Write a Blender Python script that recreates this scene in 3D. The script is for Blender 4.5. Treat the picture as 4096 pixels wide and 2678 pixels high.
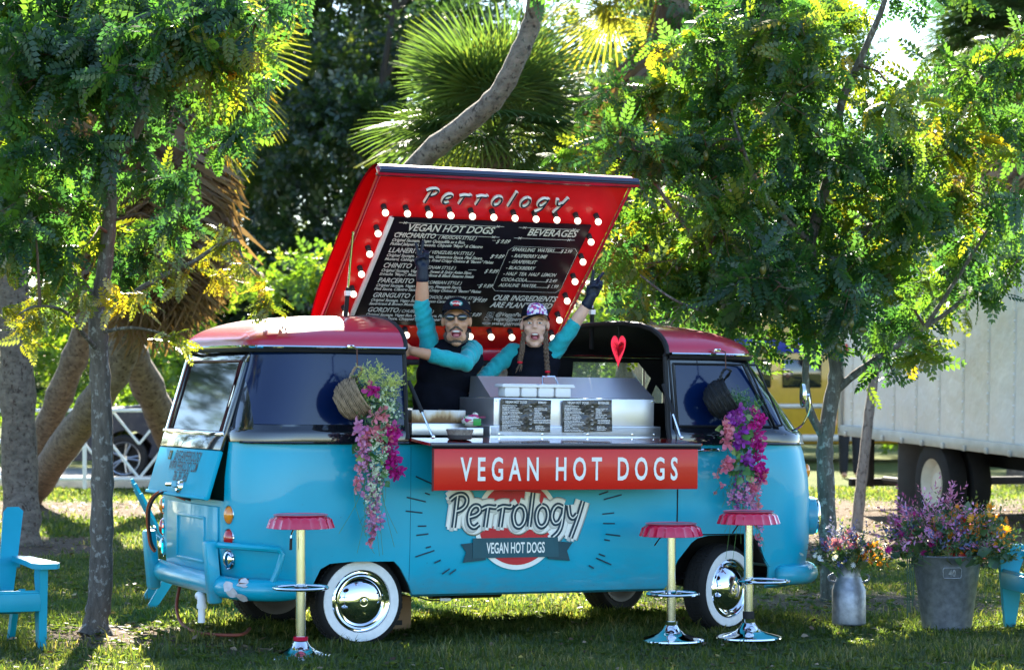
import bpy, bmesh, math, random
import numpy as np
from mathutils import Vector, Matrix, Quaternion
R = math.radians
random.seed(7)
rng = np.random.default_rng(11)
scene = bpy.context.scene
col = scene.collection
for o in list(bpy.data.objects):
    bpy.data.objects.remove(o)

# ------------------------------------------------------------------ camera
EYE = 1.52
cam_data = bpy.data.cameras.new('camera')
cam_data.sensor_width = 36.0
cam_data.lens = 92.3
cam_data.shift_y = 0.0393
cam_data.clip_start = 0.1
cam_data.clip_end = 2000
cam_data.dof.use_dof = True
cam_data.dof.focus_distance = 15.2
cam_data.dof.aperture_fstop = 4.5
cam = bpy.data.objects.new('camera', cam_data)
cam.location = (0, 0, EYE)
cam.rotation_euler = (R(90), 0, 0)
col.objects.link(cam)
scene.camera = cam

# ------------------------------------------------------------------ sky and sun
SUN_EL, SUN_AZ = R(33), R(-4)          # azimuth from +Y towards +X
world = bpy.data.worlds.new('World')
scene.world = world
world.use_nodes = True
wn = world.node_tree
wn.nodes.clear()
sky = wn.nodes.new('ShaderNodeTexSky')
sky.sky_type = 'NISHITA'
sky.sun_disc = False
sky.sun_elevation = SUN_EL
sky.sun_rotation = SUN_AZ
sky.air_density = 1.0
sky.dust_density = 0.2
sky.ozone_density = 3.0
bg = wn.nodes.new('ShaderNodeBackground')
bg.inputs[1].default_value = 0.078
wo = wn.nodes.new('ShaderNodeOutputWorld')
wn.links.new(sky.outputs[0], bg.inputs[0])
wn.links.new(bg.outputs[0], wo.inputs[0])
sun_data = bpy.data.lights.new('sun', 'SUN')
sun_data.energy = 5.0
sun_data.angle = R(0.5)
sun_data.color = (1.0, 0.92, 0.76)
sun = bpy.data.objects.new('sun', sun_data)
sd = Vector((math.sin(SUN_AZ) * math.cos(SUN_EL), math.cos(SUN_AZ) * math.cos(SUN_EL), math.sin(SUN_EL)))
sun.rotation_euler = sd.to_track_quat('Z', 'Y').to_euler()
sun.location = (0, 30, 30)
col.objects.link(sun)

# ------------------------------------------------------------------ exposure and render
vs = scene.view_settings
vs.view_transform = 'Standard'
vs.look = 'None'
vs.exposure = 2.85
vs.gamma = 1.0
vs.use_curve_mapping = False
scene.cycles.use_denoising = True
scene.cycles.max_bounces = 8
scene.cycles.diffuse_bounces = 3
scene.cycles.glossy_bounces = 4
scene.cycles.transmission_bounces = 6
scene.cycles.transparent_max_bounces = 8
scene.cycles.caustics_reflective = False
scene.cycles.caustics_refractive = False
scene.cycles.sample_clamp_indirect = 6.0

# ------------------------------------------------------------------ materials
MATS = {}
def _nt(name):
    m = bpy.data.materials.new(name)
    m.use_nodes = True
    nt = m.node_tree
    return m, nt, nt.nodes['Principled BSDF']
def ramp(nt, stops):
    r = nt.nodes.new('ShaderNodeValToRGB')
    el = r.color_ramp.elements
    while len(el) > 1:
        el.remove(el[-1])
    el[0].position = stops[0][0]; el[0].color = (*stops[0][1], 1)
    for p, c in stops[1:]:
        e = el.new(p); e.color = (*c, 1)
    return r
def coord(nt, scale=(1, 1, 1)):
    tc = nt.nodes.new('ShaderNodeTexCoord')
    mp = nt.nodes.new('ShaderNodeMapping')
    mp.inputs['Scale'].default_value = scale
    nt.links.new(tc.outputs['Object'], mp.inputs['Vector'])
    return mp
def noise(nt, vec, scale, detail=4, rough=0.55):
    n = nt.nodes.new('ShaderNodeTexNoise')
    n.inputs['Scale'].default_value = scale
    n.inputs['Detail'].default_value = detail
    n.inputs['Roughness'].default_value = rough
    if vec is not None:
        nt.links.new(vec.outputs[0], n.inputs['Vector'])
    return n
def bump(nt, b, src, strength, dist):
    k = nt.nodes.new('ShaderNodeBump')
    k.inputs['Strength'].default_value = strength
    k.inputs['Distance'].default_value = dist
    nt.links.new(src, k.inputs['Height'])
    nt.links.new(k.outputs[0], b.inputs['Normal'])
def mat(name, c, rough=0.5, metal=0.0, coat=0.0, var=0.12, vscale=6.0, bmp=0.0, bscale=60.0, bdist=0.004,
        stretch=(1, 1, 1), emit=None, es=0.0, rvar=0.0, spec=None, sheen=0.0, crough=0.03):
    """one plain surface: colour with a little uneven wear, optional fine relief"""
    if name in MATS:
        return MATS[name]
    m, nt, b = _nt(name)
    mp = coord(nt, stretch)
    n = noise(nt, mp, vscale, 5)
    lo = tuple(max(0, x * (1 - var)) for x in c); hi = tuple(min(1, x * (1 + var)) for x in c)
    r = ramp(nt, [(0.3, lo), (0.7, hi)])
    nt.links.new(n.outputs[0], r.inputs[0])
    nt.links.new(r.outputs[0], b.inputs['Base Color'])
    b.inputs['Roughness'].default_value = rough
    b.inputs['Metallic'].default_value = metal
    b.inputs['Coat Weight'].default_value = coat
    b.inputs['Coat Roughness'].default_value = crough
    if spec is None and metal < .3 and coat == 0:
        spec = .28
    if spec is not None:
        b.inputs['Specular IOR Level'].default_value = spec
    if sheen:
        b.inputs['Sheen Weight'].default_value = sheen
    if rvar:
        mr = nt.nodes.new('ShaderNodeMapRange')
        mr.inputs['To Min'].default_value = max(0, rough - rvar); mr.inputs['To Max'].default_value = rough + rvar
        n3 = noise(nt, mp, vscale * 2.3, 6)
        nt.links.new(n3.outputs[0], mr.inputs['Value'])
        nt.links.new(mr.outputs[0], b.inputs['Roughness'])
    if bmp:
        n2 = noise(nt, mp, bscale, 4)
        bump(nt, b, n2.outputs[0], bmp, bdist)
    if emit:
        b.inputs['Emission Color'].default_value = (*emit, 1)
        b.inputs['Emission Strength'].default_value = es
    MATS[name] = m
    return m
def leaf_mat(name, stops, trans=0.5, gloss=0.07, tcol=1.5):
    """leaf blade: diffuse front, light passing through, a waxy shine; colour varies leaf by leaf"""
    if name in MATS:
        return MATS[name]
    m = bpy.data.materials.new(name); m.use_nodes = True
    nt = m.node_tree; nt.nodes.clear()
    at_ = nt.nodes.new('ShaderNodeAttribute'); at_.attribute_name = 'rnd'
    r = ramp(nt, stops)
    nt.links.new(at_.outputs['Fac'], r.inputs[0])
    d = nt.nodes.new('ShaderNodeBsdfDiffuse')
    t = nt.nodes.new('ShaderNodeBsdfTranslucent')
    g = nt.nodes.new('ShaderNodeBsdfGlossy'); g.inputs['Roughness'].default_value = 0.38
    mul = nt.nodes.new('ShaderNodeVectorMath'); mul.operation = 'MULTIPLY'
    mul.inputs[1].default_value = (tcol * 1.05, tcol, tcol * 0.45)
    nt.links.new(r.outputs[0], mul.inputs[0])
    nt.links.new(r.outputs[0], d.inputs[0])
    nt.links.new(mul.outputs[0], t.inputs[0])
    mx = nt.nodes.new('ShaderNodeMixShader'); mx.inputs[0].default_value = trans
    nt.links.new(d.outputs[0], mx.inputs[1]); nt.links.new(t.outputs[0], mx.inputs[2])
    m2 = nt.nodes.new('ShaderNodeMixShader'); m2.inputs[0].default_value = gloss
    nt.links.new(mx.outputs[0], m2.inputs[1]); nt.links.new(g.outputs[0], m2.inputs[2])
    out = nt.nodes.new('ShaderNodeOutputMaterial')
    nt.links.new(m2.outputs[0], out.inputs[0])
    MATS[name] = m
    return m
def bark_mat(name, dark, light, sx=14, sz=3, patch=None):
    if name in MATS:
        return MATS[name]
    m, nt, b = _nt(name)
    mp = coord(nt, (sx, sx, sz))
    n = noise(nt, mp, 2.2, 8, 0.7)
    r = ramp(nt, [(0.3, dark), (0.72, light)])
    nt.links.new(n.outputs[0], r.inputs[0])
    last = r.outputs[0]
    if patch:
        n2 = noise(nt, coord(nt, (9, 9, 7)), 3.0, 6, 0.65)
        r2 = ramp(nt, [(0.55, (0, 0, 0)), (0.63, (1, 1, 1))])
        nt.links.new(n2.outputs[0], r2.inputs[0])
        mx = nt.nodes.new('ShaderNodeMix'); mx.data_type = 'RGBA'
        nt.links.new(r2.outputs[0], mx.inputs[0])
        nt.links.new(last, mx.inputs[6]); mx.inputs[7].default_value = (*patch, 1)
        last = mx.outputs[2]
    nt.links.new(last, b.inputs['Base Color'])
    b.inputs['Roughness'].default_value = 0.9
    bump(nt, b, n.outputs[0], 0.9, 0.02)
    MATS[name] = m
    return m
def glass_mat(name, c=(0.8, 0.85, 0.85), rough=0.02, mix=0.75):
    """thin window pane: mostly clear, some mirror, faint dust"""
    if name in MATS:
        return MATS[name]
    m = bpy.data.materials.new(name); m.use_nodes = True
    nt = m.node_tree; nt.nodes.clear()
    t = nt.nodes.new('ShaderNodeBsdfTransparent'); t.inputs[0].default_value = (*c, 1)
    g = nt.nodes.new('ShaderNodeBsdfGlossy'); g.inputs['Roughness'].default_value = rough
    d = nt.nodes.new('ShaderNodeBsdfDiffuse'); d.inputs[0].default_value = (0.5, 0.55, 0.55, 1)
    f = nt.nodes.new('ShaderNodeFresnel'); f.inputs[0].default_value = 1.5
    a = nt.nodes.new('ShaderNodeMixShader')
    nt.links.new(f.outputs[0], a.inputs[0]); nt.links.new(t.outputs[0], a.inputs[1]); nt.links.new(g.outputs[0], a.inputs[2])
    b = nt.nodes.new('ShaderNodeMixShader'); b.inputs[0].default_value = 1 - mix
    nt.links.new(a.outputs[0], b.inputs[1]); nt.links.new(d.outputs[0], b.inputs[2])
    out = nt.nodes.new('ShaderNodeOutputMaterial'); nt.links.new(b.outputs[0], out.inputs[0])
    MATS[name] = m
    return m

# ------------------------------------------------------------------ builders
def add(o, parent=None):
    col.objects.link(o)
    if parent is not None:
        o.parent = parent
    return o
def tag(o, label=None, cat=None, group=None, kind=None):
    if label: o['label'] = label
    if cat: o['category'] = cat
    if group: o['group'] = group
    if kind: o['kind'] = kind
    return o
def empty(name, loc=(0, 0, 0), rot=(0, 0, 0), parent=None):
    o = bpy.data.objects.new(name, None)
    o.location = loc; o.rotation_euler = rot; o.empty_display_size = 0.1
    return add(o, parent)
def mesh_np(name, V, Fq, m, parent=None, rnd=None, smooth=False):
    """big mesh straight from arrays; Fq is (n,3) or (n,4)"""
    V = np.asarray(V, dtype=np.float32); Fq = np.asarray(Fq, dtype=np.int32)
    me = bpy.data.meshes.new(name)
    k = Fq.shape[1]
    me.vertices.add(len(V)); me.loops.add(Fq.size); me.polygons.add(len(Fq))
    me.vertices.foreach_set('co', V.ravel())
    me.loops.foreach_set('vertex_index', Fq.ravel())
    me.polygons.foreach_set('loop_start', np.arange(0, Fq.size, k, dtype=np.int32))
    if rnd is not None:
        a = me.attributes.new('rnd', 'FLOAT', 'POINT')
        a.data.foreach_set('value', np.asarray(rnd, dtype=np.float32))
    me.update(calc_edges=True)
    if smooth:
        me.polygons.foreach_set('use_smooth', np.ones(len(Fq), dtype=bool))
    me.materials.append(m)
    return add(bpy.data.objects.new(name, me), parent)
def frame_of(d, up=Vector((0, 0, 1))):
    d = d.normalized()
    s = d.cross(up)
    if s.length < 1e-4:
        s = d.cross(Vector((1, 0, 0)))
    s.normalize()
    return s, s.cross(d).normalized()
class MB:
    """collects shapes for ONE mesh object"""
    def __init__(self):
        self.v = []; self.f = []; self.mi = []
    def _q(self, vs_, fs, mi=0):
        b = len(self.v)
        self.v += [tuple(p) for p in vs_]
        self.f += [tuple(i + b for i in f) for f in fs]
        self.mi += [mi] * len(fs)
        return self
    def box(self, c, s, mi=0, rot=None, bev=0.0):
        hx, hy, hz = s[0] / 2, s[1] / 2, s[2] / 2
        if bev:
            bm = bmesh.new(); bmesh.ops.create_cube(bm, size=1)
            for q in bm.verts: q.co = Vector((q.co.x * s[0], q.co.y * s[1], q.co.z * s[2]))
            bmesh.ops.bevel(bm, geom=list(bm.edges), offset=bev, segments=2, affect='EDGES', profile=0.5)
            bm.verts.index_update()
            pts = [q.co.copy() for q in bm.verts]; fs = [[q.index for q in f.verts] for f in bm.faces]
            bm.free()
        else:
            pts = [Vector((x, y, z)) for x in (-hx, hx) for y in (-hy, hy) for z in (-hz, hz)]
            fs = [(0, 1, 3, 2), (4, 6, 7, 5), (0, 4, 5, 1), (2, 3, 7, 6), (0, 2, 6, 4), (1, 5, 7, 3)]
        if rot is not None:
            M = rot if isinstance(rot, Matrix) else Matrix.Rotation(rot, 3, 'Z')
            pts = [M @ p for p in pts]
        c = Vector(c)
        return self._q([p + c for p in pts], fs, mi)
    def tube(self, path, rad, n=8, mi=0, caps=True, flat=1.0):
        path = [Vector(p) for p in path]
        if not isinstance(rad, (list, tuple)):
            rad = [rad] * len(path)
        rings = []; s0 = None
        for i, p in enumerate(path):
            d = (path[min(i + 1, len(path) - 1)] - path[max(i - 1, 0)])
            if d.length < 1e-9: d = Vector((0, 0, 1))
            d.normalize()
            if s0 is None:
                s, t = frame_of(d)
            else:
                s = (s0 - d * s0.dot(d))
                if s.length < 1e-5: s, t = frame_of(d)
                s.normalize(); t = s.cross(d).normalized()
            s0 = s
            rings.append([p + (s * math.cos(2 * math.pi * k / n) + t * math.sin(2 * math.pi * k / n) * flat) * rad[i] for k in range(n)])
        vs_ = [q for r_ in rings for q in r_]; fs = []
        for i in range(len(path) - 1):
            for k in range(n):
                a = i * n + k; b = i * n + (k + 1) % n
                fs.append((a, b, b + n, a + n))
        if caps:
            fs.append(tuple(range(n - 1, -1, -1)))
            fs.append(tuple((len(path) - 1) * n + k for k in range(n)))
        return self._q(vs_, fs, mi)
    def lathe(self, prof, n=24, c=(0, 0, 0), axis='Z', mi=0, wob=None):
        """prof: (radius, height) pairs"""
        c = Vector(c); vs_ = []; fs = []
        for j, (r_, h) in enumerate(prof):
            for k in range(n):
                a = 2 * math.pi * k / n
                rr = r_ if wob is None else r_ * wob(a, j)
                x, y = rr * math.cos(a), rr * math.sin(a)
                p = Vector((x, y, h))
                if axis == 'Y': p = Vector((x, -h, y))
                if axis == 'X': p = Vector((h, x, y))
                vs_.append(c + p)
        for j in range(len(prof) - 1):
            for k in range(n):
                a = j * n + k; b = j * n + (k + 1) % n
                fs.append((a, b, b + n, a + n))
        return self._q(vs_, fs, mi)
    def prism(self, poly, a, b, axis='Y', mi=0):
        """extrude a 2-D outline between a and b along an axis"""
        def P(x, y, t):
            return {'Y': (x, t, y), 'X': (t, x, y), 'Z': (x, y, t)}[axis]
        n = len(poly)
        vs_ = [P(x, y, a) for x, y in poly] + [P(x, y, b) for x, y in poly]
        fs = [tuple(range(n)), tuple(range(2 * n - 1, n - 1, -1))]
        fs += [(i, i + n, (i + 1) % n + n, (i + 1) % n) for i in range(n)]
        return self._q(vs_, fs, mi)
    def ell(self, c, r_, n=16, m=10, mi=0, rot=None):
        c = Vector(c); vs_ = []; fs = []
        if not isinstance(r_, (tuple, list)): r_ = (r_, r_, r_)
        for j in range(m + 1):
            ph = math.pi * j / m
            for k in range(n):
                a = 2 * math.pi * k / n
                p = Vector((math.sin(ph) * math.cos(a) * r_[0], math.sin(ph) * math.sin(a) * r_[1], math.cos(ph) * r_[2]))
                if rot is not None: p = rot @ p
                vs_.append(c + p)
        for j in range(m):
            for k in range(n):
                a = j * n + k; b = j * n + (k + 1) % n
                fs.append((a, a + n, b + n, b))
        return self._q(vs_, fs, mi)
    def build(self, name, mats, parent=None, smooth=40, loc=None, rot=None, merge=True):
        me = bpy.data.meshes.new(name)
        me.from_pydata(self.v, [], self.f)
        if not isinstance(mats, (list, tuple)): mats = [mats]
        for m in mats: me.materials.append(m)
        if len(mats) > 1:
            me.polygons.foreach_set('material_index', self.mi)
        bm = bmesh.new(); bm.from_mesh(me)
        if merge: bmesh.ops.remove_doubles(bm, verts=bm.verts, dist=1e-5)
        bmesh.ops.recalc_face_normals(bm, faces=bm.faces)
        bm.to_mesh(me); bm.free()
        if smooth:
            me.polygons.foreach_set('use_smooth', [True] * len(me.polygons))
            me.set_sharp_from_angle(angle=R(smooth))
        me.update()
        o = bpy.data.objects.new(name, me)
        if loc is not None: o.location = loc
        if rot is not None: o.rotation_euler = rot
        return add(o, parent)
def apply_mods(o):
    """bake an object's modifiers into its mesh"""
    dg = bpy.context.evaluated_depsgraph_get()
    dg.update()
    me = bpy.data.meshes.new_from_object(o.evaluated_get(dg))
    o.modifiers.clear()
    old = o.data; o.data = me
    bpy.data.meshes.remove(old)
    me.name = o.name
    return o
def boolean_cut(o, cutters):
    cs = []
    for mb in cutters:
        c = mb.build('cutter', MATS['_tmp'], None, smooth=0)
        c.matrix_world = o.matrix_world.copy() if False else Matrix.Identity(4)
        md = o.modifiers.new('cut', 'BOOLEAN'); md.operation = 'DIFFERENCE'; md.solver = 'EXACT'; md.object = c
        cs.append(c)
    apply_mods(o)
    for c in cs:
        me = c.data; bpy.data.objects.remove(c); bpy.data.meshes.remove(me)
    return o
mat('_tmp', (0.5, 0.5, 0.5))
def sharp(o, ang=35):
    me = o.data
    me.polygons.foreach_set('use_smooth', [True] * len(me.polygons))
    me.set_sharp_from_angle(angle=R(ang))
    return o
def text(name, s, size, m, parent, loc, rot, sx=1.0, shear=0.0, spacing=1.0, offset=0.0, align='LEFT', extrude=0.0, line=1.0):
    cu = bpy.data.curves.new(name, 'FONT')
    cu.body = s; cu.size = size; cu.shear = shear; cu.space_character = spacing; cu.offset = offset
    cu.align_x = align; cu.extrude = extrude; cu.space_line = line; cu.resolution_u = 3
    cu.materials.append(m)
    o = bpy.data.objects.new(name, cu)
    o.location = loc; o.rotation_euler = rot; o.scale = (sx, 1, 1)
    return add(o, parent)
def strokes(name, lines, depth, m, parent, loc, rot, scale=(1, 1, 1), cyclic=()):
    cu = bpy.data.curves.new(name, 'CURVE'); cu.dimensions = '3D'
    cu.bevel_depth = depth; cu.bevel_resolution = 2; cu.use_fill_caps = True
    for i, pts in enumerate(lines):
        sp = cu.splines.new('POLY'); sp.points.add(len(pts) - 1)
        for q, p in zip(sp.points, pts):
            q.co = (p[0], p[1], p[2] if len(p) > 2 else 0, 1)
        sp.use_cyclic_u = i in cyclic
    cu.materials.append(m)
    o = bpy.data.objects.new(name, cu); o.location = loc; o.rotation_euler = rot; o.scale = scale
    return add(o, parent)
def smooth_line(pts, n=6):
    """Catmull-Rom through the given points"""
    P = [Vector(p) for p in pts]
    if len(P) < 3: return P
    out = []
    for i in range(len(P) - 1):
        p0 = P[max(i - 1, 0)]; p1 = P[i]; p2 = P[i + 1]; p3 = P[min(i + 2, len(P) - 1)]
        for k in range(n):
            t = k / n
            out.append(0.5 * ((2 * p1) + (p2 - p0) * t + (2 * p0 - 5 * p1 + 4 * p2 - p3) * t * t + (3 * p1 - p0 - 3 * p2 + p3) * t ** 3))
    out.append(P[-1])
    return out
FPX = 10500.0
def at(px, py, Y):
    """place in the world seen at (px, py) of the photograph at distance Y (for laying the site out)"""
    return Vector(((px - 2048) / FPX * Y, Y, EYE + (1500 - py) / FPX * Y))
def onground(px, py):
    Y = EYE * FPX / (py - 1500)
    return Vector(((px - 2048) / FPX * Y, Y, 0))
# ------------------------------------------------------------------ ground
def sstep(a, b, x):
    t = np.clip((x - a) / (b - a), 0, 1); return t * t * (3 - 2 * t)
def vnoise(x, y, s, seed=0):
    """cheap smooth noise, 0..1"""
    x = x * s + seed * 17.3; y = y * s + seed * 9.1
    return 0.5 + 0.25 * (np.sin(x * 1.7 + 1.3 * np.sin(y * 1.1 + seed)) + np.sin(y * 1.9 + 1.7 * np.sin(x * 0.8 - seed)))
def ground_z(x, y):
    z = 0.012 * np.sin(x * 1.3 + y * 0.7) + 0.01 * np.sin(x * 2.9 - y * 2.1 + 1)
    z = z - 0.03 * sstep(0.2, 1.5, x) * (1 - sstep(17, 20, y))
    return z - 0.02
def dirt_amount(x, y):
    """bare soil and mulch: 1 = no grass"""
    d = np.zeros_like(x)
    def blob(cx, cy, rx, ry, k=1.0):
        q = ((x - cx) / rx) ** 2 + ((y - cy) / ry) ** 2
        n = vnoise(x, y, 2.3, 2) * 0.6 + vnoise(x, y, 6.1, 5) * 0.4
        return k * (1 - sstep(0.45, 1.25, q + (n - 0.5) * 1.3))
    for b in ((-2.35, 15.35, 0.55, 0.75, 1), (-4.6, 23.6, 1.2, 1.6, 1), (-5.6, 30, 3.0, 2.2, 1), (-1.9, 14.6, 0.7, 0.4, .7), (2.3, 17.9, 1.4, 1.1, .9),
              (3.9, 24.5, 3.4, 3.6, 1), (6, 29, 5, 4, 1), (0.5, 13.2, 1.0, 0.18, .6), (1.7, 13.4, 0.6, 0.14, .7), (-0.9, 13.0, 0.5, 0.2, .5),
              (2.6, 13.25, 0.5, 0.1, .5), (-2.2, 13.9, 0.5, 0.3, .5), (2.35, 14.1, .45, .12, .55)):
        d = np.maximum(d, blob(*b))
    return d
gx = np.concatenate([np.array([-900, -400, -150, -70, -35, -20]), np.arange(-12, 12.01, 0.1), np.array([20, 35, 70, 150, 400, 900])])
gy = np.concatenate([np.array([-900, -400, -150, -60, -20, 0, 6, 10]), np.arange(12, 40.01, 0.1), np.array([45, 55, 70, 100, 160, 300, 600, 1200])])
GX, GY = np.meshgrid(gx, gy)
near = (np.abs(GX) < 12.1) & (GY > 11.9) & (GY < 40.1)
GZ = np.where(near, ground_z(GX, GY), -0.02)
GD = np.where(near, dirt_amount(GX, GY), 0.0)
nxg, nyg = len(gx), len(gy)
idx = np.arange(nxg * nyg).reshape(nyg, nxg)
gq = np.stack([idx[:-1, :-1], idx[:-1, 1:], idx[1:, 1:], idx[1:, :-1]], -1).reshape(-1, 4)
m, nt, b = _nt('ground soil')
at_ = nt.nodes.new('ShaderNodeAttribute'); at_.attribute_name = 'rnd'
mp = coord(nt)
n1 = noise(nt, mp, 3.0, 6, 0.65); n2 = noise(nt, mp, 38.0, 5, 0.7)
turf = ramp(nt, [(0.3, (0.055, 0.075, 0.020)), (0.55, (0.095, 0.115, 0.030)), (0.75, (0.16, 0.16, 0.05))])
soil = ramp(nt, [(0.3, (0.05, 0.034, 0.024)), (0.55, (0.13, 0.095, 0.068)), (0.75, (0.25, 0.20, 0.15))])
nt.links.new(n1.outputs[0], turf.inputs[0]); nt.links.new(n2.outputs[0], soil.inputs[0])
mx = nt.nodes.new('ShaderNodeMix'); mx.data_type = 'RGBA'
nt.links.new(at_.outputs['Fac'], mx.inputs[0]); nt.links.new(turf.outputs[0], mx.inputs[6]); nt.links.new(soil.outputs[0], mx.inputs[7])
nt.links.new(mx.outputs[2], b.inputs['Base Color']); b.inputs['Roughness'].default_value = 1.0
b.inputs['Specular IOR Level'].default_value = 0.1
bump(nt, b, n2.outputs[0], 0.8, 0.03)
ground = mesh_np('ground', np.stack([GX, GY, GZ], -1).reshape(-1, 3), gq, m, None, GD.ravel(), True)
tag(ground, kind='structure')

# asphalt lane behind the fence
road = MB(); road.box((-38, 39.5, 0.0), (74, 7, 0.02))
tag(road.build('road', mat('asphalt', (0.22, 0.21, 0.20), 0.9, bmp=0.5), None), kind='structure')
curb = MB(); curb.box((-11, 35.9, 0.06), (22, 0.18, 0.16), bev=0.015)
tag(curb.build('curb', mat('concrete', (0.42, 0.40, 0.36), 0.9, bmp=0.5, var=.2), None), kind='structure')

# ------------------------------------------------------------------ grass
def grass_patch(n, x0, x1, y0, y1, h, w, keep):
    """curved two-segment blades; x spread grows with distance as the view does"""
    y = y0 + (y1 - y0) * rng.random(n)
    x = (x0 + (x1 - x0) * rng.random(n)) * (y / y0)
    ok = rng.random(n) < keep(x, y)
    x, y = x[ok], y[ok]; n = len(x)
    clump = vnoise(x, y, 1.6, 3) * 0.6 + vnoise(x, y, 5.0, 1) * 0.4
    z = ground_z(x, y) - 0.004
    hh = h * (0.45 + 0.9 * rng.random(n)) * (0.65 + 0.7 * clump)
    a = rng.random(n) * 6.283; lean = hh * (0.2 + 0.75 * rng.random(n))
    ww = w * (0.6 + 0.8 * rng.random(n)); b_ = a + 1.57 + rng.normal(0, .4, n)
    dx, dy = np.cos(a), np.sin(a); sx, sy = np.cos(b_) * ww / 2, np.sin(b_) * ww / 2
    V = np.empty((n, 5, 3), np.float32)
    V[:, 0] = np.stack([x - sx, y - sy, z], -1); V[:, 1] = np.stack([x + sx, y + sy, z], -1)
    mx_, my_, mz_ = x + dx * lean * .35, y + dy * lean * .35, z + hh * .6
    V[:, 2] = np.stack([mx_ + sx * .8, my_ + sy * .8, mz_], -1); V[:, 3] = np.stack([mx_ - sx * .8, my_ - sy * .8, mz_], -1)
    V[:, 4] = np.stack([x + dx * lean, y + dy * lean, z + hh * (0.95 - .35 * rng.random(n))], -1)
    base = np.arange(n)[:, None] * 5
    T = np.concatenate([base + np.array([[0, 1, 2]]), base + np.array([[0, 2, 3]]), base + np.array([[3, 2, 4]])], 0)
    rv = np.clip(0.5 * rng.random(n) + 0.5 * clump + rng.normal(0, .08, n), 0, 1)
    return V.reshape(-1, 3), T, np.repeat(rv, 5)
keep = lambda x, y: np.clip(1.0 - 1.05 * dirt_amount(x, y), 0.03, 1) * (0.55 + 0.45 * vnoise(x, y, 2.8, 4))
tuft = lambda x, y: keep(x, y) * (vnoise(x, y, 4.2, 8) > .62)
G = [grass_patch(240000, -3.5, 3.5, 12.6, 17.5, 0.046, 0.0065, keep), grass_patch(70000, -3.5, 3.5, 12.6, 17.5, 0.085, 0.0075, tuft),
     grass_patch(140000, -4.8, 4.8, 17.5, 25, 0.045, 0.010, keep),
     grass_patch(90000, -6.6, 6.6, 25, 36, 0.055, 0.018, keep)]
gv, gt, gr_, off = [], [], [], 0
for V, T, rv in G:
    gv.append(V); gt.append(T + off); gr_.append(rv); off += len(V)
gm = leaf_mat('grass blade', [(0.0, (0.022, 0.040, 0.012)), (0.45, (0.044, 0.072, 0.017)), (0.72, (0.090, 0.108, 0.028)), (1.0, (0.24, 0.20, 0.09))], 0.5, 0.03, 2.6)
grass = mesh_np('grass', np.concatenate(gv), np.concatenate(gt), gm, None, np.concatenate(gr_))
tag(grass, 'short patchy lawn grass, part in shade and part sunlit', 'grass', kind='stuff')
# fallen leaves and twigs on the bare soil
def litter(n):
    y = 13 + 20 * rng.random(n); x = (rng.random(n) - .5) * 0.44 * y
    ok = rng.random(n) < 0.10 + dirt_amount(x, y) * 0.9
    x, y = x[ok], y[ok]; n = len(x); z = ground_z(x, y) + 0.006 + .025 * rng.random(n)
    a = rng.random(n) * 6.28; s = 0.012 + 0.02 * rng.random(n); t = rng.normal(0, .3, n)
    V = np.stack([np.stack([x + s * np.cos(a + q) * k, y + s * np.sin(a + q) * k, z + t * s * e], -1) for q, k, e in ((0, 1, .5), (1.57, .4, -.3), (3.14, 1, -.5), (4.71, .4, .4))], 1)
    return V.reshape(-1, 3), np.arange(n * 4).reshape(-1, 4), np.repeat(rng.random(n), 4)
V, T, rv = litter(26000)
tag(mesh_np('leaf_litter', V, T, leaf_mat('dead leaf', [(0, (.05, .03, .02)), (.5, (.13, .085, .05)), (.85, (.30, .23, .15)), (1, (.45, .34, .06))], .2, .03, 1.1), None, rv),
    'brown fallen leaves and mulch chips scattered on bare soil', 'leaf litter', kind='stuff')
# ------------------------------------------------------------------ trees
def pinnate(pairs=6, fold=0.2):
    """one feather leaf, rachis along +x, unit length"""
    V = []; Q = []
    def quad(p, d, l, w, up):
        s = np.cross(up, d); s /= np.linalg.norm(s) + 1e-9
        b_ = len(V)
        mid = p + d * l * .5
        V.extend([p, mid + s * w + up * fold * w, p + d * l - up * l * .10, mid - s * w + up * fold * w])
        Q.append((b_, b_ + 1, b_ + 2, b_ + 3))
    up = np.array([0, 0, 1.0])
    for i in range(pairs):
        t = .14 + .80 * i / (pairs - 1); z = -.22 * t * t
        l = .25 * math.sin(math.pi * (.22 + .66 * t)) + .05
        for s in (-1, 1):
            a = R(70 - 24 * t) * s
            quad(np.array([t, 0, z]), np.array([math.cos(a), math.sin(a), -.18]), l, l * .30, up)
    quad(np.array([.94, 0, -.19]), np.array([1, 0, -.35]), .18, .045, up)
    b_ = len(V)                                 # the rachis itself
    V.extend([np.array([0, -.008, 0]), np.array([0, .008, 0]), np.array([.96, .004, -.205]), np.array([.96, -.004, -.205])])
    Q.append((b_, b_ + 1, b_ + 2, b_ + 3))
    return np.array(V), np.array(Q)
def simple_leaf():
    V = np.array([(0, 0, 0), (.45, .24, .06), (1, 0, -.14), (.45, -.24, .06)]); return V, np.array([(0, 1, 2, 3)])
def spray():
    """a short twig end with seven plain leaves"""
    V = []; Q = []
    for k in range(7):
        t = k / 7; a = (k % 2 * 2 - 1) * R(58 - 20 * t) if k < 6 else 0
        d = np.array([math.cos(a), math.sin(a), -.25 + .3 * math.sin(k * 2.3)]); s = np.array([-math.sin(a), math.cos(a), .3 * math.cos(k * 1.7)])
        p = np.array([t * .75, 0, -.12 * t]); l = .34; b_ = len(V)
        V.extend([p, p + d * l * .5 + s * .10, p + d * l, p + d * l * .5 - s * .10]); Q.append((b_, b_ + 1, b_ + 2, b_ + 3))
    return np.array(V), np.array(Q)
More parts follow.
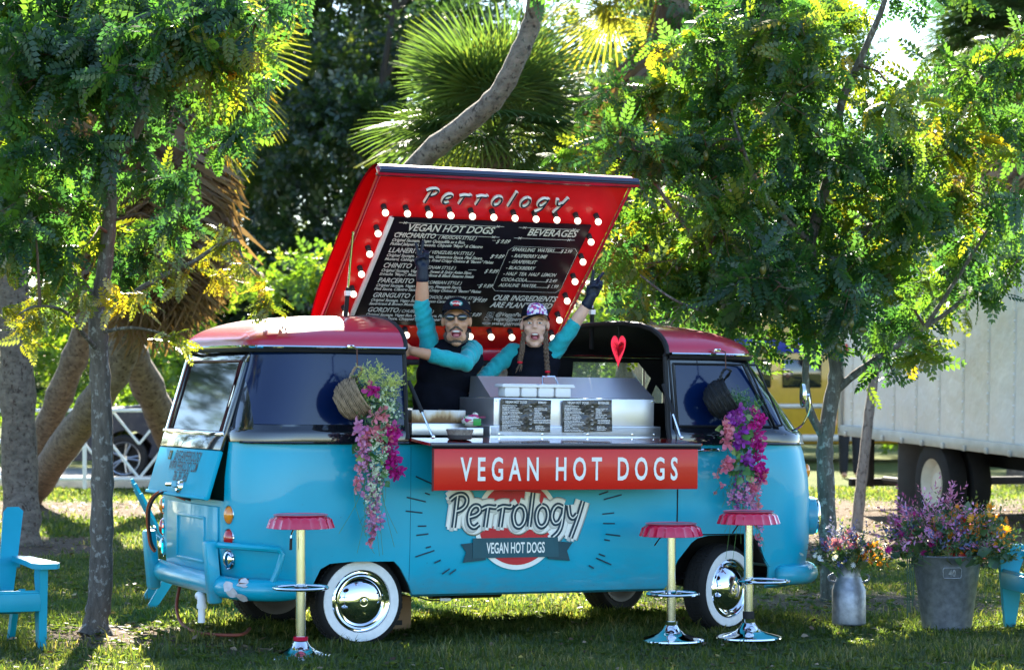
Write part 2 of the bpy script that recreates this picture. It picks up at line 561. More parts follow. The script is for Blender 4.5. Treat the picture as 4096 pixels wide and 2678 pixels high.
def place(tmpl, P, D, U, S, rv):
    """copies of a template at P, long axis D, up about U, size S"""
    V0, Q0 = tmpl
    P = np.asarray(P); D = np.asarray(D, float); U = np.asarray(U, float); S = np.asarray(S)
    D = D / (np.linalg.norm(D, axis=1, keepdims=True) + 1e-9)
    Y = np.cross(U, D); Y = Y / (np.linalg.norm(Y, axis=1, keepdims=True) + 1e-9); Z = np.cross(D, Y)
    V = P[:, None] + S[:, None, None] * (V0[None, :, 0:1] * D[:, None] + V0[None, :, 1:2] * Y[:, None] + V0[None, :, 2:3] * Z[:, None])
    n, k = len(P), len(V0)
    Q = (Q0[None] + (np.arange(n) * k)[:, None, None]).reshape(-1, Q0.shape[1])
    return V.reshape(-1, 3), Q, np.repeat(rv, k)
def joinq(lst):
    vs_, qs, rs, off = [], [], [], 0
    for V, Q, r_ in lst:
        vs_.append(V); qs.append(Q + off); rs.append(r_); off += len(V)
    return np.concatenate(vs_), np.concatenate(qs), np.concatenate(rs)
def unit(a): return a / (np.linalg.norm(a, axis=-1, keepdims=True) + 1e-9)
def clump_leaves(clusters, per_m3, twig, nleaf, size, seed, hang=.35, shell_=.55, tint=0.0):
    """twigs spread through the clusters, each carrying leaves; returns leaves and the twig lines"""
    g = np.random.default_rng(seed); P = []; D = []; U = []; S = []; RV = []; tw = []
    for (c, r_, *opt) in clusters:
        dens = opt[0] if opt else 1.0
        n = max(4, int(per_m3 * (r_ ** 2.6) * 4 * dens))
        cv = np.clip(.42 + g.normal(0, .16) + tint, 0, 1)
        for _ in range(n):
            d = unit(g.normal(0, 1, 3)); d[2] = d[2] * .75
            rad = r_ * (shell_ + (1 - shell_) * g.random()) * (g.random() ** .35)
            p = np.array(c) + d * rad
            o = unit(unit(d + g.normal(0, .5, 3)) + np.array([0, 0, -.15]))
            L = twig * (.5 + .8 * g.random())
            tw.append((p - o * L * .6, p + o * L * .4))
            for k in range(nleaf):
                t = (k + g.random()) / nleaf
                q = p + o * L * (t - .6)
                side = unit(np.cross(o, unit(g.normal(0, 1, 3))))
                ld = unit(o * .55 + side * .85 + np.array([0, 0, -hang]) * (0.4 + g.random()))
                P.append(q); D.append(ld); U.append(unit(np.array([0, -.25, .5]) + g.normal(0, .8, 3)))
                S.append(size * (.6 + .6 * g.random())); RV.append(np.clip(cv + g.normal(0, .13), 0, 1))
    return np.array(P), np.array(D), np.array(U), np.array(S), np.array(RV), tw
def limb(mb, pts, r0, r1, n=9, wob=.0):
    L = smooth_line(pts, 5)
    k = len(L) - 1
    rad = [r0 + (r1 - r0) * (i / k) for i in range(k + 1)]
    if wob:
        rad = [r_ * (1 + wob * math.sin(i * 1.9) * .5 + wob * .5 * math.sin(i * 3.7 + 1)) for i, r_ in enumerate(rad)]
    mb.tube(L, rad, n); return L
def twig_mesh(name, tw, limbs, parent, m, r_=.004, every=1):
    """thin twigs, plus branchlets that tie groups of them back to the limbs"""
    mb = MB(); pts = [p for L in limbs for p in L[len(L) // 4:]]
    A = np.array([list(p) for p in pts])
    for i, (a, b2) in enumerate(tw):
        if i % every: continue
        mb.tube([a, b2], [r_, r_ * .5], 4, caps=False)
        if i % (every * 7) == 0:
            k = int(np.argmin(((A - a) ** 2).sum(1)))
            mid = (A[k] + a) / 2 + np.array([0, 0, .06])
            mb.tube([A[k], mid, a], [r_ * 3.2, r_ * 2.2, r_ * 1.2], 5, caps=False)
    o = mb.build(name, m, parent, smooth=60, merge=False); return o
LEAF_A = leaf_mat('golden rain leaf', [(0, (.011, .039, .016)), (.35, (.021, .063, .016)), (.62, (.041, .088, .013)), (.85, (.092, .118, .011)), (1, (.20, .152, .010))], .49, .04, 3.3)
LEAF_Y = leaf_mat('turning leaf', [(0, (.06, .10, .01)), (.5, (.15, .18, .012)), (1, (.32, .25, .015))], .5, .07, 1.5)
BARK_A = bark_mat('grey lichen bark', (.045, .037, .032), (.16, .135, .115), patch=(.26, .25, .235))
BARK_B = bark_mat('brown twig bark', (.06, .035, .022), (.15, .09, .06))
BARK_P = bark_mat('palm bark', (.05, .038, .03), (.21, .17, .135), 5, 9, patch=(.035, .02, .014))
BARK_D = bark_mat('dark bark', (.014, .011, .009), (.055, .045, .036))
PIN = pinnate()

# --- tree beside the van's tail
tl = empty('shade_tree', onground(378, 2530))
tag(tl, 'feathery-leaved tree with pale mottled trunk beside the open rear hatch of the van', 'tree')
tl_o = Vector(tl.location)
def rel(px, py, Y, o): return at(px, py, Y) - o
tk = MB(); Y0 = 15.5
L0 = limb(tk, [rel(375, 2555, Y0, tl_o), rel(385, 2480, Y0, tl_o), rel(402, 2350, Y0, tl_o), rel(408, 2050, Y0, tl_o), rel(410, 1750, Y0, tl_o), rel(398, 1450, Y0, tl_o), rel(388, 1230, Y0, tl_o)], .078, .055, 14, .10)
tk.tube([rel(350, 2545, Y0 - .05, tl_o), rel(385, 2460, Y0, tl_o)], [.07, .03], 8); tk.tube([rel(420, 2550, Y0 - .02, tl_o), rel(400, 2470, Y0, tl_o)], [.06, .03], 8)
Lb = [L0]
for pts, a, b2 in (([(390, 1235), (425, 1020, .05), (440, 800), (432, 600), (445, 380, -.05), (425, 150), (420, -180)], .050, .022),
                   ([(388, 1240), (320, 1130), (230, 1020, .2), (120, 900, .3), (20, 700, .4)], .042, .012),
                   ([(455, 640), (530, 560, -.1), (590, 400, -.1), (640, 180), (660, -150)], .034, .014),
                   ([(445, 360), (410, 300), (360, 240, .2), (280, 120, .3)], .022, .010),
                   ([(600, 430), (720, 330, -.3), (850, 260, -.4), (980, 220, -.4)], .020, .008),
                   ([(405, 1290), (510, 1190, -.2), (640, 1110, -.35), (760, 1055, -.5), (860, 990, -.6), (945, 960, -.6), (970, 1030, -.6), (1040, 1100, -.6)], .020, .005),
                   ([(390, 1400), (330, 1330, -.3), (250, 1240, -.5), (140, 1225, -.6), (70, 1260, -.6)], .016, .004),
                   ([(405, 1330), (520, 1310, -.2), (640, 1330, -.3), (720, 1370, -.35)], .012, .004)):
    Lb.append(limb(tk, [rel(p[0], p[1], Y0 + (p[2] if len(p) > 2 else 0), tl_o) for p in pts], a, b2, 9, .08))
tk.build('trunk', BARK_A, tl, 60)
cl = [(60, 40, .55), (330, 30, .5), (600, 50, .5), (860, 20, .42), (1010, 60, .26, .8), (80, 310, .5), (330, 290, .46), (590, 250, .46), (830, 250, .42), (970, 330, .24),
      (50, 560, .42), (250, 620, .36), (470, 520, .30), (690, 400, .24, .7), (880, 440, .20, .5), (1000, 400, .14, .7), (100, 790, .36), (290, 800, .30), (600, 700, .15, .45), (720, 720, .14, .45), (700, 860, .10, .5),
      (170, 960, .24), (330, 950, .22), (50, 930, .26), (420, 900, .20), (620, 900, .09, .5), (260, 1060, .16, .7), (480, 1090, .14, .7), (540, 980, .12, .6), (930, 560, .12, .5), (1180, -20, .22, .8), (730, 150, .3), (200, 180, .4), (450, 150, .4)]
g2 = np.random.default_rng(5)
CL = [(np.array(rel(c[0], c[1], Y0 + g2.uniform(-.7, .7), tl_o)), c[2] * .92, *(c[3:])) for c in cl]
P, D, U, S, RV, tw = clump_leaves(CL, 62, .32, 8, .185, 21, hang=.8, tint=-.02)
V, Q, r_ = place(PIN, P, D, U, S, RV)
cr = mesh_np('crown', V, Q, LEAF_A, tl, r_); cr['kind'] = 'stuff'
twig_mesh('twigs', tw, Lb, tl, BARK_B, .0035, 2)['kind'] = 'stuff'
cy = [(650, 1050, .13), (720, 1120, .10), (820, 1010, .11), (930, 965, .09), (985, 1060, .10), (1050, 1130, .12), (1075, 1200, .08), (870, 1100, .10), (560, 1180, .10), (480, 1210, .10), (120, 1240, .14), (70, 1290, .12), (200, 1220, .10), (330, 1190, .08), (700, 1370, .09), (100, 1350, .08), (20, 1080, .06)]
CY = [(np.array(rel(c[0], c[1], Y0 - .5 + g2.uniform(-.15, .15), tl_o)), c[2]) for c in cy]
P, D, U, S, RV, tw = clump_leaves(CY, 250, .14, 4, .120, 22, hang=.5, tint=.10)
V, Q, r_ = place(PIN, P, D, U, S, RV)
cr = mesh_np('turning_foliage', V, Q, LEAF_Y, tl, r_); cr['kind'] = 'stuff'

# --- broad tree beyond the van's nose
tr_ = empty('shade_tree', onground(3318, 2385))
tag(tr_, 'wide spreading feathery tree with seed pods, rooted between van nose and box truck', 'tree')
to = Vector(tr_.location); Y1 = to.y
tk = MB(); Lr = []
for pts, a, b2 in (([(3322, 2400), (3312, 2200), (3305, 1950), (3300, 1780), (3322, 1620), (3345, 1480), (3325, 1330), (3300, 1180)], .068, .045),
                   ([(3300, 1200), (3240, 1000), (3300, 760, .1), (3345, 560, .1), (3370, 400), (3450, 220, -.1), (3540, 0, -.2), (3570, -200, -.2)], .045, .016),
                   ([(3290, 1740), (3240, 1640, -.1), (3222, 1500, -.15), (3225, 1360, -.2), (3160, 1200, -.3), (3000, 1000, -.3), (2820, 820, -.4)], .032, .010),
                   ([(3345, 1560), (3440, 1480), (3560, 1400, .1), (3700, 1310, .2), (3850, 1200, .2), (4000, 1050, .3)], .030, .010),
                   ([(3330, 1400), (3250, 1300, -.2), (3100, 1180, -.4), (2900, 1050, -.5), (2740, 900, -.5), (2600, 700, -.5), (2480, 480, -.4)], .030, .008),
                   ([(3220, 1400), (3060, 1330, -.4), (2880, 1270, -.5), (2700, 1200, -.6), (2560, 1100, -.6)], .018, .006),
                   ([(3300, 1100), (3480, 900, .3), (3650, 720, .4), (3800, 520, .4), (3900, 350, .4)], .030, .008),
                   ([(3360, 640), (3200, 480, -.2), (3100, 300, -.2), (3040, 120, -.2)], .018, .006),
                   ([(3250, 980), (3060, 780, -.3), (2960, 560, -.3), (2900, 330, -.2)], .022, .006),
                   ([(3700, 1310, .2), (3900, 1000, .3), (4080, 700, .3)], .018, .006)):
    Lr.append(limb(tk, [rel(p[0], p[1], Y1 + (p[2] if len(p) > 2 else 0), to) for p in pts], a, b2, 9, .10))
tk.build('trunk', BARK_A, tr_, 60)
cl = [(2950, 130, .42), (3150, 140, .42), (3330, 60, .30, .7), (2780, 200, .28), (3600, -60, .26), (3060, -60, .4, .8), (3860, -50, .16, .7),
      (2420, 350, .22), (2570, 400, .30), (2740, 380, .34), (2920, 350, .42), (3150, 370, .42), (3400, 330, .30, .6), (3620, 400, .36, .8), (3880, 330, .34, .8), (4050, 290, .30), (4080, 170, .2),
      (2350, 600, .22), (2530, 610, .34), (2780, 620, .42), (3030, 600, .42), (3280, 640, .42), (3540, 600, .40), (3780, 560, .38), (4010, 520, .36),
      (2330, 760, .16), (2460, 800, .24), (2660, 870, .38), (2900, 860, .42), (3150, 880, .42), (3400, 860, .42), (3640, 850, .40), (3840, 780, .34), (4050, 800, .30, .7),
      (2500, 980, .22, .8), (2640, 1080, .32), (2830, 1110, .38), (3060, 1110, .42), (3310, 1110, .42), (3550, 1060, .38), (3800, 1040, .32, .8), (4000, 950, .30, .7), (4080, 1060, .2),
      (2480, 1180, .18), (2560, 1280, .14), (2740, 1280, .22), (2950, 1280, .26), (3180, 1290, .28), (3400, 1260, .26), (3600, 1270, .26), (3760, 1190, .2, .7), (3700, 1400, .10), (3560, 1450, .12), (3060, 1390, .14), (3930, 1150, .12)]
CL = [(np.array(rel(c[0], c[1], Y1 + g2.uniform(-.9, .7), to)), c[2], *(c[3:])) for c in cl]
P, D, U, S, RV, tw = clump_leaves(CL, 59, .34, 8, .190, 31, hang=.30, tint=.03)
# yellower leaf colour at the crown's outer edges paints in sunlight there
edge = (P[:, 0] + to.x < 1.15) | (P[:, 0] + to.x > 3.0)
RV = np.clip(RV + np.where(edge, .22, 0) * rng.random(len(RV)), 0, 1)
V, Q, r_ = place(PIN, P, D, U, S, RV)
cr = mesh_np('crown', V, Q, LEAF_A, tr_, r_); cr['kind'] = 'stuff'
twig_mesh('twigs', tw, Lr, tr_, BARK_B, .004, 2)['kind'] = 'stuff'
# papery seed pods under the leaves
pod = MB(); pod.ell((0, 0, 0), (.6, .6, 1.0), 6, 5)
pv = np.array(pod.v); pq = np.array([f for f in pod.f])
sel = rng.choice(len(P), 170, replace=False)
V, Q, r_ = place((pv, pq), P[sel] + np.array([0, 0, -.07]), rng.normal(0, 1, (170, 3)), np.tile([0, 0, 1.0], (170, 1)), .026 + .014 * rng.random(170), np.clip(.5 + rng.normal(0, .2, 170), 0, 1))
cr = mesh_np('seed_pods', V, Q, leaf_mat('seed pod', [(0, (.07, .10, .015)), (1, (.22, .20, .03))], .5, .06, 1.2), tr_, r_); cr['kind'] = 'stuff'

# --- slim pale tree in front of the truck
ts = empty('slim_tree', onground(3430, 2115)); so = Vector(ts.location)
tag(ts, 'slim pale-barked tree leaning in front of the white box truck', 'tree')
tk = MB(); Ls = [limb(tk, [rel(p[0], p[1], so.y, so) for p in ((3425, 2130), (3440, 1980), (3462, 1780), (3480, 1620), (3505, 1450), (3540, 1200), (3600, 900))], .062, .035, 10, .08)]
tk.build('trunk', bark_mat('pale bark', (.13, .10, .085), (.34, .29, .25), patch=(.09, .07, .06)), ts, 60)
CL = [(np.array(rel(a, b2, so.y + g2.uniform(-.6, .6), so)), c) for a, b2, c in ((3560, 1330, .5), (3700, 1150, .6), (3480, 1050, .6), (3650, 850, .7), (3400, 850, .5), (3850, 950, .5))]
P, D, U, S, RV, tw = clump_leaves(CL, 22, .5, 6, .22, 41, tint=.2)
V, Q, r_ = place(PIN, P, D, U, S, RV); cr = mesh_np('crown', V, Q, LEAF_A, ts, r_); cr['kind'] = 'stuff'
twig_mesh('twigs', tw, Ls, ts, BARK_B, .006, 2)['kind'] = 'stuff'

# ------------------------------------------------------------------ palms
def fan(nseg=34, droop=.20, spread=210, w=.0078):
    """one fan leaf, stalk along +x, unit length over all"""
    V = []; Q = []
    def strip(pts, ws, s):
        b_ = len(V)
        for p, ww_ in zip(pts, ws):
            V.extend([p - s * ww_, p + s * ww_])
        for i in range(len(pts) - 1):
            a = b_ + 2 * i; Q.append((a, a + 1, a + 3, a + 2))
    strip([np.array([0, 0, 0.]), np.array([.42, 0, .0])], [.012, .010], np.array([0, 1., 0]))
    for k in range(nseg):
        a = R(-spread / 2 + spread * k / (nseg - 1)); d = np.array([math.cos(a), math.sin(a), 0]); s = np.array([-math.sin(a), math.cos(a), .25 * (-1) ** k])
        o = np.array([.42, 0, 0]); L = .58 * (1 - .12 * abs(a) / 1.7)
        z = lambda t: -droop * t * t + .10 * (abs(math.sin(a))) * t
        strip([o + d * L * t + np.array([0, 0, z(t)]) for t in (.04, .45, .78, 1.0)], [.006, w, w * .8, .002], s)
    return np.array(V), np.array(Q)
FAN_L = fan(); FAN_D = fan(16, .5, 110, .018)
FROND = leaf_mat('palm frond', [(0, (.032, .070, .024)), (.4, (.070, .125, .032)), (.7, (.16, .18, .03)), (1, (.50, .28, .025))], .52, .08, 1.75)
DEAD = leaf_mat('dead frond', [(0, (.07, .040, .022)), (.5, (.18, .115, .07)), (1, (.36, .25, .15))], .35, .03, 1.5)
def palm(name, label, trunk, r0, r1, crown=None, seed=1, group=None):
    """trunk: points; crown: (centre, live n, live length, skirt n, skirt drop, low angle, tint)"""
    o = empty(name, trunk[0]); tag(o, label, 'palm tree', group); O = Vector(trunk[0])
    mb = MB(); limb(mb, [Vector((0, 0, -.35))] + [Vector(p) - O for p in trunk], r0 * 1.15, r1, 12, .12); mb.build('trunk', BARK_P, o, 60)
    if crown:
        g = np.random.default_rng(seed); c, nl, ll, nd, drop, lowa, tint = crown; c = np.array(Vector(c) - O)
        az = g.random(nl) * 6.283; elv = np.radians(lowa + (85 - lowa) * g.random(nl) ** .8)
        D = np.stack([np.cos(az) * np.cos(elv), np.sin(az) * np.cos(elv), np.sin(elv)], -1)
        U = unit(np.stack([-np.cos(az) * np.sin(elv), -np.sin(az) * np.sin(elv), np.cos(elv)], -1) + g.normal(0, .25, (nl, 3)))
        if lowa < -45:
            ok = ~((D[:, 1] < -.30) & (elv < .25)); D, U, elv, az = D[ok], U[ok], elv[ok], az[ok]; nl = len(D)
        P = c + D * .05 + g.normal(0, .04, (nl, 3))
        V, Q, r_ = place(FAN_L, P, D, U, ll * (.8 + .35 * g.random(nl)), np.clip(tint + g.normal(0, .18, nl), 0, 1))
        # browning tips: raise the colour value towards the segment ends
        k = len(FAN_L[0]); tip = np.tile((FAN_L[0][:, 0] ** 2 + FAN_L[0][:, 1] ** 2) ** .5, nl)
        r_ = np.clip(r_ + .35 * np.clip((tip - .75) * 4, 0, 1) * (g.random(nl).repeat(k)), 0, 1)
        f = mesh_np('fronds', V, Q, FROND, o, r_); f['kind'] = 'stuff'
        if nd:
            az = g.random(nd) * 6.283; t = g.random(nd)
            D = np.stack([np.cos(az) * (.10 + .35 * g.random(nd)), np.sin(az) * (.10 + .35 * g.random(nd)), -np.ones(nd)], -1)
            P = c + np.stack([np.cos(az) * .12, np.sin(az) * .12, -t * drop], -1)
            U = np.stack([np.cos(az), np.sin(az), .2 * np.ones(nd)], -1) + g.normal(0, .25, (nd, 3))
            V, Q, r_ = place(FAN_D, P, D, U, ll * (.75 + .5 * g.random(nd)), np.clip(.45 + g.normal(0, .2, nd), 0, 1))
            f = mesh_np('dead_skirt', V, Q, DEAD, o, r_); f['kind'] = 'stuff'
    return o
palm('palm_tree', 'stout straight palm trunk beside the blue chair and mulch', [onground(92, 2170), at(80, 1900, 24), at(68, 1500, 24), at(40, 1000, 24), at(0, 300, 24), at(-20, -300, 24)], .155, .14,
     (at(-20, -350, 24), 40, 1.9, 60, 1.0, -30, .3), 51)
palm('palm_tree', 'leaning palm with shaggy brown skirt and yellow-edged fan leaves', [at(105, 2010, 31), at(250, 1790, 29), at(400, 1580, 27.5), at(510, 1360, 27), at(570, 1000, 26.5), at(585, 500, 26), at(580, 200, 26)], .16, .15,
     (at(620, 170, 26), 90, 1.5, 520, 1.15, -62, .62), 52)
palm('palm_tree', 'slanting palm trunk crossing low behind the pale tree trunk', [at(70, 1985, 32), at(150, 1800, 31), at(260, 1530, 30), at(350, 1290, 29.5), at(420, 1000, 29), at(440, 500, 29)], .15, .13,
     (at(330, 330, 29), 40, 1.6, 30, .3, -30, .4), 53)
palm('palm_tree', 'palm trunk slanting down behind the rear hatch of the van', [at(760, 1930, 31), at(680, 1740, 29.5), at(570, 1500, 28.5), at(480, 1320, 28), at(380, 1050, 28), at(330, 800, 28), at(300, 300, 28)], .17, .14,
     (at(250, 280, 28), 40, 1.6, 40, .3, -30, .4), 54)
palm('palm_tree', 'short palm with fresh green fan leaves behind the raised lid', [at(2000, 2010, 27), at(1995, 1500, 27), at(1990, 900, 27), at(1985, 560, 27)], .2, .17,
     (at(1985, 560, 27), 90, 1.32, 40, .5, -30, .28), 55)
palm('palm_tree', 'palm with long dead skirt hanging over the raised lid', [at(2560, 1990, 28), at(2640, 1300, 28), at(2700, 700, 28), at(2700, 150, 28), at(2680, -120, 28)], .2, .16,
     (at(2680, -60, 28), 60, 1.75, 260, 1.1, -48, .58), 56)
palm('palm_tree', 'far palm with ragged fronds against the white sky', [at(4080, 1900, 40), at(4060, 900, 40), at(4030, 250, 40)], .2, .16,
     (at(4030, 200, 40), 60, 1.9, 60, 1.4, -40, .12), 57)
palm('palm_tree', 'far palm with brown skirt behind the box truck', [at(4010, 1900, 44), at(3990, 1100, 44), at(3960, 560, 44)], .2, .16,
     (at(3960, 560, 44), 50, 2.0, 110, 1.6, -40, .3), 58)
# bare leaning trunks behind the lid
def bare(label, pts, r0, r1, m, limbs=()):
    o = empty('leaning_tree', pts[0]); tag(o, label, 'tree'); O = Vector(pts[0]); mb = MB()
    limb(mb, [Vector(p) - O for p in pts], r0, r1, 12, .10)
    for L, a, b2 in limbs: limb(mb, [Vector(p) - O for p in L], a, b2, 8, .1)
    mb.build('trunk', m, o, 60); return o, O
BARK_L = bark_mat('lichen palm bark', (.06, .045, .035), (.25, .21, .17), 5, 7, patch=(.03, .022, .017))
o, O = bare('curved grey trunk arching up from behind the raised lid', [at(1450, 2080, 22.5), at(1480, 1500, 22.5), at(1560, 900, 22), at(1680, 650, 21.8), at(1860, 500, 21.5), at(1990, 380, 21.3), at(2070, 230, 21.2), at(2130, 80, 21.2), at(2160, -120, 21)], .11, .07, BARK_L)
CL = [(np.array(at(a, b2, 21 + g2.uniform(-.5, .5)) - O), c) for a, b2, c in ((2200, -200, .5), (1950, -260, .5), (2350, -300, .5))]
P, D, U, S, RV, tw = clump_leaves(CL, 18, .5, 6, .2, 61); V, Q, r_ = place(PIN, P, D, U, S, RV); f = mesh_np('crown', V, Q, LEAF_A, o, r_); f['kind'] = 'stuff'
o, O = bare('pale broad trunk leaning behind the cab roof', [at(2440, 2020, 30), at(2520, 1500, 29), at(2600, 1230, 28.5), at(2700, 1060, 28), at(2800, 900, 27.5), at(2900, 700, 27), at(2980, 300, 27)], .17, .12, MATS['pale bark'])
CL = [(np.array(at(a, b2, 27 + g2.uniform(-.5, .5)) - O), c) for a, b2, c in ((3000, 200, .9), (2800, 100, .8), (3200, 350, .8))]
P, D, U, S, RV, tw = clump_leaves(CL, 10, .6, 6, .24, 62); V, Q, r_ = place(PIN, P, D, U, S, RV); f = mesh_np('crown', V, Q, LEAF_A, o, r_); f['kind'] = 'stuff'
o, O = bare('brown trunk leaning between the two servers behind the counter', [at(1700, 2080, 27), at(1800, 1650, 26), at(1910, 1460, 25.5), at(1960, 1300, 25.5), at(2000, 1000, 25.5), at(2010, 780, 25.5)], .14, .10, BARK_L)
CL = [(np.array(at(a, b2, 26.5) - O), c) for a, b2, c in ((2060, 820, .4), (1960, 860, .4))]
P, D, U, S, RV, tw = clump_leaves(CL, 10, .5, 6, .2, 63); V, Q, r_ = place(PIN, P, D, U, S, RV); f = mesh_np('crown', V, Q, LEAF_A, o, r_); f['kind'] = 'stuff'

# ------------------------------------------------------------------ trees closing the view
SPRAY = spray()
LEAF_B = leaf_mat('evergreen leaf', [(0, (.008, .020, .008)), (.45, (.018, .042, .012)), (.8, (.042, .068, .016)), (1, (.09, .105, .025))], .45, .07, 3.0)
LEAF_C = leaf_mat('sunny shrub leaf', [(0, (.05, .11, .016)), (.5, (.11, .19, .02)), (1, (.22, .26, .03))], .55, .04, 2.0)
def backtree(label, X, Y, h, rx, zlo, n, leaf, seed, m, name='tree', size=.30, trunkr=.16):
    o = empty(name, (X, Y, 0)); tag(o, label, 'tree' if name != 'shrub' else 'shrub')
    g = np.random.default_rng(seed); mb = MB(); L = []
    lean = g.normal(0, .08)
    if name != 'shrub':
        top = Vector((lean * h, 0, h * .8))
        L.append(limb(mb, [(0, 0, -.1), (lean * h * .2 + .1, 0, h * .25), (lean * h * .5 - .1, 0, h * .5), top], trunkr, trunkr * .3, 8, .15))
        for k in range(6):
            z = h * (.22 + .1 * k); a = g.random() * 6.28; ex = rx * (.5 + .5 * g.random())
            b0_ = Vector((lean * z, 0, z)); L.append(limb(mb, [b0_, b0_ + Vector((math.cos(a) * ex * .4, math.sin(a) * ex * .4, h * .10)), b0_ + Vector((math.cos(a) * ex, math.sin(a) * ex, h * .22))], trunkr * .45, trunkr * .12, 6, .15))
        mb.build('trunk', BARK_D, o, 60)
    nc = 26 if name != 'shrub' else 9
    P = []; D = []; S = []; RV = []
    for k in range(nc):
        t = g.random(); z = zlo + (h - zlo) * t
        w = rx * (math.sin(math.pi * min(1, .18 + .72 * t)) ** .6)
        c = np.array([lean * z + g.normal(0, w * .55), g.normal(0, w * .5), z]); rc = (.55 + .5 * g.random()) * rx * .42
        nn = n // nc; q = g.normal(0, 1, (nn, 3)); q = unit(q) * (g.random((nn, 1)) ** .45) * rc * np.array([1, 1, .72])
        cv = .42 + g.normal(0, .14)
        P.append(c + q); D.append(unit(unit(q) + g.normal(0, .6, (nn, 3)) + np.array([0, 0, -.25]))); S.append(size * (.6 + .7 * g.random(nn))); RV.append(np.clip(cv + g.normal(0, .14, nn), 0, 1))
    P = np.concatenate(P); D = np.concatenate(D); S = np.concatenate(S); RV = np.concatenate(RV)
    ok = P[:, 2] > .05
    P, D, S, RV = P[ok], D[ok], S[ok], RV[ok]
    V, Q, r_ = place(leaf, P, D, unit(np.array([0, 0, 1.0]) + g.normal(0, .55, (len(P), 3))), S, RV)
    f = mesh_np('crown' if name != 'shrub' else 'foliage', V, Q, m, o, r_); f['kind'] = 'stuff'
    return o
for i, (x, y, h, label) in enumerate(((-13.5, 31, 11, 'tall evergreen tree past the end of the lattice fence'), (-17, 38, 12, 'dark evergreen tree far along the road'), (-18.5, 29, 11, 'broad evergreen tree beside the lawn edge'))):
    backtree(label, x, y, h, 3.2, .5, 3000, SPRAY, 300 + i, LEAF_B, size=.36)
def wx(px, Y): return (px - 2048) / FPX * Y
for i, (px, Y, h, rx, zlo, n, label) in enumerate((
        (-250, 44, 10.5, 3.2, .6, 3600, 'dark evergreen tree past the white fence, left of the leaning palms'),
        (420, 50, 11.5, 3.4, .8, 3600, 'dark evergreen tree rising behind the leaning palm trunks'),
        (1020, 47, 11.0, 3.0, 2.4, 3400, 'tall dark tree with bare lower limbs beyond the van tail'),
        (880, 49, 10.0, 2.8, .8, 3400, 'dark bushy tree between the skirted palm and the lid'),
        (1230, 47, 11.5, 2.8, 1.6, 3400, 'tall dark tree standing just left of the raised lid, behind the limbs'),
        (1640, 46, 12.0, 2.8, 1.0, 3400, 'tall dark tree behind the curved grey trunk'),
        (1430, 41, 10.5, 2.5, 3.2, 4200, 'dark tree with slanting limbs left of the raised lid'),
        (1850, 52, 12.5, 3.4, 1.0, 3800, 'tall dense tree straight behind the raised lid'),
        (2380, 48, 12.0, 3.0, 1.0, 3600, 'dense tree between the two skirted palms'),
        (2900, 54, 11.0, 3.2, .8, 3400, 'dense tree behind the broad feathery tree'),
        (3300, 58, 9.4, 3.0, .6, 3000, 'lower dark tree behind the yellow bus'),
        (3650, 62, 8.0, 3.0, .4, 2600, 'low rounded tree behind the box truck'),
        (4250, 60, 9.5, 3.2, .4, 2600, 'dark tree beyond the box truck cab'))):
    Y *= 1.3
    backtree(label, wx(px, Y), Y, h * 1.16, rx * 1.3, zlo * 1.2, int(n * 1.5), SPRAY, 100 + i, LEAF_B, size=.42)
for i, (px, Y, h, rx, n, label) in enumerate((
        (830, 40.5, 3.6, 1.7, 900, 'bright lime shrub past the road behind the hatch'),
        (1130, 39.5, 3.3, 1.5, 900, 'sunlit yellow-green shrub left of the raised lid'),
        (1330, 43, 3.8, 1.6, 900, 'sunlit shrub under the dark slanting limbs'),
        (480, 44.5, 3.2, 1.8, 900, 'shady shrub behind the dark blue car'),
        (180, 43.5, 2.6, 1.5, 800, 'sunlit shrub above the white fence'),
        (1700, 40, 2.8, 1.7, 900, 'sunlit shrub seen through the serving bay'),
        (2200, 41, 2.8, 1.8, 900, 'sunlit shrub behind the cab roof'),
        (2480, 39, 4.2, 1.4, 900, 'sunlit shrub beside the raised peace sign hand'),
        (2560, 43, 3.0, 1.3, 900, 'sunlit shrub behind the pale broad trunk'),
        (3540, 50, 2.0, 1.0, 600, 'low green shrub under the box truck overhang'))):
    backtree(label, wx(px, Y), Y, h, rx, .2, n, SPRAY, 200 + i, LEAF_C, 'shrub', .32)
# far hedge that closes the horizon
g = np.random.default_rng(9); n = 9000
X = (g.random(n) - .5) * 76; Yh = 86 + g.random(n) * 4; Z = g.random(n) ** .8 * (5.2 + 1.2 * np.sin(X * .7))
V, Q, r_ = place(SPRAY, np.stack([X, Yh, Z], -1), unit(g.normal(0, 1, (n, 3))), unit(np.array([0, 0, 1.0]) + g.normal(0, .5, (n, 3))), .6 + .5 * g.random(n), g.random(n))
f = mesh_np('treeline', V, Q, LEAF_B, None, r_); tag(f, 'far line of dark woodland closing the park', 'treeline', kind='stuff')
# ------------------------------------------------------------------ food van
TEAL = mat('turquoise paint', (0.0, 0.345, 0.50), 0.38, coat=0.25, spec=.35, var=0.07, vscale=1.5, bmp=0.04, bscale=3, bdist=0.02)
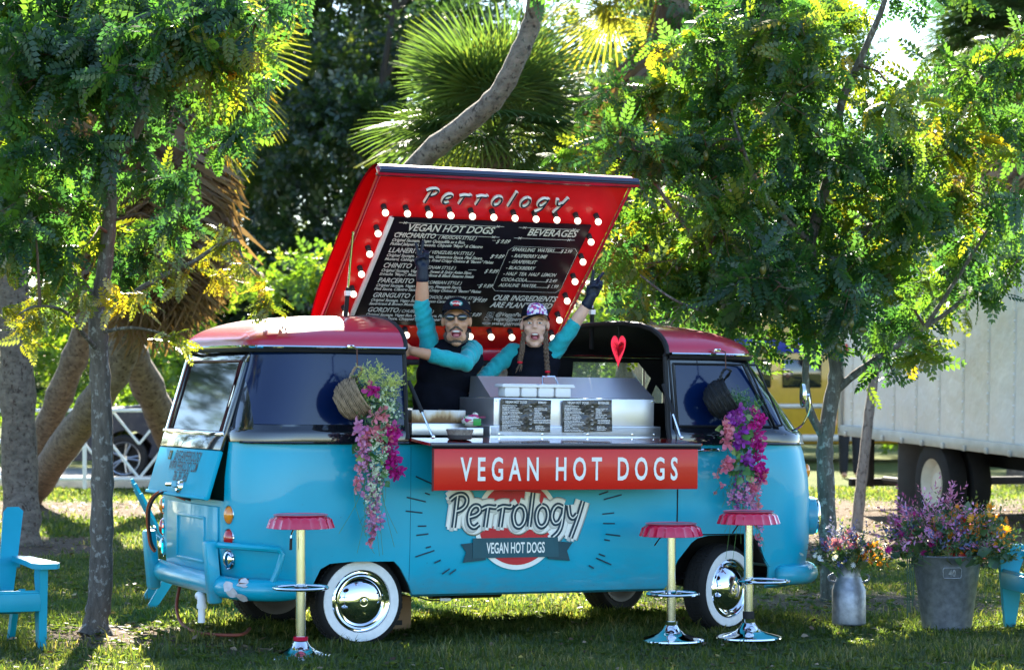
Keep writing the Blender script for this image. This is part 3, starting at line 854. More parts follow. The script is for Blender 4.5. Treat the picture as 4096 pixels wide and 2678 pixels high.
# road dust and small stone chips on the old paint
nt = TEAL.node_tree; b = nt.nodes['Principled BSDF']; src = b.inputs['Base Color'].links[0].from_socket
tc = nt.nodes.new('ShaderNodeTexCoord'); sp = nt.nodes.new('ShaderNodeSeparateXYZ'); nt.links.new(tc.outputs['Object'], sp.inputs[0])
lowz = nt.nodes.new('ShaderNodeMapRange'); lowz.inputs['From Min'].default_value = .60; lowz.inputs['From Max'].default_value = .22; nt.links.new(sp.outputs['Z'], lowz.inputs['Value'])
n5 = noise(nt, coord(nt, (1, 1, 2.5)), 7, 8, .7); mu = nt.nodes.new('ShaderNodeMath'); mu.operation = 'MULTIPLY'; nt.links.new(lowz.outputs[0], mu.inputs[0]); nt.links.new(n5.outputs[0], mu.inputs[1])
r5 = ramp(nt, [(.22, (0, 0, 0)), (.75, (.55, .55, .55))]); nt.links.new(mu.outputs[0], r5.inputs[0])
n6 = noise(nt, coord(nt), 95, 2, .5); r6 = ramp(nt, [(.73, (0, 0, 0)), (.76, (.7, .7, .7))]); nt.links.new(n6.outputs[0], r6.inputs[0])
mA = nt.nodes.new('ShaderNodeMix'); mA.data_type = 'RGBA'; nt.links.new(r5.outputs[0], mA.inputs[0]); nt.links.new(src, mA.inputs[6]); mA.inputs[7].default_value = (.16, .14, .10, 1)
mB = nt.nodes.new('ShaderNodeMix'); mB.data_type = 'RGBA'; nt.links.new(r6.outputs[0], mB.inputs[0]); nt.links.new(mA.outputs[2], mB.inputs[6]); mB.inputs[7].default_value = (.02, .08, .11, 1)
nt.links.new(mB.outputs[2], b.inputs['Base Color'])
BLACKP = mat('gloss black paint', (0.006, 0.008, 0.014), 0.12, coat=1.0, var=0.2, bmp=0.03, bscale=4, bdist=0.01)
REDP = mat('red paint', (0.40, 0.002, 0.030), 0.34, coat=1.0, var=0.08, vscale=2, crough=.14)
REDI = mat('signal red paint', (0.70, 0.006, 0.010), 0.40, coat=0.25, spec=.3, var=0.10, vscale=3, bmp=0.03, bscale=8)
CHROME = mat('chrome', (0.86, 0.86, 0.87), 0.05, 1.0, var=0.04, rvar=0.03)
STEEL = mat('brushed steel', (0.74, 0.74, 0.78), 0.40, 0.85, var=0.04, vscale=5, rvar=0.08)
RUBBER = mat('tyre rubber', (0.014, 0.014, 0.015), 0.75, var=0.3, bmp=0.3, bscale=90)
DARK = mat('dark underbody', (0.012, 0.012, 0.012), 0.8, var=0.3)
BLACKM = mat('matt black', (0.012, 0.012, 0.014), 0.6, var=0.2)
WHITEP = mat('white paint', (0.78, 0.77, 0.74), 0.45, var=0.05)
INNER = mat('black cab lining', (0.010, 0.011, 0.014), 0.6, var=0.3, spec=.2)

DTEALP = mat('dark seam paint', (.0, .08, .12), .6)  # dark teal for the thin panel joint line
VAN_YAW = R(25)
van = empty('food_van', (-0.1083, 16.226, 0), (0, 0.013, VAN_YAW))
tag(van, 'turquoise and black vintage van with red roof lid raised for serving vegan hot dogs', 'van')
VANM = Matrix.Translation((-0.1083, 16.226, 0)) @ Matrix.Rotation(VAN_YAW, 4, 'Z') @ Matrix.Rotation(0.013, 4, 'Y')

def ring(xr, xf, w, rrx, rry, rfx, rfy, z, ns=44, nc=10, ne=14):
    p = []
    def arc(cx, cy, rx, ry, a0, a1, n):
        for k in range(n):
            a = a0 + (a1 - a0) * k / n
            p.append((cx + rx * math.cos(a), cy + ry * math.sin(a), z))
    def seg(x0, y0, x1, y1, n):
        for k in range(n):
            t = k / n; p.append((x0 + (x1 - x0) * t, y0 + (y1 - y0) * t, z))
    h = math.pi / 2
    seg(xr + rrx, -w, xf - rfx, -w, ns); arc(xf - rfx, -w + rfy, rfx, rfy, -h, 0, nc)
    seg(xf, -w + rfy, xf, w - rfy, ne); arc(xf - rfx, w - rfy, rfx, rfy, 0, h, nc)
    seg(xf - rfx, w, xr + rrx, w, ns); arc(xr + rrx, w - rry, rrx, rry, h, 2 * h, nc)
    seg(xr, w - rry, xr, -w + rry, ne); arc(xr + rrx, -w + rry, rrx, rry, 2 * h, 3 * h, nc)
    return p
def loft(rings, top=False):
    mb = MB(); n = len(rings[0]); vs_ = [q for r_ in rings for q in r_]; fs = []
    for j in range(len(rings) - 1):
        for k in range(n):
            a = j * n + k; b2 = j * n + (k + 1) % n
            fs.append((a, b2, b2 + n, a + n))
    if top: fs.append(tuple((len(rings) - 1) * n + k for k in range(n)))
    return mb._q(vs_, fs)
def shell(mb, name, mats, thick=0.018):
    o = mb.build(name, mats, None, smooth=35)
    md = o.modifiers.new('s', 'SOLIDIFY'); md.thickness = thick; md.offset = -1
    md.material_offset = 1; md.material_offset_rim = 0; md.use_even_offset = False
    return apply_mods(o)
def keep_between(o, axis, lo=None, hi=None):
    bm = bmesh.new(); bm.from_mesh(o.data)
    for val, sgn in ((lo, -1), (hi, 1)):
        if val is None: continue
        no = [0, 0, 0]; no[axis] = sgn; co = [0, 0, 0]; co[axis] = val
        bmesh.ops.bisect_plane(bm, geom=list(bm.verts) + list(bm.edges) + list(bm.faces), plane_co=co, plane_no=no, clear_outer=True, dist=1e-6)
    bm.to_mesh(o.data); bm.free(); o.data.update()
    return o
def give(o, parent=van, ang=35):
    sharp(o, ang); o.parent = parent; return o

XA, XB = -0.95, 0.745                     # the serving opening along the van
low = [(0.235, -1.87, 1.88, .80), (0.25, -1.895, 1.91, .83), (0.32, -1.925, 1.945, .852), (0.5, -1.95, 1.97, .862), (0.72, -1.955, 1.975, .865),
       (0.92, -1.95, 1.955, .863), (1.06, -1.935, 1.925, .858), (1.105, -1.93, 1.91, .852), (1.118, -1.93, 1.905, .855)]
rings = [ring(xr, xf, w, .34, .33, .42, .66, z) for z, xr, xf, w in low]
lower = shell(loft(rings), 'lower_body', [TEAL, INNER])
rear_arch = [(-1.62, .0), (-1.605, .25), (-1.527, .31), (-1.479, .407), (-1.423, .437), (-1.30, .446), (-1.03, .444), (-.99, .405), (-.963, .359), (-.927, .298), (-.90, .24), (-.89, .0)]
front_arch = [(.735, .0), (.742, .25), (.814, .418), (.904, .523), (.944, .549), (1.02, .566), (1.325, .568), (1.367, .546), (1.425, .40), (1.45, .365), (1.46, .0)]
cut = []
for arch in (rear_arch, front_arch):
    for a, b2 in ((-1.1, -.52), (.52, 1.1)):
        cut.append(MB().prism(arch, a, b2))
HY0, HY1 = -0.55, 0.58
cut.append(MB().box((-1.95, (HY0 + HY1) / 2, 1.05), (.5, HY1 - HY0, .54)))
boolean_cut(lower, cut); give(lower)
upp = [(1.12, -1.935, 1.91, .857), (1.17, -1.935, 1.905, .859), (1.195, -1.925, 1.885, .851), (1.21, -1.915, 1.865, .838), (1.40, -1.865, 1.72, .818), (1.58, -1.82, 1.575, .797), (1.648, -1.81, 1.52, .788)]
def upper(name, lo, hi):
    o = shell(loft([ring(xr, xf, w, .32, .32, .40, .62, z) for z, xr, xf, w in upp]), name, [BLACKP, INNER])
    return keep_between(o, 0, lo, hi)
ur = upper('upper_body', None, XA)
boolean_cut(ur, [MB().box((-1.9, (HY0 + HY1) / 2, 1.36), (.5, HY1 - HY0, .53))]); give(ur)
uf = upper('cab_upper_body', XB, None)
boolean_cut(uf, [MB().box((1.17, .83, 1.485), (.53, .3, .27)), MB().box((1.53, .83, 1.47), (.11, .3, .23)),
                 MB().box((1.75, -.26, 1.42), (.6, .40, .30)), MB().box((1.75, .26, 1.42), (.6, .40, .30))]); give(uf)
# far side of the serving bay: waist panel and the post between the windows
MB().box(((XA + XB) / 2, .84, 1.155), (XB - XA + .02, .022, .075), bev=.004).build('waist_rail', BLACKP, van)
MB().box((XB - .03, .80, 1.42), (.05, .05, .46), bev=.008).build('window_post', BLACKP, van)
MB().box((.62, .55, 1.40), (.04, .03, .46), bev=.005).build('partition_edge', WHITEP, van)
# glass in the cab
GLASS = glass_mat('window glass', (.72, .80, .80), .03, .78)
MB().box((1.17, .815, 1.485), (.55, .006, .30)).build('side_window', GLASS, van, 0)
MB().box((1.53, .815, 1.47), (.13, .006, .26)).build('quarter_window', GLASS, van, 0)
for s in (-1, 1):
    MB().box((1.66, s * .26, 1.42), (.006, .44, .38), rot=Matrix.Rotation(s * R(11), 3, 'Z') @ Matrix.Rotation(-R(38), 3, 'Y')).build('windscreen', GLASS, van, 0)
MB().box((1.17, .80, 1.34), (.60, .02, .022)).build('window_frame', BLACKM, van)
# door window trims on the near side of the cab (black film behind the frames)
def trim_line(name, pts, r_, m, y0=-.86, closed=True):
    def w_at(z):
        for i in range(len(upp) - 1):
            if upp[i][0] <= z <= upp[i + 1][0]:
                t = (z - upp[i][0]) / (upp[i + 1][0] - upp[i][0]); return upp[i][3] + t * (upp[i + 1][3] - upp[i][3])
        return .855
    P = [Vector((x, -w_at(z) - .002, z)) for x, z in pts]
    if closed: P.append(P[0])
    mb = MB()
    for a, b2 in zip(P[:-1], P[1:]): mb.tube([a, b2], r_, 6)
    return mb.build(name, m, van)
TRIM = mat('rubber trim', (0.01, 0.011, 0.015), 0.45, var=.2)
trim_line('door_window_frame', [(.815, 1.225), (.80, 1.60), (1.285, 1.60), (1.47, 1.225)], .008, TRIM)
trim_line('vent_window_frame', [(1.32, 1.60), (1.38, 1.60), (1.545, 1.235), (1.495, 1.225)], .007, TRIM)
trim_line('door_seam', [(.795, 1.13), (.775, 1.63)], .006, TRIM, closed=False)
# dark film on rear side and cab windows; base blue paints in reflected sky
FILM = mat('film with painted sky blue', (.0015, .010, .052), .12, coat=.3, spec=.3, var=.1, vscale=1.2, bmp=.02, bscale=2, bdist=.02)
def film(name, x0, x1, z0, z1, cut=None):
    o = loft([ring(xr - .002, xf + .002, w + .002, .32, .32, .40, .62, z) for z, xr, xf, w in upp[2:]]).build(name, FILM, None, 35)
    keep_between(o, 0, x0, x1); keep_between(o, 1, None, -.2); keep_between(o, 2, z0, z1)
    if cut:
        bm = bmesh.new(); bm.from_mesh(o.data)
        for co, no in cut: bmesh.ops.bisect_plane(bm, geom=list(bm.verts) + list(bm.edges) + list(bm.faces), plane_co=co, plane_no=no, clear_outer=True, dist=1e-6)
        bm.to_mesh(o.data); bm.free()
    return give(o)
film('painted_sky_panel', -1.84, XA - .01, 1.222, 1.632)
film('painted_sky_door_window', .815, 1.47, 1.232, 1.592, [((1.285, 0, 1.60), (.375, 0, .185))])
film('painted_sky_vent_window', 1.31, 1.56, 1.236, 1.592, [((1.375, 0, 1.60), (.365, 0, .165)), ((1.325, 0, 1.60), (-.375, 0, -.175))])
# roof: one pressing, sawn into the tail, the lid and the cab
def roof_h(d): return 0.188 * (1 - (1 - min(d / .62, 1)) ** 2.5) ** (1 / 1.9)
RZ = 1.668
def roof_rings():
    out = []
    for d in (0, .004, .012, .025, .045, .07, .10, .14, .19, .25, .33, .43, .55, .68):
        out.append(ring(-1.845 + d * 1.15, 1.545 - d * 1.35, .815 - d, .34, max(.34 - d * .3, .1), .42, max(.6 - d * .5, .1), RZ + roof_h(d)))
    return out
for nm, lo, hi in (('roof', None, XA), ('cab_roof', XB, None)):
    o = keep_between(shell(loft(roof_rings(), True), nm, [REDP, INNER], .02), 0, lo, hi); give(o)
# chrome drip rail round both ends
rr = ring(-1.855, 1.56, .828, .35, .35, .43, .62, RZ - .008)
for nm, sel in (('drip_rail', lambda x: x < XA - .005), ('cab_drip_rail', lambda x: x > XB + .005)):
    pts = [p for p in rr if sel(p[0])]
    # make the run continuous
    k = max(range(len(pts)), key=lambda i: (Vector(pts[i]) - Vector(pts[i - 1])).length)
    pts = pts[k:] + pts[:k]
    MB().tube(pts, .013, 8, flat=.8).build(nm, CHROME, van)
    MB().tube([(x * .997, y * .985, z - .02) for x, y, z in pts], .012, 6).build('gasket', BLACKM, van)
# black arch frames round the serving bay
for x, nm in ((XA, 'bay_frame'), (XB, 'bay_frame')):
    s = 1 if x > 0 else -1
    prof = [(-.857, 1.14)] + [(-(w) + .004, z) for z, _, _, w in upp[3:]] + [(-(.812 - d), RZ + roof_h(d) - .004) for d in (0, .012, .045, .10, .19, .33, .55)]
    prof = prof + [(-y, z) for y, z in reversed(prof)]
    MB().tube([(x + s * .006, y, z) for y, z in prof], .016, 8).build(nm, BLACKM, van)
# belt moulding and floor
bt = ring(-1.945, 1.92, .866, .34, .33, .42, .66, 1.119)
bt = [p for p in bt if p[1] < -.2 and p[0] > -1.92]
k = max(range(len(bt)), key=lambda i: (Vector(bt[i]) - Vector(bt[i - 1])).length)
MB().tube(bt[k:] + bt[:k], .008, 6).build('belt_moulding', BLACKP, van)
fl = MB(); fl.box((0, 0, .262), (3.5, .98, .03)); fl.box((-.08, 0, .26), (1.58, 1.60, .026))
fl.build('floor', DARK, van)
for arch in (rear_arch, front_arch):
    for s in (-1, 1):
        ww = MB()
        a = [(x * 1, z + .02) for x, z in arch[1:-1]]
        for (x0, z0), (x1, z1) in zip(a[:-1], a[1:]):
            ww._q([(x0, s * .50, z0), (x1, s * .50, z1), (x1, s * .835, z1), (x0, s * .835, z0)], [(0, 1, 2, 3)])
        ww._q([(x, s * .50, z) for x, z in a] , [tuple(range(len(a)))])
        ww.build('wheel_well', DARK, van, 0)
MB().box((-1.45, 0, .70), (.75, 1.3, .02)).build('engine_deck', DARK, van)
MB().box((-1.62, .02, .95), (.02, 1.25, .5)).build('tail_lining', mat('brown lining', (.06, .045, .035), .8, bmp=.3), van)
# door lines of the cab door
seam = MB()
seam.tube([(.805, -.866, 1.10), (.803, -.8665, .72), (.803, -.864, .57)], .004, 5)
seam.tube([(.803, -.864, .572), (1.30, -.864, .572)], .004, 5)
seam.tube([(1.315, -.862, .60), (1.38, -.858, .47), (1.45, -.852, .372), (1.62, -.84, .365)], .004, 5)
seam.build('door_gap', BLACKM, van)
MB().tube([(-.935, -.860, 1.10), (-.935, -.8655, .72), (-.935, -.8625, .5), (-.935, -.853, .33)], .0013, 5).build('panel_gap', DTEALP, van)
MB().tube(smooth_line([(.915, -.868, 1.072), (.93, -.89, 1.078), (.98, -.897, 1.082), (1.06, -.892, 1.082), (1.075, -.87, 1.08)]), [.012] * 25, 8).build('door_handle', CHROME, van)

# ---- wheels
def wheel(x, y, z, side, steer=0.0):
    w = empty('wheel', (x, y, z), (0, 0, steer), van)
    r_ = .266; hw = .085
    prof = []
    for a, b2 in ((.19, -.07), (.235, -hw), (.252, -.078), (.262, -.062), (.266, -.04), (.266, .04), (.262, .062), (.252, .078), (.235, hw), (.19, .07), (.185, 0)):
        prof.append((a, b2))
    o = MB().lathe(prof + [prof[0]], 48, axis='Y'); o.build('tyre', RUBBER, w)
    g = MB()
    for k in range(64):                       # tread blocks
        a = 2 * math.pi * k / 64
        for t in (-.035, 0, .035):
            g.box((r_ * math.cos(a), t, r_ * math.sin(a)), (.008, .026, .017), rot=Matrix.Rotation(-a, 3, 'Y'))
    g.build('tread', RUBBER, w, 0)
    def lathe(name, p, m, n=48): MB().lathe([(a, -side * b2 * -1) for a, b2 in p], n, axis='Y').build(name, m, w)
    k = side
    MB().lathe([(a, k * b2) for a, b2 in ((.178, .078), (.18, .087), (.205, .0905), (.229, .0885), (.231, .083))], 48, axis='Y').build('whitewall', mat('whitewall rubber', (.80, .80, .80), .55, var=.06, vscale=30, bmp=.15, bscale=200), w)
    MB().lathe([(a, k * b2) for a, b2 in ((.128, .055), (.142, .072), (.15, .088), (.160, .092), (.166, .084), (.172, .088), (.178, .084), (.18, .07))], 48, axis='Y').build('trim_ring', CHROME, w)
    MB().lathe([(a, k * b2) for a, b2 in ((.0001, .130), (.02, .129), (.024, .124), (.03, .1245), (.07, .119), (.105, .105), (.128, .088), (.140, .075), (.145, .07))], 48, axis='Y').build('hubcap', CHROME, w)
    MB().lathe([(a, -k * b2) for a, b2 in ((.0001, .0), (.06, .0), (.12, .02), (.15, .05), (.17, .07), (.19, .075))], 40, axis='Y').build('rim', mat('dull wheel steel', (.18, .17, .16), .6, .3), w)
    return w
wheel(-1.2, -.70, .214, 1); wheel(-1.2, .70, .214, -1)
wheel(1.17, -.735, .238, 1, R(22)); wheel(1.17, .67, .238, -1, R(22))
MB().tube([(-1.2, -.6, .214), (-1.2, .6, .214)], .03, 8).build('axle', DARK, van)
MB().tube([(1.17, -.6, .238), (1.17, .6, .238)], .025, 8).build('axle', DARK, van)

# ---- tail: hatch, engine lid, lamps, bumper
M3 = Matrix(((0, .282, -.9594), (-1, 0, 0), (0, .9594, .282)))
hatch_upper = MB()
HW = (HY1 - HY0) / 2
def hframe(mb, x0, x1, y0, y1, t=.022):
    mb.box(((x0 + x1) / 2, (y0 + y1) / 2, -t / 2), (x1 - x0, y1 - y0, t), bev=.005)
hframe(hatch_upper, -HW, HW, -.075, 0); hframe(hatch_upper, -HW, -HW + .09, -.50, -.07); hframe(hatch_upper, HW - .09, HW, -.50, -.07)
hframe(hatch_upper, -HW, HW, -.60, -.49)
hatch = hatch_upper.build('rear_hatch', BLACKP, van)
hatch.matrix_local = Matrix.Translation((-1.81, (HY0 + HY1) / 2, 1.645)) @ M3.to_4x4()
low_p = MB(); low_p.box((0, -.745, -.012), (2 * HW, .285, .024), bev=.008); low_p.box((0, -.885, -.004), (2 * HW - .01, .018, .03), bev=.004)
low_p.build('hatch_panel', mat('hatch paint', (0.0, 0.345, 0.50), .45, coat=0, var=.07, spec=.12), hatch)
MB().box((0, -.28, -.010), (2 * HW - .16, .44, .005)).build('hatch_glass', mat('dark hatch glass', (.01, .012, .012), .04, coat=.3, var=.1), hatch, 0)
MB().tube([(-HW + .085, -.07, .004), (HW - .085, -.07, .004), (HW - .085, -.495, .004), (-HW + .085, -.495, .004), (-HW + .085, -.07, .004)], .007, 6).build('window_seal', mat('dark red seal', (.08, .01, .012), .5), hatch)
MB().box((0, -.505, .006), (2 * HW - .03, .02, .02), bev=.004).build('chrome_strip', CHROME, hatch)
hd = MB(); hd.lathe([(.0001, .022), (.03, .02), (.042, .008), (.044, 0)], 20, (.05, -.835, 0)); hd.tube([(.05, -.835, .02), (.05, -.835, .05)], .016, 10)
hd.tube([(.07, -.832, .05), (-.04, -.838, .05)], [.016, .014], 10); hd.ell((-.05, -.838, .05), (.02, .014, .014), 10, 6)
hd.build('hatch_handle', CHROME, hatch)
LETB = mat('black lettering', (.012, .02, .03), .5)
text('lettering', '@VEGANPERROLOGY', .085, LETB, hatch, (.03, -.680, .003), (0, 0, 0), .55, spacing=1.08, offset=.001, align='CENTER')
text('lettering', 'WWW.PERROLOGY.COM', .085, LETB, hatch, (0, -.742, .003), (0, 0, 0), .53, spacing=1.02, offset=.001, align='CENTER')
text('lettering', '786 285 7450', .085, LETB, hatch, (0, -.804, .003), (0, 0, 0), .55, spacing=1.05, offset=.001, align='CENTER')
ic = MB(); ic.box((-.30, -.652, .003), (.05, .055, .003)); ic.build('camera_icon', mat('olive icon', (.10, .09, .02), .5), hatch, 0)
strokes('camera_icon_ring', [[(.012 * math.cos(a * .6283), .013 * math.sin(a * .6283)) for a in range(10)]], .003, TEAL, hatch, (-.30, -.654, .005), (0, 0, 0), (1, 1, .3), (0,))
for y in (.3, -.3): MB().box((-1.815, y, 1.652), (.05, .07, .02), bev=.004).build('hinge', CHROME, van)
# engine lid with the number plate hollow
el = MB()
el.box((-1.958, .0, .545), (.014, .94, .40), bev=.006)
el.build('engine_lid', TEAL, van)
pl = MB()
for y, z, sy, sz in ((0, .67, .50, .016), (0, .42, .50, .016), (.25, .545, .016, .26), (-.25, .545, .016, .26)):
    pl.box((-1.966, y, z), (.018, sy, sz), bev=.004)
pl.build('plate_recess', TEAL, van)
AMB = mat('amber lens', (.75, .22, .01), .12, coat=1, var=.15); RLENS = mat('red lens', (.45, .01, .01), .12, coat=1, var=.15)
for s in (-1, 1):
    for z, m_, nm in ((.705, AMB, 'turn_signal'), (.575, RLENS, 'tail_light'), (.455, CHROME, 'reverse_light')):
        c = Vector((-1.94, s * .615, z)); t = MB()
        t.ell((0, 0, 0), (.030, .040, .052), 16, 10)
        o = t.build(nm, m_, van); o.location = c; o.rotation_euler = (0, 0, s * -R(18))
        t2 = MB(); t2.lathe([(.044, -.008), (.046, 0), (.040, .006)], 20, axis='X'); o2 = t2.build('lens_ring', CHROME, o); o2.scale = (1, 1, 1.25)
bp = MB()
path = smooth_line([(-1.97, .58, .32), (-2.00, .2, .315), (-2.00, -.3, .31), (-1.99, -.62, .305), (-1.95, -.80, .30), (-1.85, -.90, .298), (-1.70, -.915, .295), (-1.60, -.90, .295)], 6)
bp.tube(path, [.062] * (len(path) - 8) + [.060, .058, .056, .052, .047, .04, .03, .012], 12, flat=1.0)
bumper = bp.build('rear_bumper', mat('bumper paint', (.0, .33, .48), .36, coat=.3, var=.1, vscale=5), van)
RUST = mat('rusty primer', (.52, .50, .52), .8, var=.25, vscale=18, bmp=.5)
RUSTD = mat('rust', (.16, .06, .025), .9, var=.5, vscale=40, bmp=.8)
for k in range(7):                            # flaking patch on the corner of the bumper
    a = -1.9 + k * .3; rs = MB()
    cx, cy = -1.98 + .012 * (k % 3), -.83 - .012 * (k % 2)
    q = Vector((-.55, -.83, 0)).normalized()
    c = Vector((-1.935 + .03 * math.cos(k * 2.1), -.825 - .03 * math.sin(k * 1.3), .30)) + q * .0
    ang = R(-60 + k * 20)
    n_ = (q * math.cos(ang) + Vector((0, 0, 1)) * math.sin(ang)); t_ = Vector((-q.y, q.x, 0)) ; up = n_.cross(t_)
    pts = []
    for j in range(9):
        aa = j * 2 * math.pi / 9; r_ = .034 * (.6 + .6 * random.random())
        pts.append(c + n_ * .0605 + t_ * (r_ * math.cos(aa) + .04 * math.sin(k * 2.7)) + up * r_ * math.sin(aa))
    rs._q(pts, [tuple(range(9))]); rs._q([p - n_ * .004 for p in pts], [tuple(range(8, -1, -1))])
    rs.build('rust_patch', RUST if k % 3 else RUSTD, bumper, 0)
for y in (.53, -.62):
    ov = MB(); ov.box((-2.04, y, .385), (.075, .085, .36), bev=.02, rot=Matrix.Rotation(R(-6), 3, 'Y')); ov.build('overrider', TEAL, van)
br = MB(); p2 = smooth_line([(-2.03, -.62, .54), (-1.98, -.78, .54), (-1.88, -.90, .535), (-1.76, -.94, .525)], 5)
br.tube(p2 + [Vector((-1.74, -.945, .50)), Vector((-1.76, -.94, .42)), Vector((-1.80, -.93, .33))], .018, 8)
br.build('bumper_rail', TEAL, van)
MB().tube([(-2.03, .53, .56), (-2.02, .57, .57)], .02, 8).build('bumper_bolt', CHROME, van)
# ---- nose: bumper, headlamps, indicators, mirror
fb = MB(); pf = smooth_line([(1.50, -.85, .315), (1.60, -.87, .316), (1.74, -.80, .316), (1.87, -.62, .316), (1.96, -.3, .316), (1.98, 0, .316), (1.96, .3, .316), (1.87, .62, .316), (1.70, .84, .316)], 6)
fb.tube(pf, [.035, .05, .058] + [.062] * (len(pf) - 3), 12); fb.build('front_bumper', TEAL, van)
for s in (-1, 1):
    h = empty('headlight', (1.835, s * .58, .665), (0, 0, -s * R(-20)), van)
    MB().lathe([(.12, -.12), (.122, .0), (.118, .085), (.108, .095)], 28, axis='X').build('bucket', TEAL, h)
    MB().lathe([(.108, .088), (.112, .10), (.100, .112), (.093, .10)], 28, axis='X').build('rim', CHROME, h)
    MB().lathe([(.098, .098), (.06, .118), (.0001, .124)], 24, axis='X').build('lens', glass_mat('lamp glass', (.9, .9, .9), .05, .6), h)
    t = MB(); t.ell((0, 0, 0), (.022, .033, .045), 14, 8); o = t.build('front_indicator', AMB, van); o.location = (1.868, s * .60, .945); o.rotation_euler = (0, 0, s * R(38))
mi = MB(); mi.tube(smooth_line([(1.60, -.86, 1.20), (1.64, -.92, 1.24), (1.67, -.95, 1.34), (1.66, -.95, 1.42)], 5), .007, 8)
mi.tube([(1.66, -.95, 1.42), (1.63, -.955, 1.42)], .014, 8); mirror = mi.build('mirror_arm', CHROME, van)
mh = MB(); mh.lathe([(.0001, .018), (.05, .016), (.07, .006), (.074, -.006), (.070, -.012), (.0001, -.012)], 24, axis='X')
o = mh.build('mirror_head', CHROME, mirror); o.location = (1.62, -.955, 1.42); o.rotation_euler = (0, 0, R(-20)); o.scale = (1, .8, 1.05)
# ---- cab inside: seat back, wheel
MB().box((1.0, .35, 1.16), (.12, .5, .45), bev=.05, rot=Matrix.Rotation(R(-8), 3, 'Y')).build('cab_seat', mat('seat vinyl', (.02, .022, .03), .5), van)
MB().box((.99, .35, 1.43), (.09, .24, .14), bev=.04).build('headrest', MATS['seat vinyl'], van)
MB().box((1.62, 0, 1.12), (.2, 1.3, .16), bev=.04).build('dashboard', INNER, van)
# ---- raised roof lid (local axes: along the van, from hinge to free edge, towards the viewer)
LA = Vector((0, .78, 1.69)); E2 = Vector((0, -1.14, 1.03)).normalized(); LN = Vector((0, -E2.z, E2.y))
lid_src = keep_between(shell(loft(roof_rings(), True), 'roof_lid', [REDP, REDI], .02), 0, XA + .004, XB - .004)
for q in lid_src.data.vertices:
    x, y, z = q.co; q.co = (x, (.80 - y) * .965, -(z - RZ))
lid_src.data.flip_normals() if False else None
bm = bmesh.new(); bm.from_mesh(lid_src.data); bmesh.ops.recalc_face_normals(bm, faces=bm.faces); bm.to_mesh(lid_src.data); bm.free()
sharp(lid_src)
LM = Matrix((( 1, 0, 0), (0, E2.y, LN.y), (0, E2.z, LN.z))).to_4x4()
lid = lid_src; lid.parent = van; lid.matrix_local = Matrix.Translation(LA) @ LM
MB().box((-.10, .755, -.006), (1.655, 1.475, .012), bev=.003).build('lining_panel', REDI, lid)
tr = MB(); tr.box((-.10, 1.545, .012), (1.74, .03, .06), bev=.008); tr.build('edge_rail', REDP, lid)
for v_, n_, h in ((1.562, .035, .014), (1.515, .012, .020)):
    MB().box((-.10, v_, n_), (1.73, h, .016), bev=.004).build('edge_gasket', mat('blue black rubber', (.012, .016, .04), .3, coat=.5), lid)
MB().box((-.10, 1.572, .02), (1.72, .008, .03)).build('edge_trim', MATS['blue black rubber'], lid)
MB().tube([(-.945, .06, .004), (-.945, 1.5, .004)], .012, 6).build('side_gasket', REDP, lid)
MB().tube([(.738, .06, .004), (.738, 1.5, .004)], .010, 6).build('side_gasket', REDP, lid)
# far roof rail that carries the hinge
MB().box((-.10, .80, 1.655), (1.68, .05, .075), bev=.01).build('hinge_rail', REDP, van)
MB().box((-.10, .79, 1.60), (1.68, .04, .035), bev=.006).build('hinge_gasket', BLACKM, van)
# menu board
BOARD = mat('blackboard print', (.008, .006, .011), .4, var=.3, spec=.2)
MB().box((-.085, .70, .012), (1.35, .935, .016), bev=.003).build('menu_board', BOARD, lid)
MB().box((-.757, .70, .013), (.028, .935, .02), bev=.003).build('board_edge', mat('white board edge', (.75, .76, .82), .4), lid)
CH = mat('chalk white print', (.78, .78, .78), .7, var=.06)
def lt(s, u, v_, size, sx=.8, shear=.18, off=.0008, sp=1.0, align='LEFT'):
    return text('lettering', s, size, CH, lid, (u, v_, .0215), (0, 0, 0), sx, shear, sp, off, align)
lt('VEGAN HOT DOGS', -.345, 1.068, .082, .80, .12, .0018, 1.0, 'CENTER')
lt('BEVERAGES', .345, 1.068, .082, .80, .12, .0018, 1.0, 'CENTER')
menu = [('CHICHARITO', '( MEXICAN STYLE )', 'Original Sausage, Vegan Quesadilla as a Bun,', 'Pickled Jalapeños, Avocado, Chipotle "Mayo" & Cilantro'),
        ('LLANERITO', '( VENEZUELAN STYLE )', 'Original Sausage, Vegan Bun, Guasacaca Sauce, Pink Sauce,', 'Mustard, Cabbage, Carrots, Fried Crispy Onions & "Bacon" Flakes'),
        ('CHINITO', '( GANGNAM STYLE )', 'Original Sausage, Vegan Bun, Sweet & Spicy Asian Slaw,', 'Sriracha "Mayo", Mustard, Scallions & Black Sesame Seeds'),
        ('PARCERITO', '( COLOMBIAN STYLE )', 'Original Sausage, Vegan Bun, Mayo, Pineapple Sauce,', 'Pink Sauce, Cilantro Sauce, Fried Crispy Onions & "Bacon" Flakes'),
        ('GRINGUITO', '( OLD SCHOOL NEW YORK STYLE )', 'Original Sausage, Vegan Bun, Cinnamon Caramelized Onions,', 'Sauerkraut & Brown Mustard'),
        ('GORDITO', '( CHUBBY STYLE )', 'Original Sausage, Vegan Bun, Roasted Corn, Pink Sauce,', 'Walnut Pesto Sauce, Chopped Red Bell Pepper & "Bacon" Flakes')]
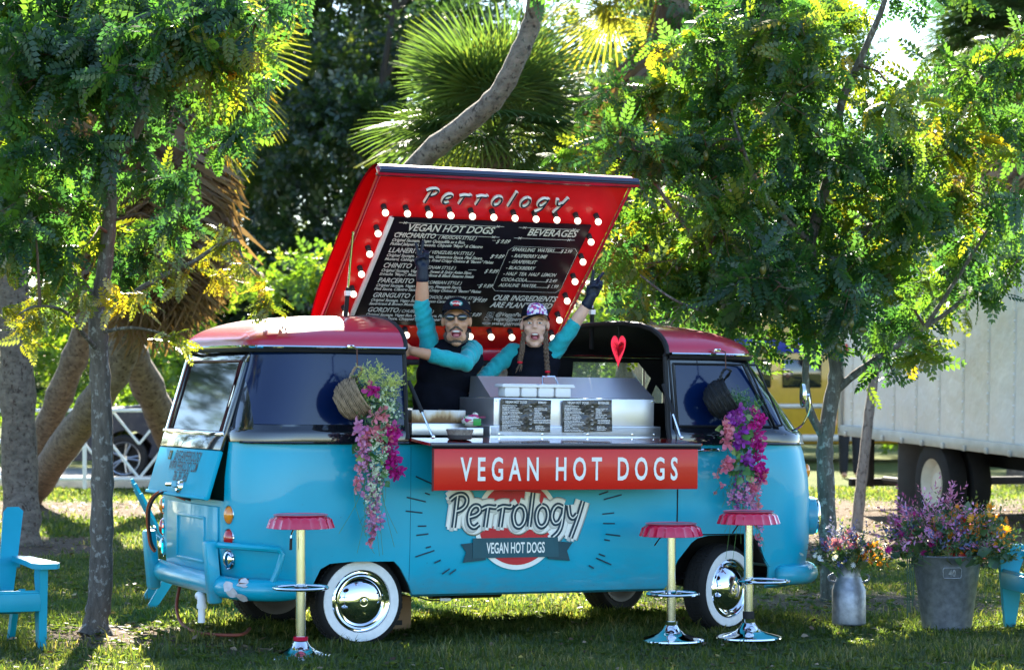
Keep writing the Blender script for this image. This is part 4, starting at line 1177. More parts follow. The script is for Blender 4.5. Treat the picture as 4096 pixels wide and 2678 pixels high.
for i, (a, b2, c, d) in enumerate(menu):
    v_ = 1.010 - i * .1318; u = -.700 + i * .006
    lt(a, u, v_, .058, .78, .1, .0012)
    wa = .0285 * len(a) + .012
    lt(b2, u + wa, v_, .040, .74, .2, .0006)
    wb = wa + .0215 * len(b2)
    dots = max(3, int((.665 - wb) / .0115))
    lt('.' * dots, u + wb, v_, .04, .9, 0, .0008)
    lt('$ 9.89', u + .69, v_ - .02, .048, .74, .3, .0006)
    lt(c, u, v_ - .036, .0345, .79, .2, .0009); lt(d, u - .002, v_ - .069, .0345, .79, .2, .0009)
for s, v_, dx in (('SPARKLING  WATERS.......$ 2.99', .927, 0), ('- RASPBERRY LIME', .872, .015), ('- GRAPEFRUIT', .820, .015), ('- BLACKBERRY', .766, .015), ('- HALF  TEA  HALF  LEMON', .712, .015), ('COCA-COLA....................$ 2.49', .660, .018), ('ALKALINE  WATER............$ 1.99', .609, .022)):
    lt(s, .123 + dx, v_, .042, .72, .15, .0008)
lt('OUR INGREDIENTS', .365, .485, .068, .76, .2, .0016, 1.0, 'CENTER'); lt('ARE PLANT BASED', .365, .420, .068, .76, .2, .0016, 1.0, 'CENTER')
lt('@VeganPerrology', .215, .340, .050, .78, .15, .0006); lt('vegan@perrology.com', .215, .298, .050, .78, .15, .0006); lt('www.perrology.com', .215, .256, .050, .78, .15, .0006)
# ruled lines with crosses, the box round the drinks, small icons
L3 = []
for u0, u1, v_ in ((-.70, .00, 1.132), (-.70, .00, 1.040), (.10, .52, 1.132), (.10, .52, 1.040)):
    L3.append([(u0, v_), (u1, v_)])
    for uu in (u0 + .04, u1 - .04):
        L3 += [[(uu - .01, v_ - .01), (uu + .01, v_ + .01)], [(uu - .01, v_ + .01), (uu + .01, v_ - .01)]]
strokes('chalk_rule', L3, .0016, CH, lid, (0, 0, .021), (0, 0, 0), (1, 1, .4))
strokes('chalk_frame', [[(.13, .967), (.55, .967), (.58, .93), (.585, .60), (.56, .568), (.135, .568), (.105, .60), (.10, .93)]], .0011, CH, lid, (0, 0, .021), (0, 0, 0), (1, 1, .4), (0,))
strokes('chalk_icon', [[(.155, .338), (.20, .338), (.20, .372), (.155, .372)], [(.1775 + .011 * math.cos(a), .354 + .011 * math.sin(a)) for a in np.linspace(0, 6.0, 9)],
                       [(.15, .298), (.205, .298), (.205, .33), (.15, .33)], [(.15, .33), (.178, .312), (.205, .33)],
                       [(.178 + .03 * math.cos(a), .27 + .009 * math.sin(a)) for a in np.linspace(0, 5.8, 9)], [(.152, .27), (.204, .27)]], .0012, CH, lid, (0, 0, .021), (0, 0, 0), (1, 1, .4), (0, 1, 2, 4))
# word mark as drawn strokes
GL = {'P': ([[(.12, 0), (.26, .95)], [(-.02, .80), (.20, .93), (.46, .95), (.60, .82), (.55, .64), (.38, .52), (.18, .47)]], .70),
      'e': ([[(.05, .30), (.30, .36), (.44, .47), (.40, .60), (.24, .62), (.09, .50), (.03, .28), (.08, .08), (.24, .0), (.42, .10)]], .60),
      'r': ([[(.10, 0), (.20, .58)], [(-.04, .52), (.20, .60), (.48, .58), (.54, .66)]], .62),
      'o': ([[(.24, .62), (.10, .52), (.03, .30), (.10, .06), (.26, .0), (.42, .12), (.48, .36), (.40, .56), (.24, .62)]], .64),
      'l': ([[(.04, 0), (.18, 1.0)]], .34),
      'g': ([[(.46, .56), (.26, .62), (.10, .50), (.04, .28), (.14, .10), (.32, .14), (.46, .36)], [(.50, .64), (.42, .1), (.30, -.16), (.06, -.34)]], .66),
      'y': ([[(.06, .62), (.12, .32), (.26, .24), (.40, .36)], [(.62, .74), (.42, .22), (.16, -.34)]], .70)}
def word(s, size, track=0.0):
    out = []; x = 0
    for i, ch in enumerate(s):
        ls, adv = GL[ch]
        for l in ls:
            p = [(x + a * size, b2 * size) for a, b2 in l]
            out.append([(q.x, q.y) for q in smooth_line([(a, b2, 0) for a, b2 in p], 4)])
        x += (adv + track) * size
    return out, x
W3, wl = word('Perrology', .118, .32)
W3 = [[(a - wl / 2, b2 - (a - wl / 2) * .0) for a, b2 in l] for l in W3]
strokes('sign_letter_side', [[(a, b2, 0) for a, b2 in l] for l in W3], .0115, WHITEP, lid, (-.115, 1.32, .028), (0, 0, 0), (1, 1, 1.2))
strokes('sign_letter_face', [[(a, b2, 0) for a, b2 in l] for l in W3], .0058, mat('navy letter face', (.01, .014, .035), .4), lid, (-.115, 1.32, .040), (0, 0, 0), (1, 1, .6))
# lamps round the board
BULB = mat('frosted bulb', (.85, .80, .72), .35, emit=(1.0, .86, .66), es=0.40, var=.02)
SOCK = mat('bulb socket', (.02, .02, .025), .4)
spots = [(-.835 + k * .1428, 1.250) for k in range(11)]
spots += [(-.828, 1.250 - k * .176) for k in range(1, 6)] + [(.600 + k * .011, 1.250 - k * .178) for k in range(1, 6)]
spots += [(-.80 + k * .1472, .188) for k in range(11)]
b0 = s0 = None
for u, v_ in spots:
    if b0 is None:
        mb = MB(); mb.ell((0, 0, 0), (.0205, .0205, .022), 16, 10); b0 = mb.build('bulb', BULB, lid)
        mb = MB(); mb.lathe([(.017, -.045), (.017, -.020), (.015, -.014), (.010, -.012)], 14); s0 = mb.build('socket', SOCK, lid)
        ob, os_ = b0, s0
    else:
        ob = b0.copy(); os_ = s0.copy(); add(ob, lid); add(os_, lid)
    ob.location = (u, v_ - .004, .060); os_.location = (u, v_, .046)
# gas struts of the lid
for uu, vv, foot in ((-.965, 1.03, (-.985, .10, 1.70)), (.745, .80, (.79, .28, 1.70))):
    top = LA + Vector((uu, 0, 0)) + E2 * vv + LN * .01
    f = Vector(foot); d = top - f
    st = MB(); st.tube([f, f + d * .5], .014, 8); o = st.build('lid_strut', BLACKM, van)
    MB().tube([f + d * .5, top], .007, 8).build('strut_rod', CHROME, o)
    MB().box(f + d * .45, (.032, .032, .03)).build('strut_label', WHITEP, o, 0)
# ---- counter flap and hanging sign
cf = MB()
cf._q([(XA + .01, -.85, 1.150), (XB + .04, -.85, 1.150), (XB + .06, -1.16, 1.128), (XA + .0, -1.16, 1.128),
       (XA + .01, -.85, 1.132), (XB + .04, -.85, 1.132), (XB + .06, -1.16, 1.112), (XA + .0, -1.16, 1.112)],
      [(0, 1, 2, 3), (7, 6, 5, 4), (0, 3, 7, 4), (1, 5, 6, 2), (3, 2, 6, 7), (0, 4, 5, 1)])
flap = cf.build('counter_flap', mat('glossy red counter', (.40, .006, .016), .12, coat=1, var=.08), van)
MB().box((-.075, -1.163, 1.118), (1.74, .022, .022), bev=.004).build('counter_edge', mat('blue black rubber', (.01, .01, .01)), flap)
MB().tube([(-.92, -1.15, 1.10), (.80, -1.15, 1.098)], .010, 6).build('counter_hinge', BLACKM, flap)
sg = MB(); sg.box((-.0715, -1.152, .977), (1.70, .018, .236), bev=.006)
ORANGE = mat('orange red sign', (.56, .012, .007), .32, coat=.2, spec=.3, var=.10, vscale=1.6)
sign = sg.build('sign_panel', ORANGE, van)
MB().tube([(-.925, -1.158, 1.098), (-.925, -1.158, .856)], .006, 6).build('sign_edge', mat('maroon edge', (.10, .008, .012), .5), sign)
t = text('lettering', 'VEGAN HOT DOGS', .186, WHITEP, van, (-.755, -1.1635, .916), (R(90), 0, 0), .40, 0, 1.62, .0035)
bpy.context.view_layer.update(); t.scale[0] *= 1.398 / t.dimensions.x
# struts of the flap
for p, q in (((-.955, -.86, 1.475), (-.872, -1.03, 1.155)), ((.70, -.86, 1.475), (.735, -1.03, 1.155))):
    p, q = Vector(p), Vector(q); st = MB(); st.tube([p, p.lerp(q, .55)], .012, 8); o = st.build('flap_strut', BLACKM, van)
    MB().tube([p.lerp(q, .55), q], .006, 8).build('strut_rod', CHROME, o); MB().ell(q + Vector((0, 0, .005)), .013, 8, 6).build('strut_foot', CHROME, o)
# ---- painted emblem on the side (thin vinyl layers)
NAVY = mat('navy vinyl', (.012, .045, .075), .4); CREAM = mat('cream vinyl', (.86, .85, .80), .45, var=.04); REDV = mat('red vinyl', (.55, .02, .03), .4)
GREYV = mat('grey vinyl', (.55, .55, .52), .45); DTEAL = mat('dark teal vinyl', (.015, .085, .115), .4)
def side_y(z):
    for i in range(len(low) - 1):
        if low[i][0] <= z <= low[i + 1][0]:
            k = (z - low[i][0]) / (low[i + 1][0] - low[i][0]); return -(low[i][3] + k * (low[i + 1][3] - low[i][3]))
    return -.865
emb = empty('emblem', (-.262, -.8665, .655), (R(90), 0, 0), van)
def disc(name, r_, m, zz, ry=None):
    pts = [(r_ * math.cos(2 * math.pi * k / 64), (ry or r_) * math.sin(2 * math.pi * k / 64)) for k in range(64)]
    return MB().prism(pts, zz - .001, zz + .0012, 'Z').build(name, m, emb, 0)
disc('emblem_disc', .272, CREAM, .002); disc('emblem_disc', .244, REDV, .0050)
rays = []
rr_ = random.Random(4)
for k in range(58):
    a = 2 * math.pi * k / 58 + rr_.uniform(-.03, .03)
    r0 = .30 + rr_.uniform(0, .05) + .26 * abs(math.cos(a)) ** 2; r1 = r0 + rr_.uniform(.03, .15)
    ca, sa = math.cos(a), math.sin(a) * .95
    if -.275 < r0 * sa and r1 * sa < .30:
        rays.append([(r0 * ca, r0 * sa, 0), ((r0 + r1) / 2 * ca, (r0 + r1) / 2 * sa, 0), (r1 * ca, r1 * sa, 0)])
strokes('emblem_rays', rays, .0042, NAVY, emb, (0, 0, .0012), (0, 0, 0), (1, 1, .25))
WD, wl = word('Perrology', .172, -.06)
WD = [[(a - wl / 2, b2 * 1.16 - .022) for a, b2 in l] for l in WD]
def layer(name, rad, m, zz, dx=0, dy=0): strokes(name, [[(a + dx, b2 + dy, 0) for a, b2 in l] for l in WD], rad, m, emb, (0, 0, zz), (0, 0, 0), (1, 1, .03))
layer('emblem_outline', .050, CREAM, .0065); layer('emblem_outline', .034, CREAM, .0064, -.008, -.014)
layer('emblem_shadow', .013, GREYV, .0090, -.014, -.020)
layer('emblem_letters', .0165, NAVY, .0105); layer('emblem_letters', .0040, CREAM, .0120)
for s in (-1, 1):
    MB().prism([(s * .22, -.105), (s * .36, -.118), (s * .325, -.165), (s * .345, -.225), (s * .20, -.212)], .0055, .0085, 'Z').build('ribbon_tail', mat('deep teal vinyl', (.01, .06, .085), .4), emb, 0)
MB().prism([(-.285, -.085), (.262, -.085), (.270, -.2), (-.285, -.2)], .0100, .0125, 'Z').build('ribbon', DTEAL, emb, 0)
t = text('lettering', 'VEGAN HOT DOGS', .088, CREAM, emb, (-.01, -.173, .0132), (0, 0, 0), .62, 0, 1.0, .0016, 'CENTER')
bpy.context.view_layer.update(); t.scale[0] *= .375 / max(t.dimensions.x, .01)
# ---- under the van: tank, battery box, lead
un = MB(); un.tube([(-.20, .55, .17), (.28, .55, .17)], .07, 14); un.build('water_tank', DARK, van)
MB().tube(smooth_line([(-.85, -.70, .235), (-.72, -.70, .20), (-.6, -.70, .21), (-.48, -.70, .24)], 5), .005, 6).build('underbody_lead', BLACKM, van)
MB().box((-.64, -.70, .205), (.07, .02, .018), bev=.004).build('lead_joint', WHITEP, van)
# ------------------------------------------------------------------ people
def fused(mb, name, m, parent, voxel=.008, it=4, smooth=True):
    """melt overlapping forms into one continuous surface"""
    o = mb.build(name, m, None, smooth=0, merge=False)
    md = o.modifiers.new('r', 'REMESH'); md.mode = 'VOXEL'; md.voxel_size = voxel
    if it:
        ms = o.modifiers.new('m', 'SMOOTH'); ms.factor = .5; ms.iterations = it
    apply_mods(o)
    o.data.materials.clear(); o.data.materials.append(m)
    o.data.polygons.foreach_set('use_smooth', [True] * len(o.data.polygons))
    o.parent = parent
    return o
def cap_chain(mb, pts, rad, grow=0.0, n=14):
    pts = [Vector(p) for p in pts]
    rad = [r_ + grow for r_ in rad]
    mb.tube(pts, rad, n)
    for p, r_ in zip(pts, rad): mb.ell(p, r_ * .995, 12, 8)
def hand(mb, wrist, d, side, nrm, pose, grow=0.0):
    """palm, four unequal fingers and a thumb; d to the fingers, side to the thumb, nrm out of the palm"""
    wrist = Vector(wrist); d = Vector(d).normalized(); side = (Vector(side) - d * Vector(side).dot(d)).normalized(); nrm = Vector(nrm); nrm = (nrm - d * nrm.dot(d) - side * nrm.dot(side)).normalized()
    Mx = Matrix((side, d, nrm)).transposed()
    mb.ell(wrist + d * .05, (.040 + grow, .052 + grow, .017 + grow), 14, 10, rot=Mx)
    mb.ell(wrist + d * .035 + side * .018 + nrm * .008, (.022 + grow, .034 + grow, .016 + grow), 10, 8, rot=Mx)
    spec = {'index': (.029, .072), 'middle': (.010, .080), 'ring': (-.009, .074), 'pinky': (-.027, .058)}
    for f, (o_, L) in spec.items():
        k = wrist + d * (.096 - abs(o_ - .01) * .25) + side * o_
        mode = pose.get(f, 'relaxed'); r_ = .0088 + grow * .8
        if mode == 'up': pts = [k, k + (d + side * pose.get(f + '_s', 0)).normalized() * L * .5, k + (d + side * pose.get(f + '_s', 0)).normalized() * L]
        elif mode == 'curl': pts = [k, k + d * .026 + nrm * .016, k + d * .012 + nrm * .040, k - d * .014 + nrm * .034]
        else: pts = [k, k + d * L * .4 + nrm * .010, k + d * L * .68 + nrm * .026, k + d * L * .85 + nrm * .044]
        cap_chain(mb, pts, [r_, r_ * .97, r_ * .92, r_ * .85][:len(pts)], 0, 10)
    t0 = wrist + d * .028 + side * .030 + nrm * .006; r_ = .0105 + grow * .8
    if pose.get('thumb') == 'fold': pts = [t0, t0 + d * .034 + side * .014 + nrm * .018, t0 + d * .052 - side * .010 + nrm * .034, t0 + d * .056 - side * .030 + nrm * .040]
    else: pts = [t0, t0 + d * .028 + side * .024 + nrm * .008, t0 + d * .058 + side * .034 + nrm * .014]
    cap_chain(mb, pts, [r_ * 1.15, r_, r_ * .92, r_ * .85][:len(pts)], 0, 10)
SHIRT = mat('turquoise jersey', (.015, .36, .40), .85, var=.12, vscale=12, bmp=.7, bscale=11, bdist=.03, sheen=.2)
BLK = mat('black jersey', (.008, .009, .016), .9, spec=.1, var=.25, vscale=10, bmp=.3, bscale=12, bdist=.02)
GLOVE = mat('navy nitrile glove', (.008, .014, .035), .42, var=.2, bmp=.3, bscale=60)
DENIM = mat('dark trousers', (.015, .017, .025), .9)
TEETH = mat('teeth', (.80, .76, .70), .3); MOUTH = mat('mouth inside', (.14, .015, .018), .4); TONGUE = mat('tongue', (.50, .14, .16), .35); LIP = mat('lips', (.44, .19, .15), .5)
EYEW = mat('eye white', (.72, .70, .68), .2); IRIS = mat('iris', (.03, .05, .06), .15)
def head(mb, H, k, jaw, wx=1.0):
    """skull, cheeks, open jaw, nose and ears, facing -Y"""
    E_ = lambda c, r_: mb.ell(H + Vector((c[0] * wx, c[1], c[2])) * k, (r_[0] * k * wx, r_[1] * k, r_[2] * k), 20, 14)
    E_((0, .018, .030), (.077, .096, .092)); E_((0, -.022, -.030), (.064, .074, .072)); E_((0, -.030, -.075 - jaw * .3), (.052, .056, .052))
    E_((0, -.055, -.108 - jaw), (.030, .028, .024)); E_((0, -.070, .036), (.050, .022, .022))
    for s in (-1, 1):
        E_((s * .038, -.070, -.022), (.024, .022, .022)); E_((s * .079, .012, -.004), (.010, .022, .032)); E_((s * .036, -.045, -.085 - jaw * .5), (.022, .03, .028))
    E_((0, -.094, .008), (.010, .014, .026)); E_((0, -.104, -.012), (.014, .014, .012))
    for s in (-1, 1): E_((s * .012, -.094, -.016), (.008, .010, .008))
def mouth(H, k, parent, jaw, w, h, teeth=True):
    c = H + Vector((0, -.078, -.072 - jaw * .25)) * k
    m_ = MB(); m_.ell(c + Vector((0, -.010, 0)), (w, .016, h), 20, 12); o = m_.build('mouth', MOUTH, parent)
    lp = MB(); pts = [c + Vector((math.cos(a) * w * 1.05, -.018 - .006 * abs(math.sin(a)) , math.sin(a) * h * 1.04)) for a in np.linspace(0, 2 * math.pi, 25)]
    lp.tube(pts, .0038, 6); lp.build('lips', LIP, o)
    if teeth:
        t = MB(); t.ell(c + Vector((0, -.0205, h * .62)), (w * .80, .008, h * .26), 14, 8); t.build('teeth', TEETH, o)
    t = MB(); t.ell(c + Vector((0, -.0205, -h * .42)), (w * .62, .009, h * .42), 14, 8); t.build('tongue', TONGUE, o)
    return o
def garments(o, J, k, sleeve, collar=True):
    """raglan shirt: black body, turquoise sleeves and collar; gloves; trousers"""
    mb = MB()
    for c, r_ in J['_torso']: mb.ell(c, tuple(x + .014 for x in r_), 20, 14)
    cap_chain(mb, [J['neck'] + Vector((-.05, .02, -.065)), J['r_sh'].lerp(J['neck'], .30) + Vector((0, 0, -.02))], [.066, .062])
    cap_chain(mb, [J['neck'] + Vector((.05, .02, -.065)), J['l_sh'].lerp(J['neck'], .30) + Vector((0, 0, -.02))], [.066, .062])
    fused(mb, 'shirt', BLK, o, .009, 3)
    for a in ('r', 'l'):
        mb = MB(); sh, el, wr = J[a + '_sh'], J[a + '_el'], J[a + '_wr']
        t = sleeve[a]; end = el.lerp(wr, t) if t >= 0 else sh.lerp(el, 1 + t)
        ins = J['neck'] + Vector((.055 if a == 'l' else -.055, .0, -.030))
        pts = [ins, ins.lerp(sh, .55) + Vector((0, 0, -.004)), sh, sh.lerp(el, .5), el, end]; rad = [.044, .060, .066 * k, .058 * k, .051 * k, .049 * k]
        if t < 0: pts.pop(4); rad.pop(4)
        cap_chain(mb, pts, rad)
        so_ = fused(mb, 'sleeve', SHIRT, o, .0075, 2); me = so_.data; nv = len(me.vertices)
        co = np.empty(nv * 3, np.float32); no = np.empty(nv * 3, np.float32); me.vertices.foreach_get('co', co); me.vertices.foreach_get('normal', no)
        co = co.reshape(-1, 3); no = no.reshape(-1, 3); ax_ = np.array((end - sh).normalized()); u_ = co @ ax_; w_ = co @ np.array((.6, .5, -.4))
        d_ = .0032 * np.sin(u_ * 95 + 7 * np.sin(w_ * 22)) * (.5 + .5 * np.sin(w_ * 31 + u_ * 14)) + .0024 * np.sin(u_ * 43 - w_ * 60)
        me.vertices.foreach_set('co', (co + no * d_[:, None]).ravel()); me.update()
        g = MB(); hand(g, J[a + '_wr'], J[a + '_hd'], J[a + '_hs'], J[a + '_hn'], J[a + '_pose'], .0028)
        if J.get(a + '_glove', True):
            cap_chain(g, [J[a + '_wr'].lerp(J[a + '_el'], .22), J[a + '_wr'] + Vector(J[a + '_hd']).normalized() * .02], [.040 * k, .033 * k])
            fused(g, 'glove', GLOVE, o, .0042, 1)
    if collar:
        c = J['neck'] + Vector((0, .010, -.012)); mb = MB()
        mb.tube([c + Vector((math.cos(a) * .070 * k, math.sin(a) * .064 * k, -.030 * (math.sin(a) < 0) * abs(math.sin(a)))) for a in np.linspace(0, 2 * math.pi, 29)], .013, 8)
        mb.build('collar', SHIRT, o)
    mb = MB()
    for a in ('r', 'l'):
        cap_chain(mb, [J[a + '_hip'], J[a + '_hip'].lerp(J[a + '_kn'], .5), J[a + '_kn'], J[a + '_an']], [.10, .09, .072, .06])
    fused(mb, 'trousers', DENIM, o, .012, 2)
    for a in ('r', 'l'):
        mb = MB(); mb.ell(J[a + '_an'] + Vector((0, -.06, -.03)), (.052, .135, .042), 12, 8); mb.build('shoe', BLACKM, o)
def baseball_cap(o, H, k, crown_m, front_m, brim_m, tilt=0.0, yaw=0.0):
    Mx = Matrix.Rotation(yaw, 3, 'Z') @ Matrix.Rotation(tilt, 3, 'X'); c = H + Vector((0, .014, .052)) * k
    mb = MB(); n, mm = 28, 8; vs_ = []; fs = []
    for j in range(mm + 1):
        ph = (math.pi / 2) * j / mm
        for i in range(n):
            a = 2 * math.pi * i / n
            vs_.append(c + Mx @ Vector((math.cos(a) * math.cos(ph) * .087 * k, math.sin(a) * math.cos(ph) * .106 * k, (math.sin(ph) ** .85) * .092 * k)))
    mi = []
    for j in range(mm):
        for i in range(n):
            fs.append((j * n + i, j * n + (i + 1) % n, (j + 1) * n + (i + 1) % n, (j + 1) * n + i))
            a = (i + .5) / n * 360; mi.append(1 if 215 < a < 325 else 0)
    b_ = len(mb.v); mb._q(vs_, fs); mb.mi = mi
    cp = mb.build('cap', [crown_m, front_m], o)
    br = MB(); m_, p = 14, 5; vs_ = []; fs = []
    for j in range(p + 1):
        for i in range(m_ + 1):
            a = math.pi + math.pi * (.08 + .84 * i / m_); t = j / p
            x = math.cos(a) * (.086 + .004 * t) * k; y = math.sin(a) * (.104 + .075 * t * math.sin((a - math.pi)) ** .6) * k
            z = (.006 - .022 * (x / (.09 * k)) ** 2 - .016 * t) * k
            vs_.append(c + Mx @ Vector((x, y, z)))
    for j in range(p):
        for i in range(m_): fs.append((j * (m_ + 1) + i, j * (m_ + 1) + i + 1, (j + 1) * (m_ + 1) + i + 1, (j + 1) * (m_ + 1) + i))
    br._q(vs_, fs); b2 = br.build('cap_brim', brim_m, cp); md = b2.modifiers.new('s', 'SOLIDIFY'); md.thickness = .004; apply_mods(b2)
    return cp, c, Mx
V3 = Vector
# --- the man
mY = 15.93
HM = at(1826, 1284, 15.84)
J = dict(head=HM, neck=at(1822, 1398, 15.93), r_sh=at(1722, 1395, 15.95), l_sh=at(1888, 1402, 15.95), r_el=at(1688, 1228, 15.93), r_wr=at(1690, 1082, 15.90),
         l_el=at(1862, 1452, 15.70), l_wr=at(1650, 1403, 15.62))
base = V3((at(1735, 1500, mY).x, mY, .283))
tor = [(at(1806, 1440, 15.96) - base, (.185, .105, .12)), (at(1785, 1500, 15.96) - base, (.172, .108, .14)), (at(1760, 1590, 15.96) - base, (.158, .108, .16)), (at(1742, 1690, 15.95) - base, (.158, .11, .13))]
hips = at(1742, 1715, 15.95)
ext = dict(r_hip=hips + V3((-.085, 0, 0)), l_hip=hips + V3((.085, 0, 0)), r_kn=hips + V3((-.10, -.05, -.44)), l_kn=hips + V3((.10, -.05, -.44)),
           r_an=V3((hips.x - .10, hips.y, .355)), l_an=V3((hips.x + .10, hips.y, .355)))
J.update(ext)
def build_person(base, label, J, tor, hd, skin, k, jaw):
    B = Vector(base); o = empty('person', base); tag(o, label, 'person')
    K = {n_: Vector(p) - B for n_, p in J.items()}; K.update(hd); K['_torso'] = tor
    H = K['head']; mb = MB(); head(mb, H, k, jaw, 1.05 if k >= 1 else 1.12)
    cap_chain(mb, [H + V3((0, .020, -.06)) * k, K['neck'] + V3((0, .01, .03)), K['neck'] + V3((0, .02, -.06))], [.050 * k, .053 * k, .075 * k])
    cap_chain(mb, [K['neck'] + V3((-.05, .02, -.05)), K['r_sh']], [.060, .056]); cap_chain(mb, [K['neck'] + V3((.05, .02, -.05)), K['l_sh']], [.060, .056])
    for c, r_ in tor: mb.ell(c, r_, 20, 14)
    for a in ('r', 'l'):
        s, e, w = K[a + '_sh'], K[a + '_el'], K[a + '_wr']
        cap_chain(mb, [s, s.lerp(e, .5), e, e.lerp(w, .35), w], [.056 * k, .049 * k, .041 * k, .043 * k, .028 * k])
        hand(mb, w, K[a + '_hd'], K[a + '_hs'], K[a + '_hn'], K[a + '_pose'])
        h, n_, an = K[a + '_hip'], K[a + '_kn'], K[a + '_an']
        cap_chain(mb, [h, h.lerp(n_, .5), n_, n_.lerp(an, .35), an], [.085, .075, .058, .058, .04]); mb.ell(an + V3((0, -.06, -.033)), (.045, .125, .036), 12, 8)
    fused(mb, 'body', skin, o, .0065, 2)
    return o, K, H
skin_m = mat('tanned skin', (.56, .29, .18), .5, var=.10, vscale=20, bmp=.1, bscale=120); skin_w = mat('fair skin', (.70, .42, .32), .5, var=.08, vscale=20, bmp=.08, bscale=120)
VSIGN = dict(index='up', middle='up', index_s=.22, middle_s=-.10, ring='curl', pinky='curl', thumb='fold')
hd = dict(r_hd=(.03, -.02, 1), r_hs=(-1, -.1, 0), r_hn=(0, -1, 0), r_pose=VSIGN, l_hd=(-1, .1, .05), l_hs=(0, 0, 1), l_hn=(0, 1, 0), l_pose={}, l_glove=False)
man, KM, H = build_person(base, 'bearded man in black cap and sunglasses raising a gloved peace sign', J, tor, hd, skin_m, 1.0, .022)
garments(man, KM, 1.0, dict(r=.10, l=.60))
cp, c, Mx = baseball_cap(man, H, 1.02, BLK, BLK, BLK, R(-10))
pt = MB(); pt.ell(c + V3((0, -.094, .052)), (.040, .006, .021), 20, 10); pt.build('cap_badge', mat('badge teal', (.03, .20, .22), .6), cp)
pt = MB(); pt.ell(c + V3((0, -.097, .052)), (.026, .006, .017), 20, 10); pt.build('cap_badge_centre', REDV, cp)
text('lettering', 'Perrology', .021, WHITEP, cp, c + V3((0, -.1045, .047)), (R(84), 0, 0), .8, .1, 1, .0006, 'CENTER')
mouth(H, 1.0, man, .022, .031, .023)
sgl = MB()
for s in (-1, 1):
    q = [H + V3((s * (.036 + .027 * math.cos(a)), -.100 + .010 * abs(math.cos(a)) * (1 if s * math.cos(a) > 0 else .0), .022 + .019 * math.sin(a) * (1 if math.sin(a) > 0 else .95))) for a in np.linspace(0, 2 * math.pi, 21)]
    sgl.tube(q, .0042, 6); sgl.tube([H + V3((s * .062, -.092, .030)), H + V3((s * .083, -.04, .026)), H + V3((s * .082, .015, .020))], .004, 6)
sgl.tube([H + V3((-.010, -.104, .028)), H + V3((.010, -.104, .028))], .004, 6)
sg_o = sgl.build('sunglasses', mat('grey tortoise frame', (.06, .055, .05), .25), man)
for s in (-1, 1):
    ln = MB(); ln.ell(H + V3((s * .036, -.099, .022)), (.026, .006, .018), 16, 8); ln.build('lens', mat('dark lens', (.006, .010, .018), .05, coat=1), sg_o)
bd = MB()                                           # beard
for a in np.linspace(-1.25, 1.25, 15):
    p0 = H + V3((math.sin(a) * .066, -.028 - .036 * math.cos(a), -.060 - .042 * math.cos(a) - .02)); bd.ell(p0 + V3((0, .012, .004)), (.018, .016, .026), 8, 6)
bd.ell(H + V3((0, -.060, -.124)), (.032, .024, .018), 12, 8)
for s in (-1, 1):
    for t in np.linspace(0, 1, 5): bd.ell(H + V3((s * (.006 + .028 * t), -.096 + .018 * t, -.036 - .022 * t)), (.009, .007, .008), 8, 6)
fused(bd, 'beard', mat('greying beard', (.095, .070, .056), .9, var=.5, vscale=90, bmp=.8, bscale=160), man, .004, 1)
ha = MB()
for s in (-1, 1): ha.ell(H + V3((s * .073, .03, .030)), (.010, .05, .035), 10, 8)
ha.build('hair', MATS['greying beard'], man)
# --- the woman
wYd = 16.28
HW_ = at(2139, 1300, 16.20)
base = V3((at(2120, 1500, wYd).x, wYd, .283))
J = dict(head=HW_, neck=at(2136, 1402, 16.28), r_sh=at(2050, 1408, 16.30), l_sh=at(2214, 1408, 16.30), r_el=at(1945, 1500, 16.20), r_wr=at(1882, 1578, 16.02),
         l_el=at(2290, 1308, 16.26), l_wr=at(2364, 1192, 16.22))
tor = [(at(2132, 1450, 16.31) - base, (.160, .10, .11)), (at(2130, 1505, 16.31) - base, (.145, .105, .13)), (at(2126, 1600, 16.31) - base, (.128, .095, .16)), (at(2122, 1700, 16.3) - base, (.150, .11, .13))]
hips = at(2122, 1725, 16.30)
J.update(dict(r_hip=hips + V3((-.08, 0, 0)), l_hip=hips + V3((.08, 0, 0)), r_kn=hips + V3((-.09, -.05, -.42)), l_kn=hips + V3((.09, -.05, -.42)), r_an=V3((hips.x - .09, hips.y, .355)), l_an=V3((hips.x + .09, hips.y, .355))))
hd = dict(r_hd=(-.10, -.35, -1), r_hs=(.8, -.4, 0), r_hn=(.5, .8, -.2), r_pose={}, l_hd=(.34, -.05, 1), l_hs=(-1, -.2, .3), l_hn=(.1, -1, 0), l_pose=dict(index='up', middle='up', index_s=.15, middle_s=-.42, ring='curl', pinky='curl', thumb='fold'))
woman, KW, H = build_person(base, 'woman with two braids and a patterned cap throwing an arm up', J, tor, hd, skin_w, .93, .018)
garments(woman, KW, .90, dict(r=.62, l=.10))
m, nt, b = _nt('patterned cap front')
vo = nt.nodes.new('ShaderNodeTexVoronoi'); vo.inputs['Scale'].default_value = 60; nt.links.new(coord(nt).outputs[0], vo.inputs['Vector'])
rp = ramp(nt, [(0, (.35, .05, .30)), (.25, (.75, .70, .75)), (.45, (.10, .12, .45)), (.6, (.80, .78, .80)), (.8, (.55, .10, .25)), (1, (.03, .25, .30))])
rp.color_ramp.interpolation = 'CONSTANT'; nt.links.new(vo.outputs['Color'], rp.inputs[0]); nt.links.new(rp.outputs[0], b.inputs['Base Color']); b.inputs['Roughness'].default_value = .8
baseball_cap(woman, H, .97, BLK, m, BLK, R(-8), R(14))
mouth(H, .93, woman, .018, .027, .022)
HAIR = mat('ash brown hair', (.12, .075, .05), .55, var=.4, vscale=60, stretch=(1, 1, .2), bmp=.6, bscale=120)
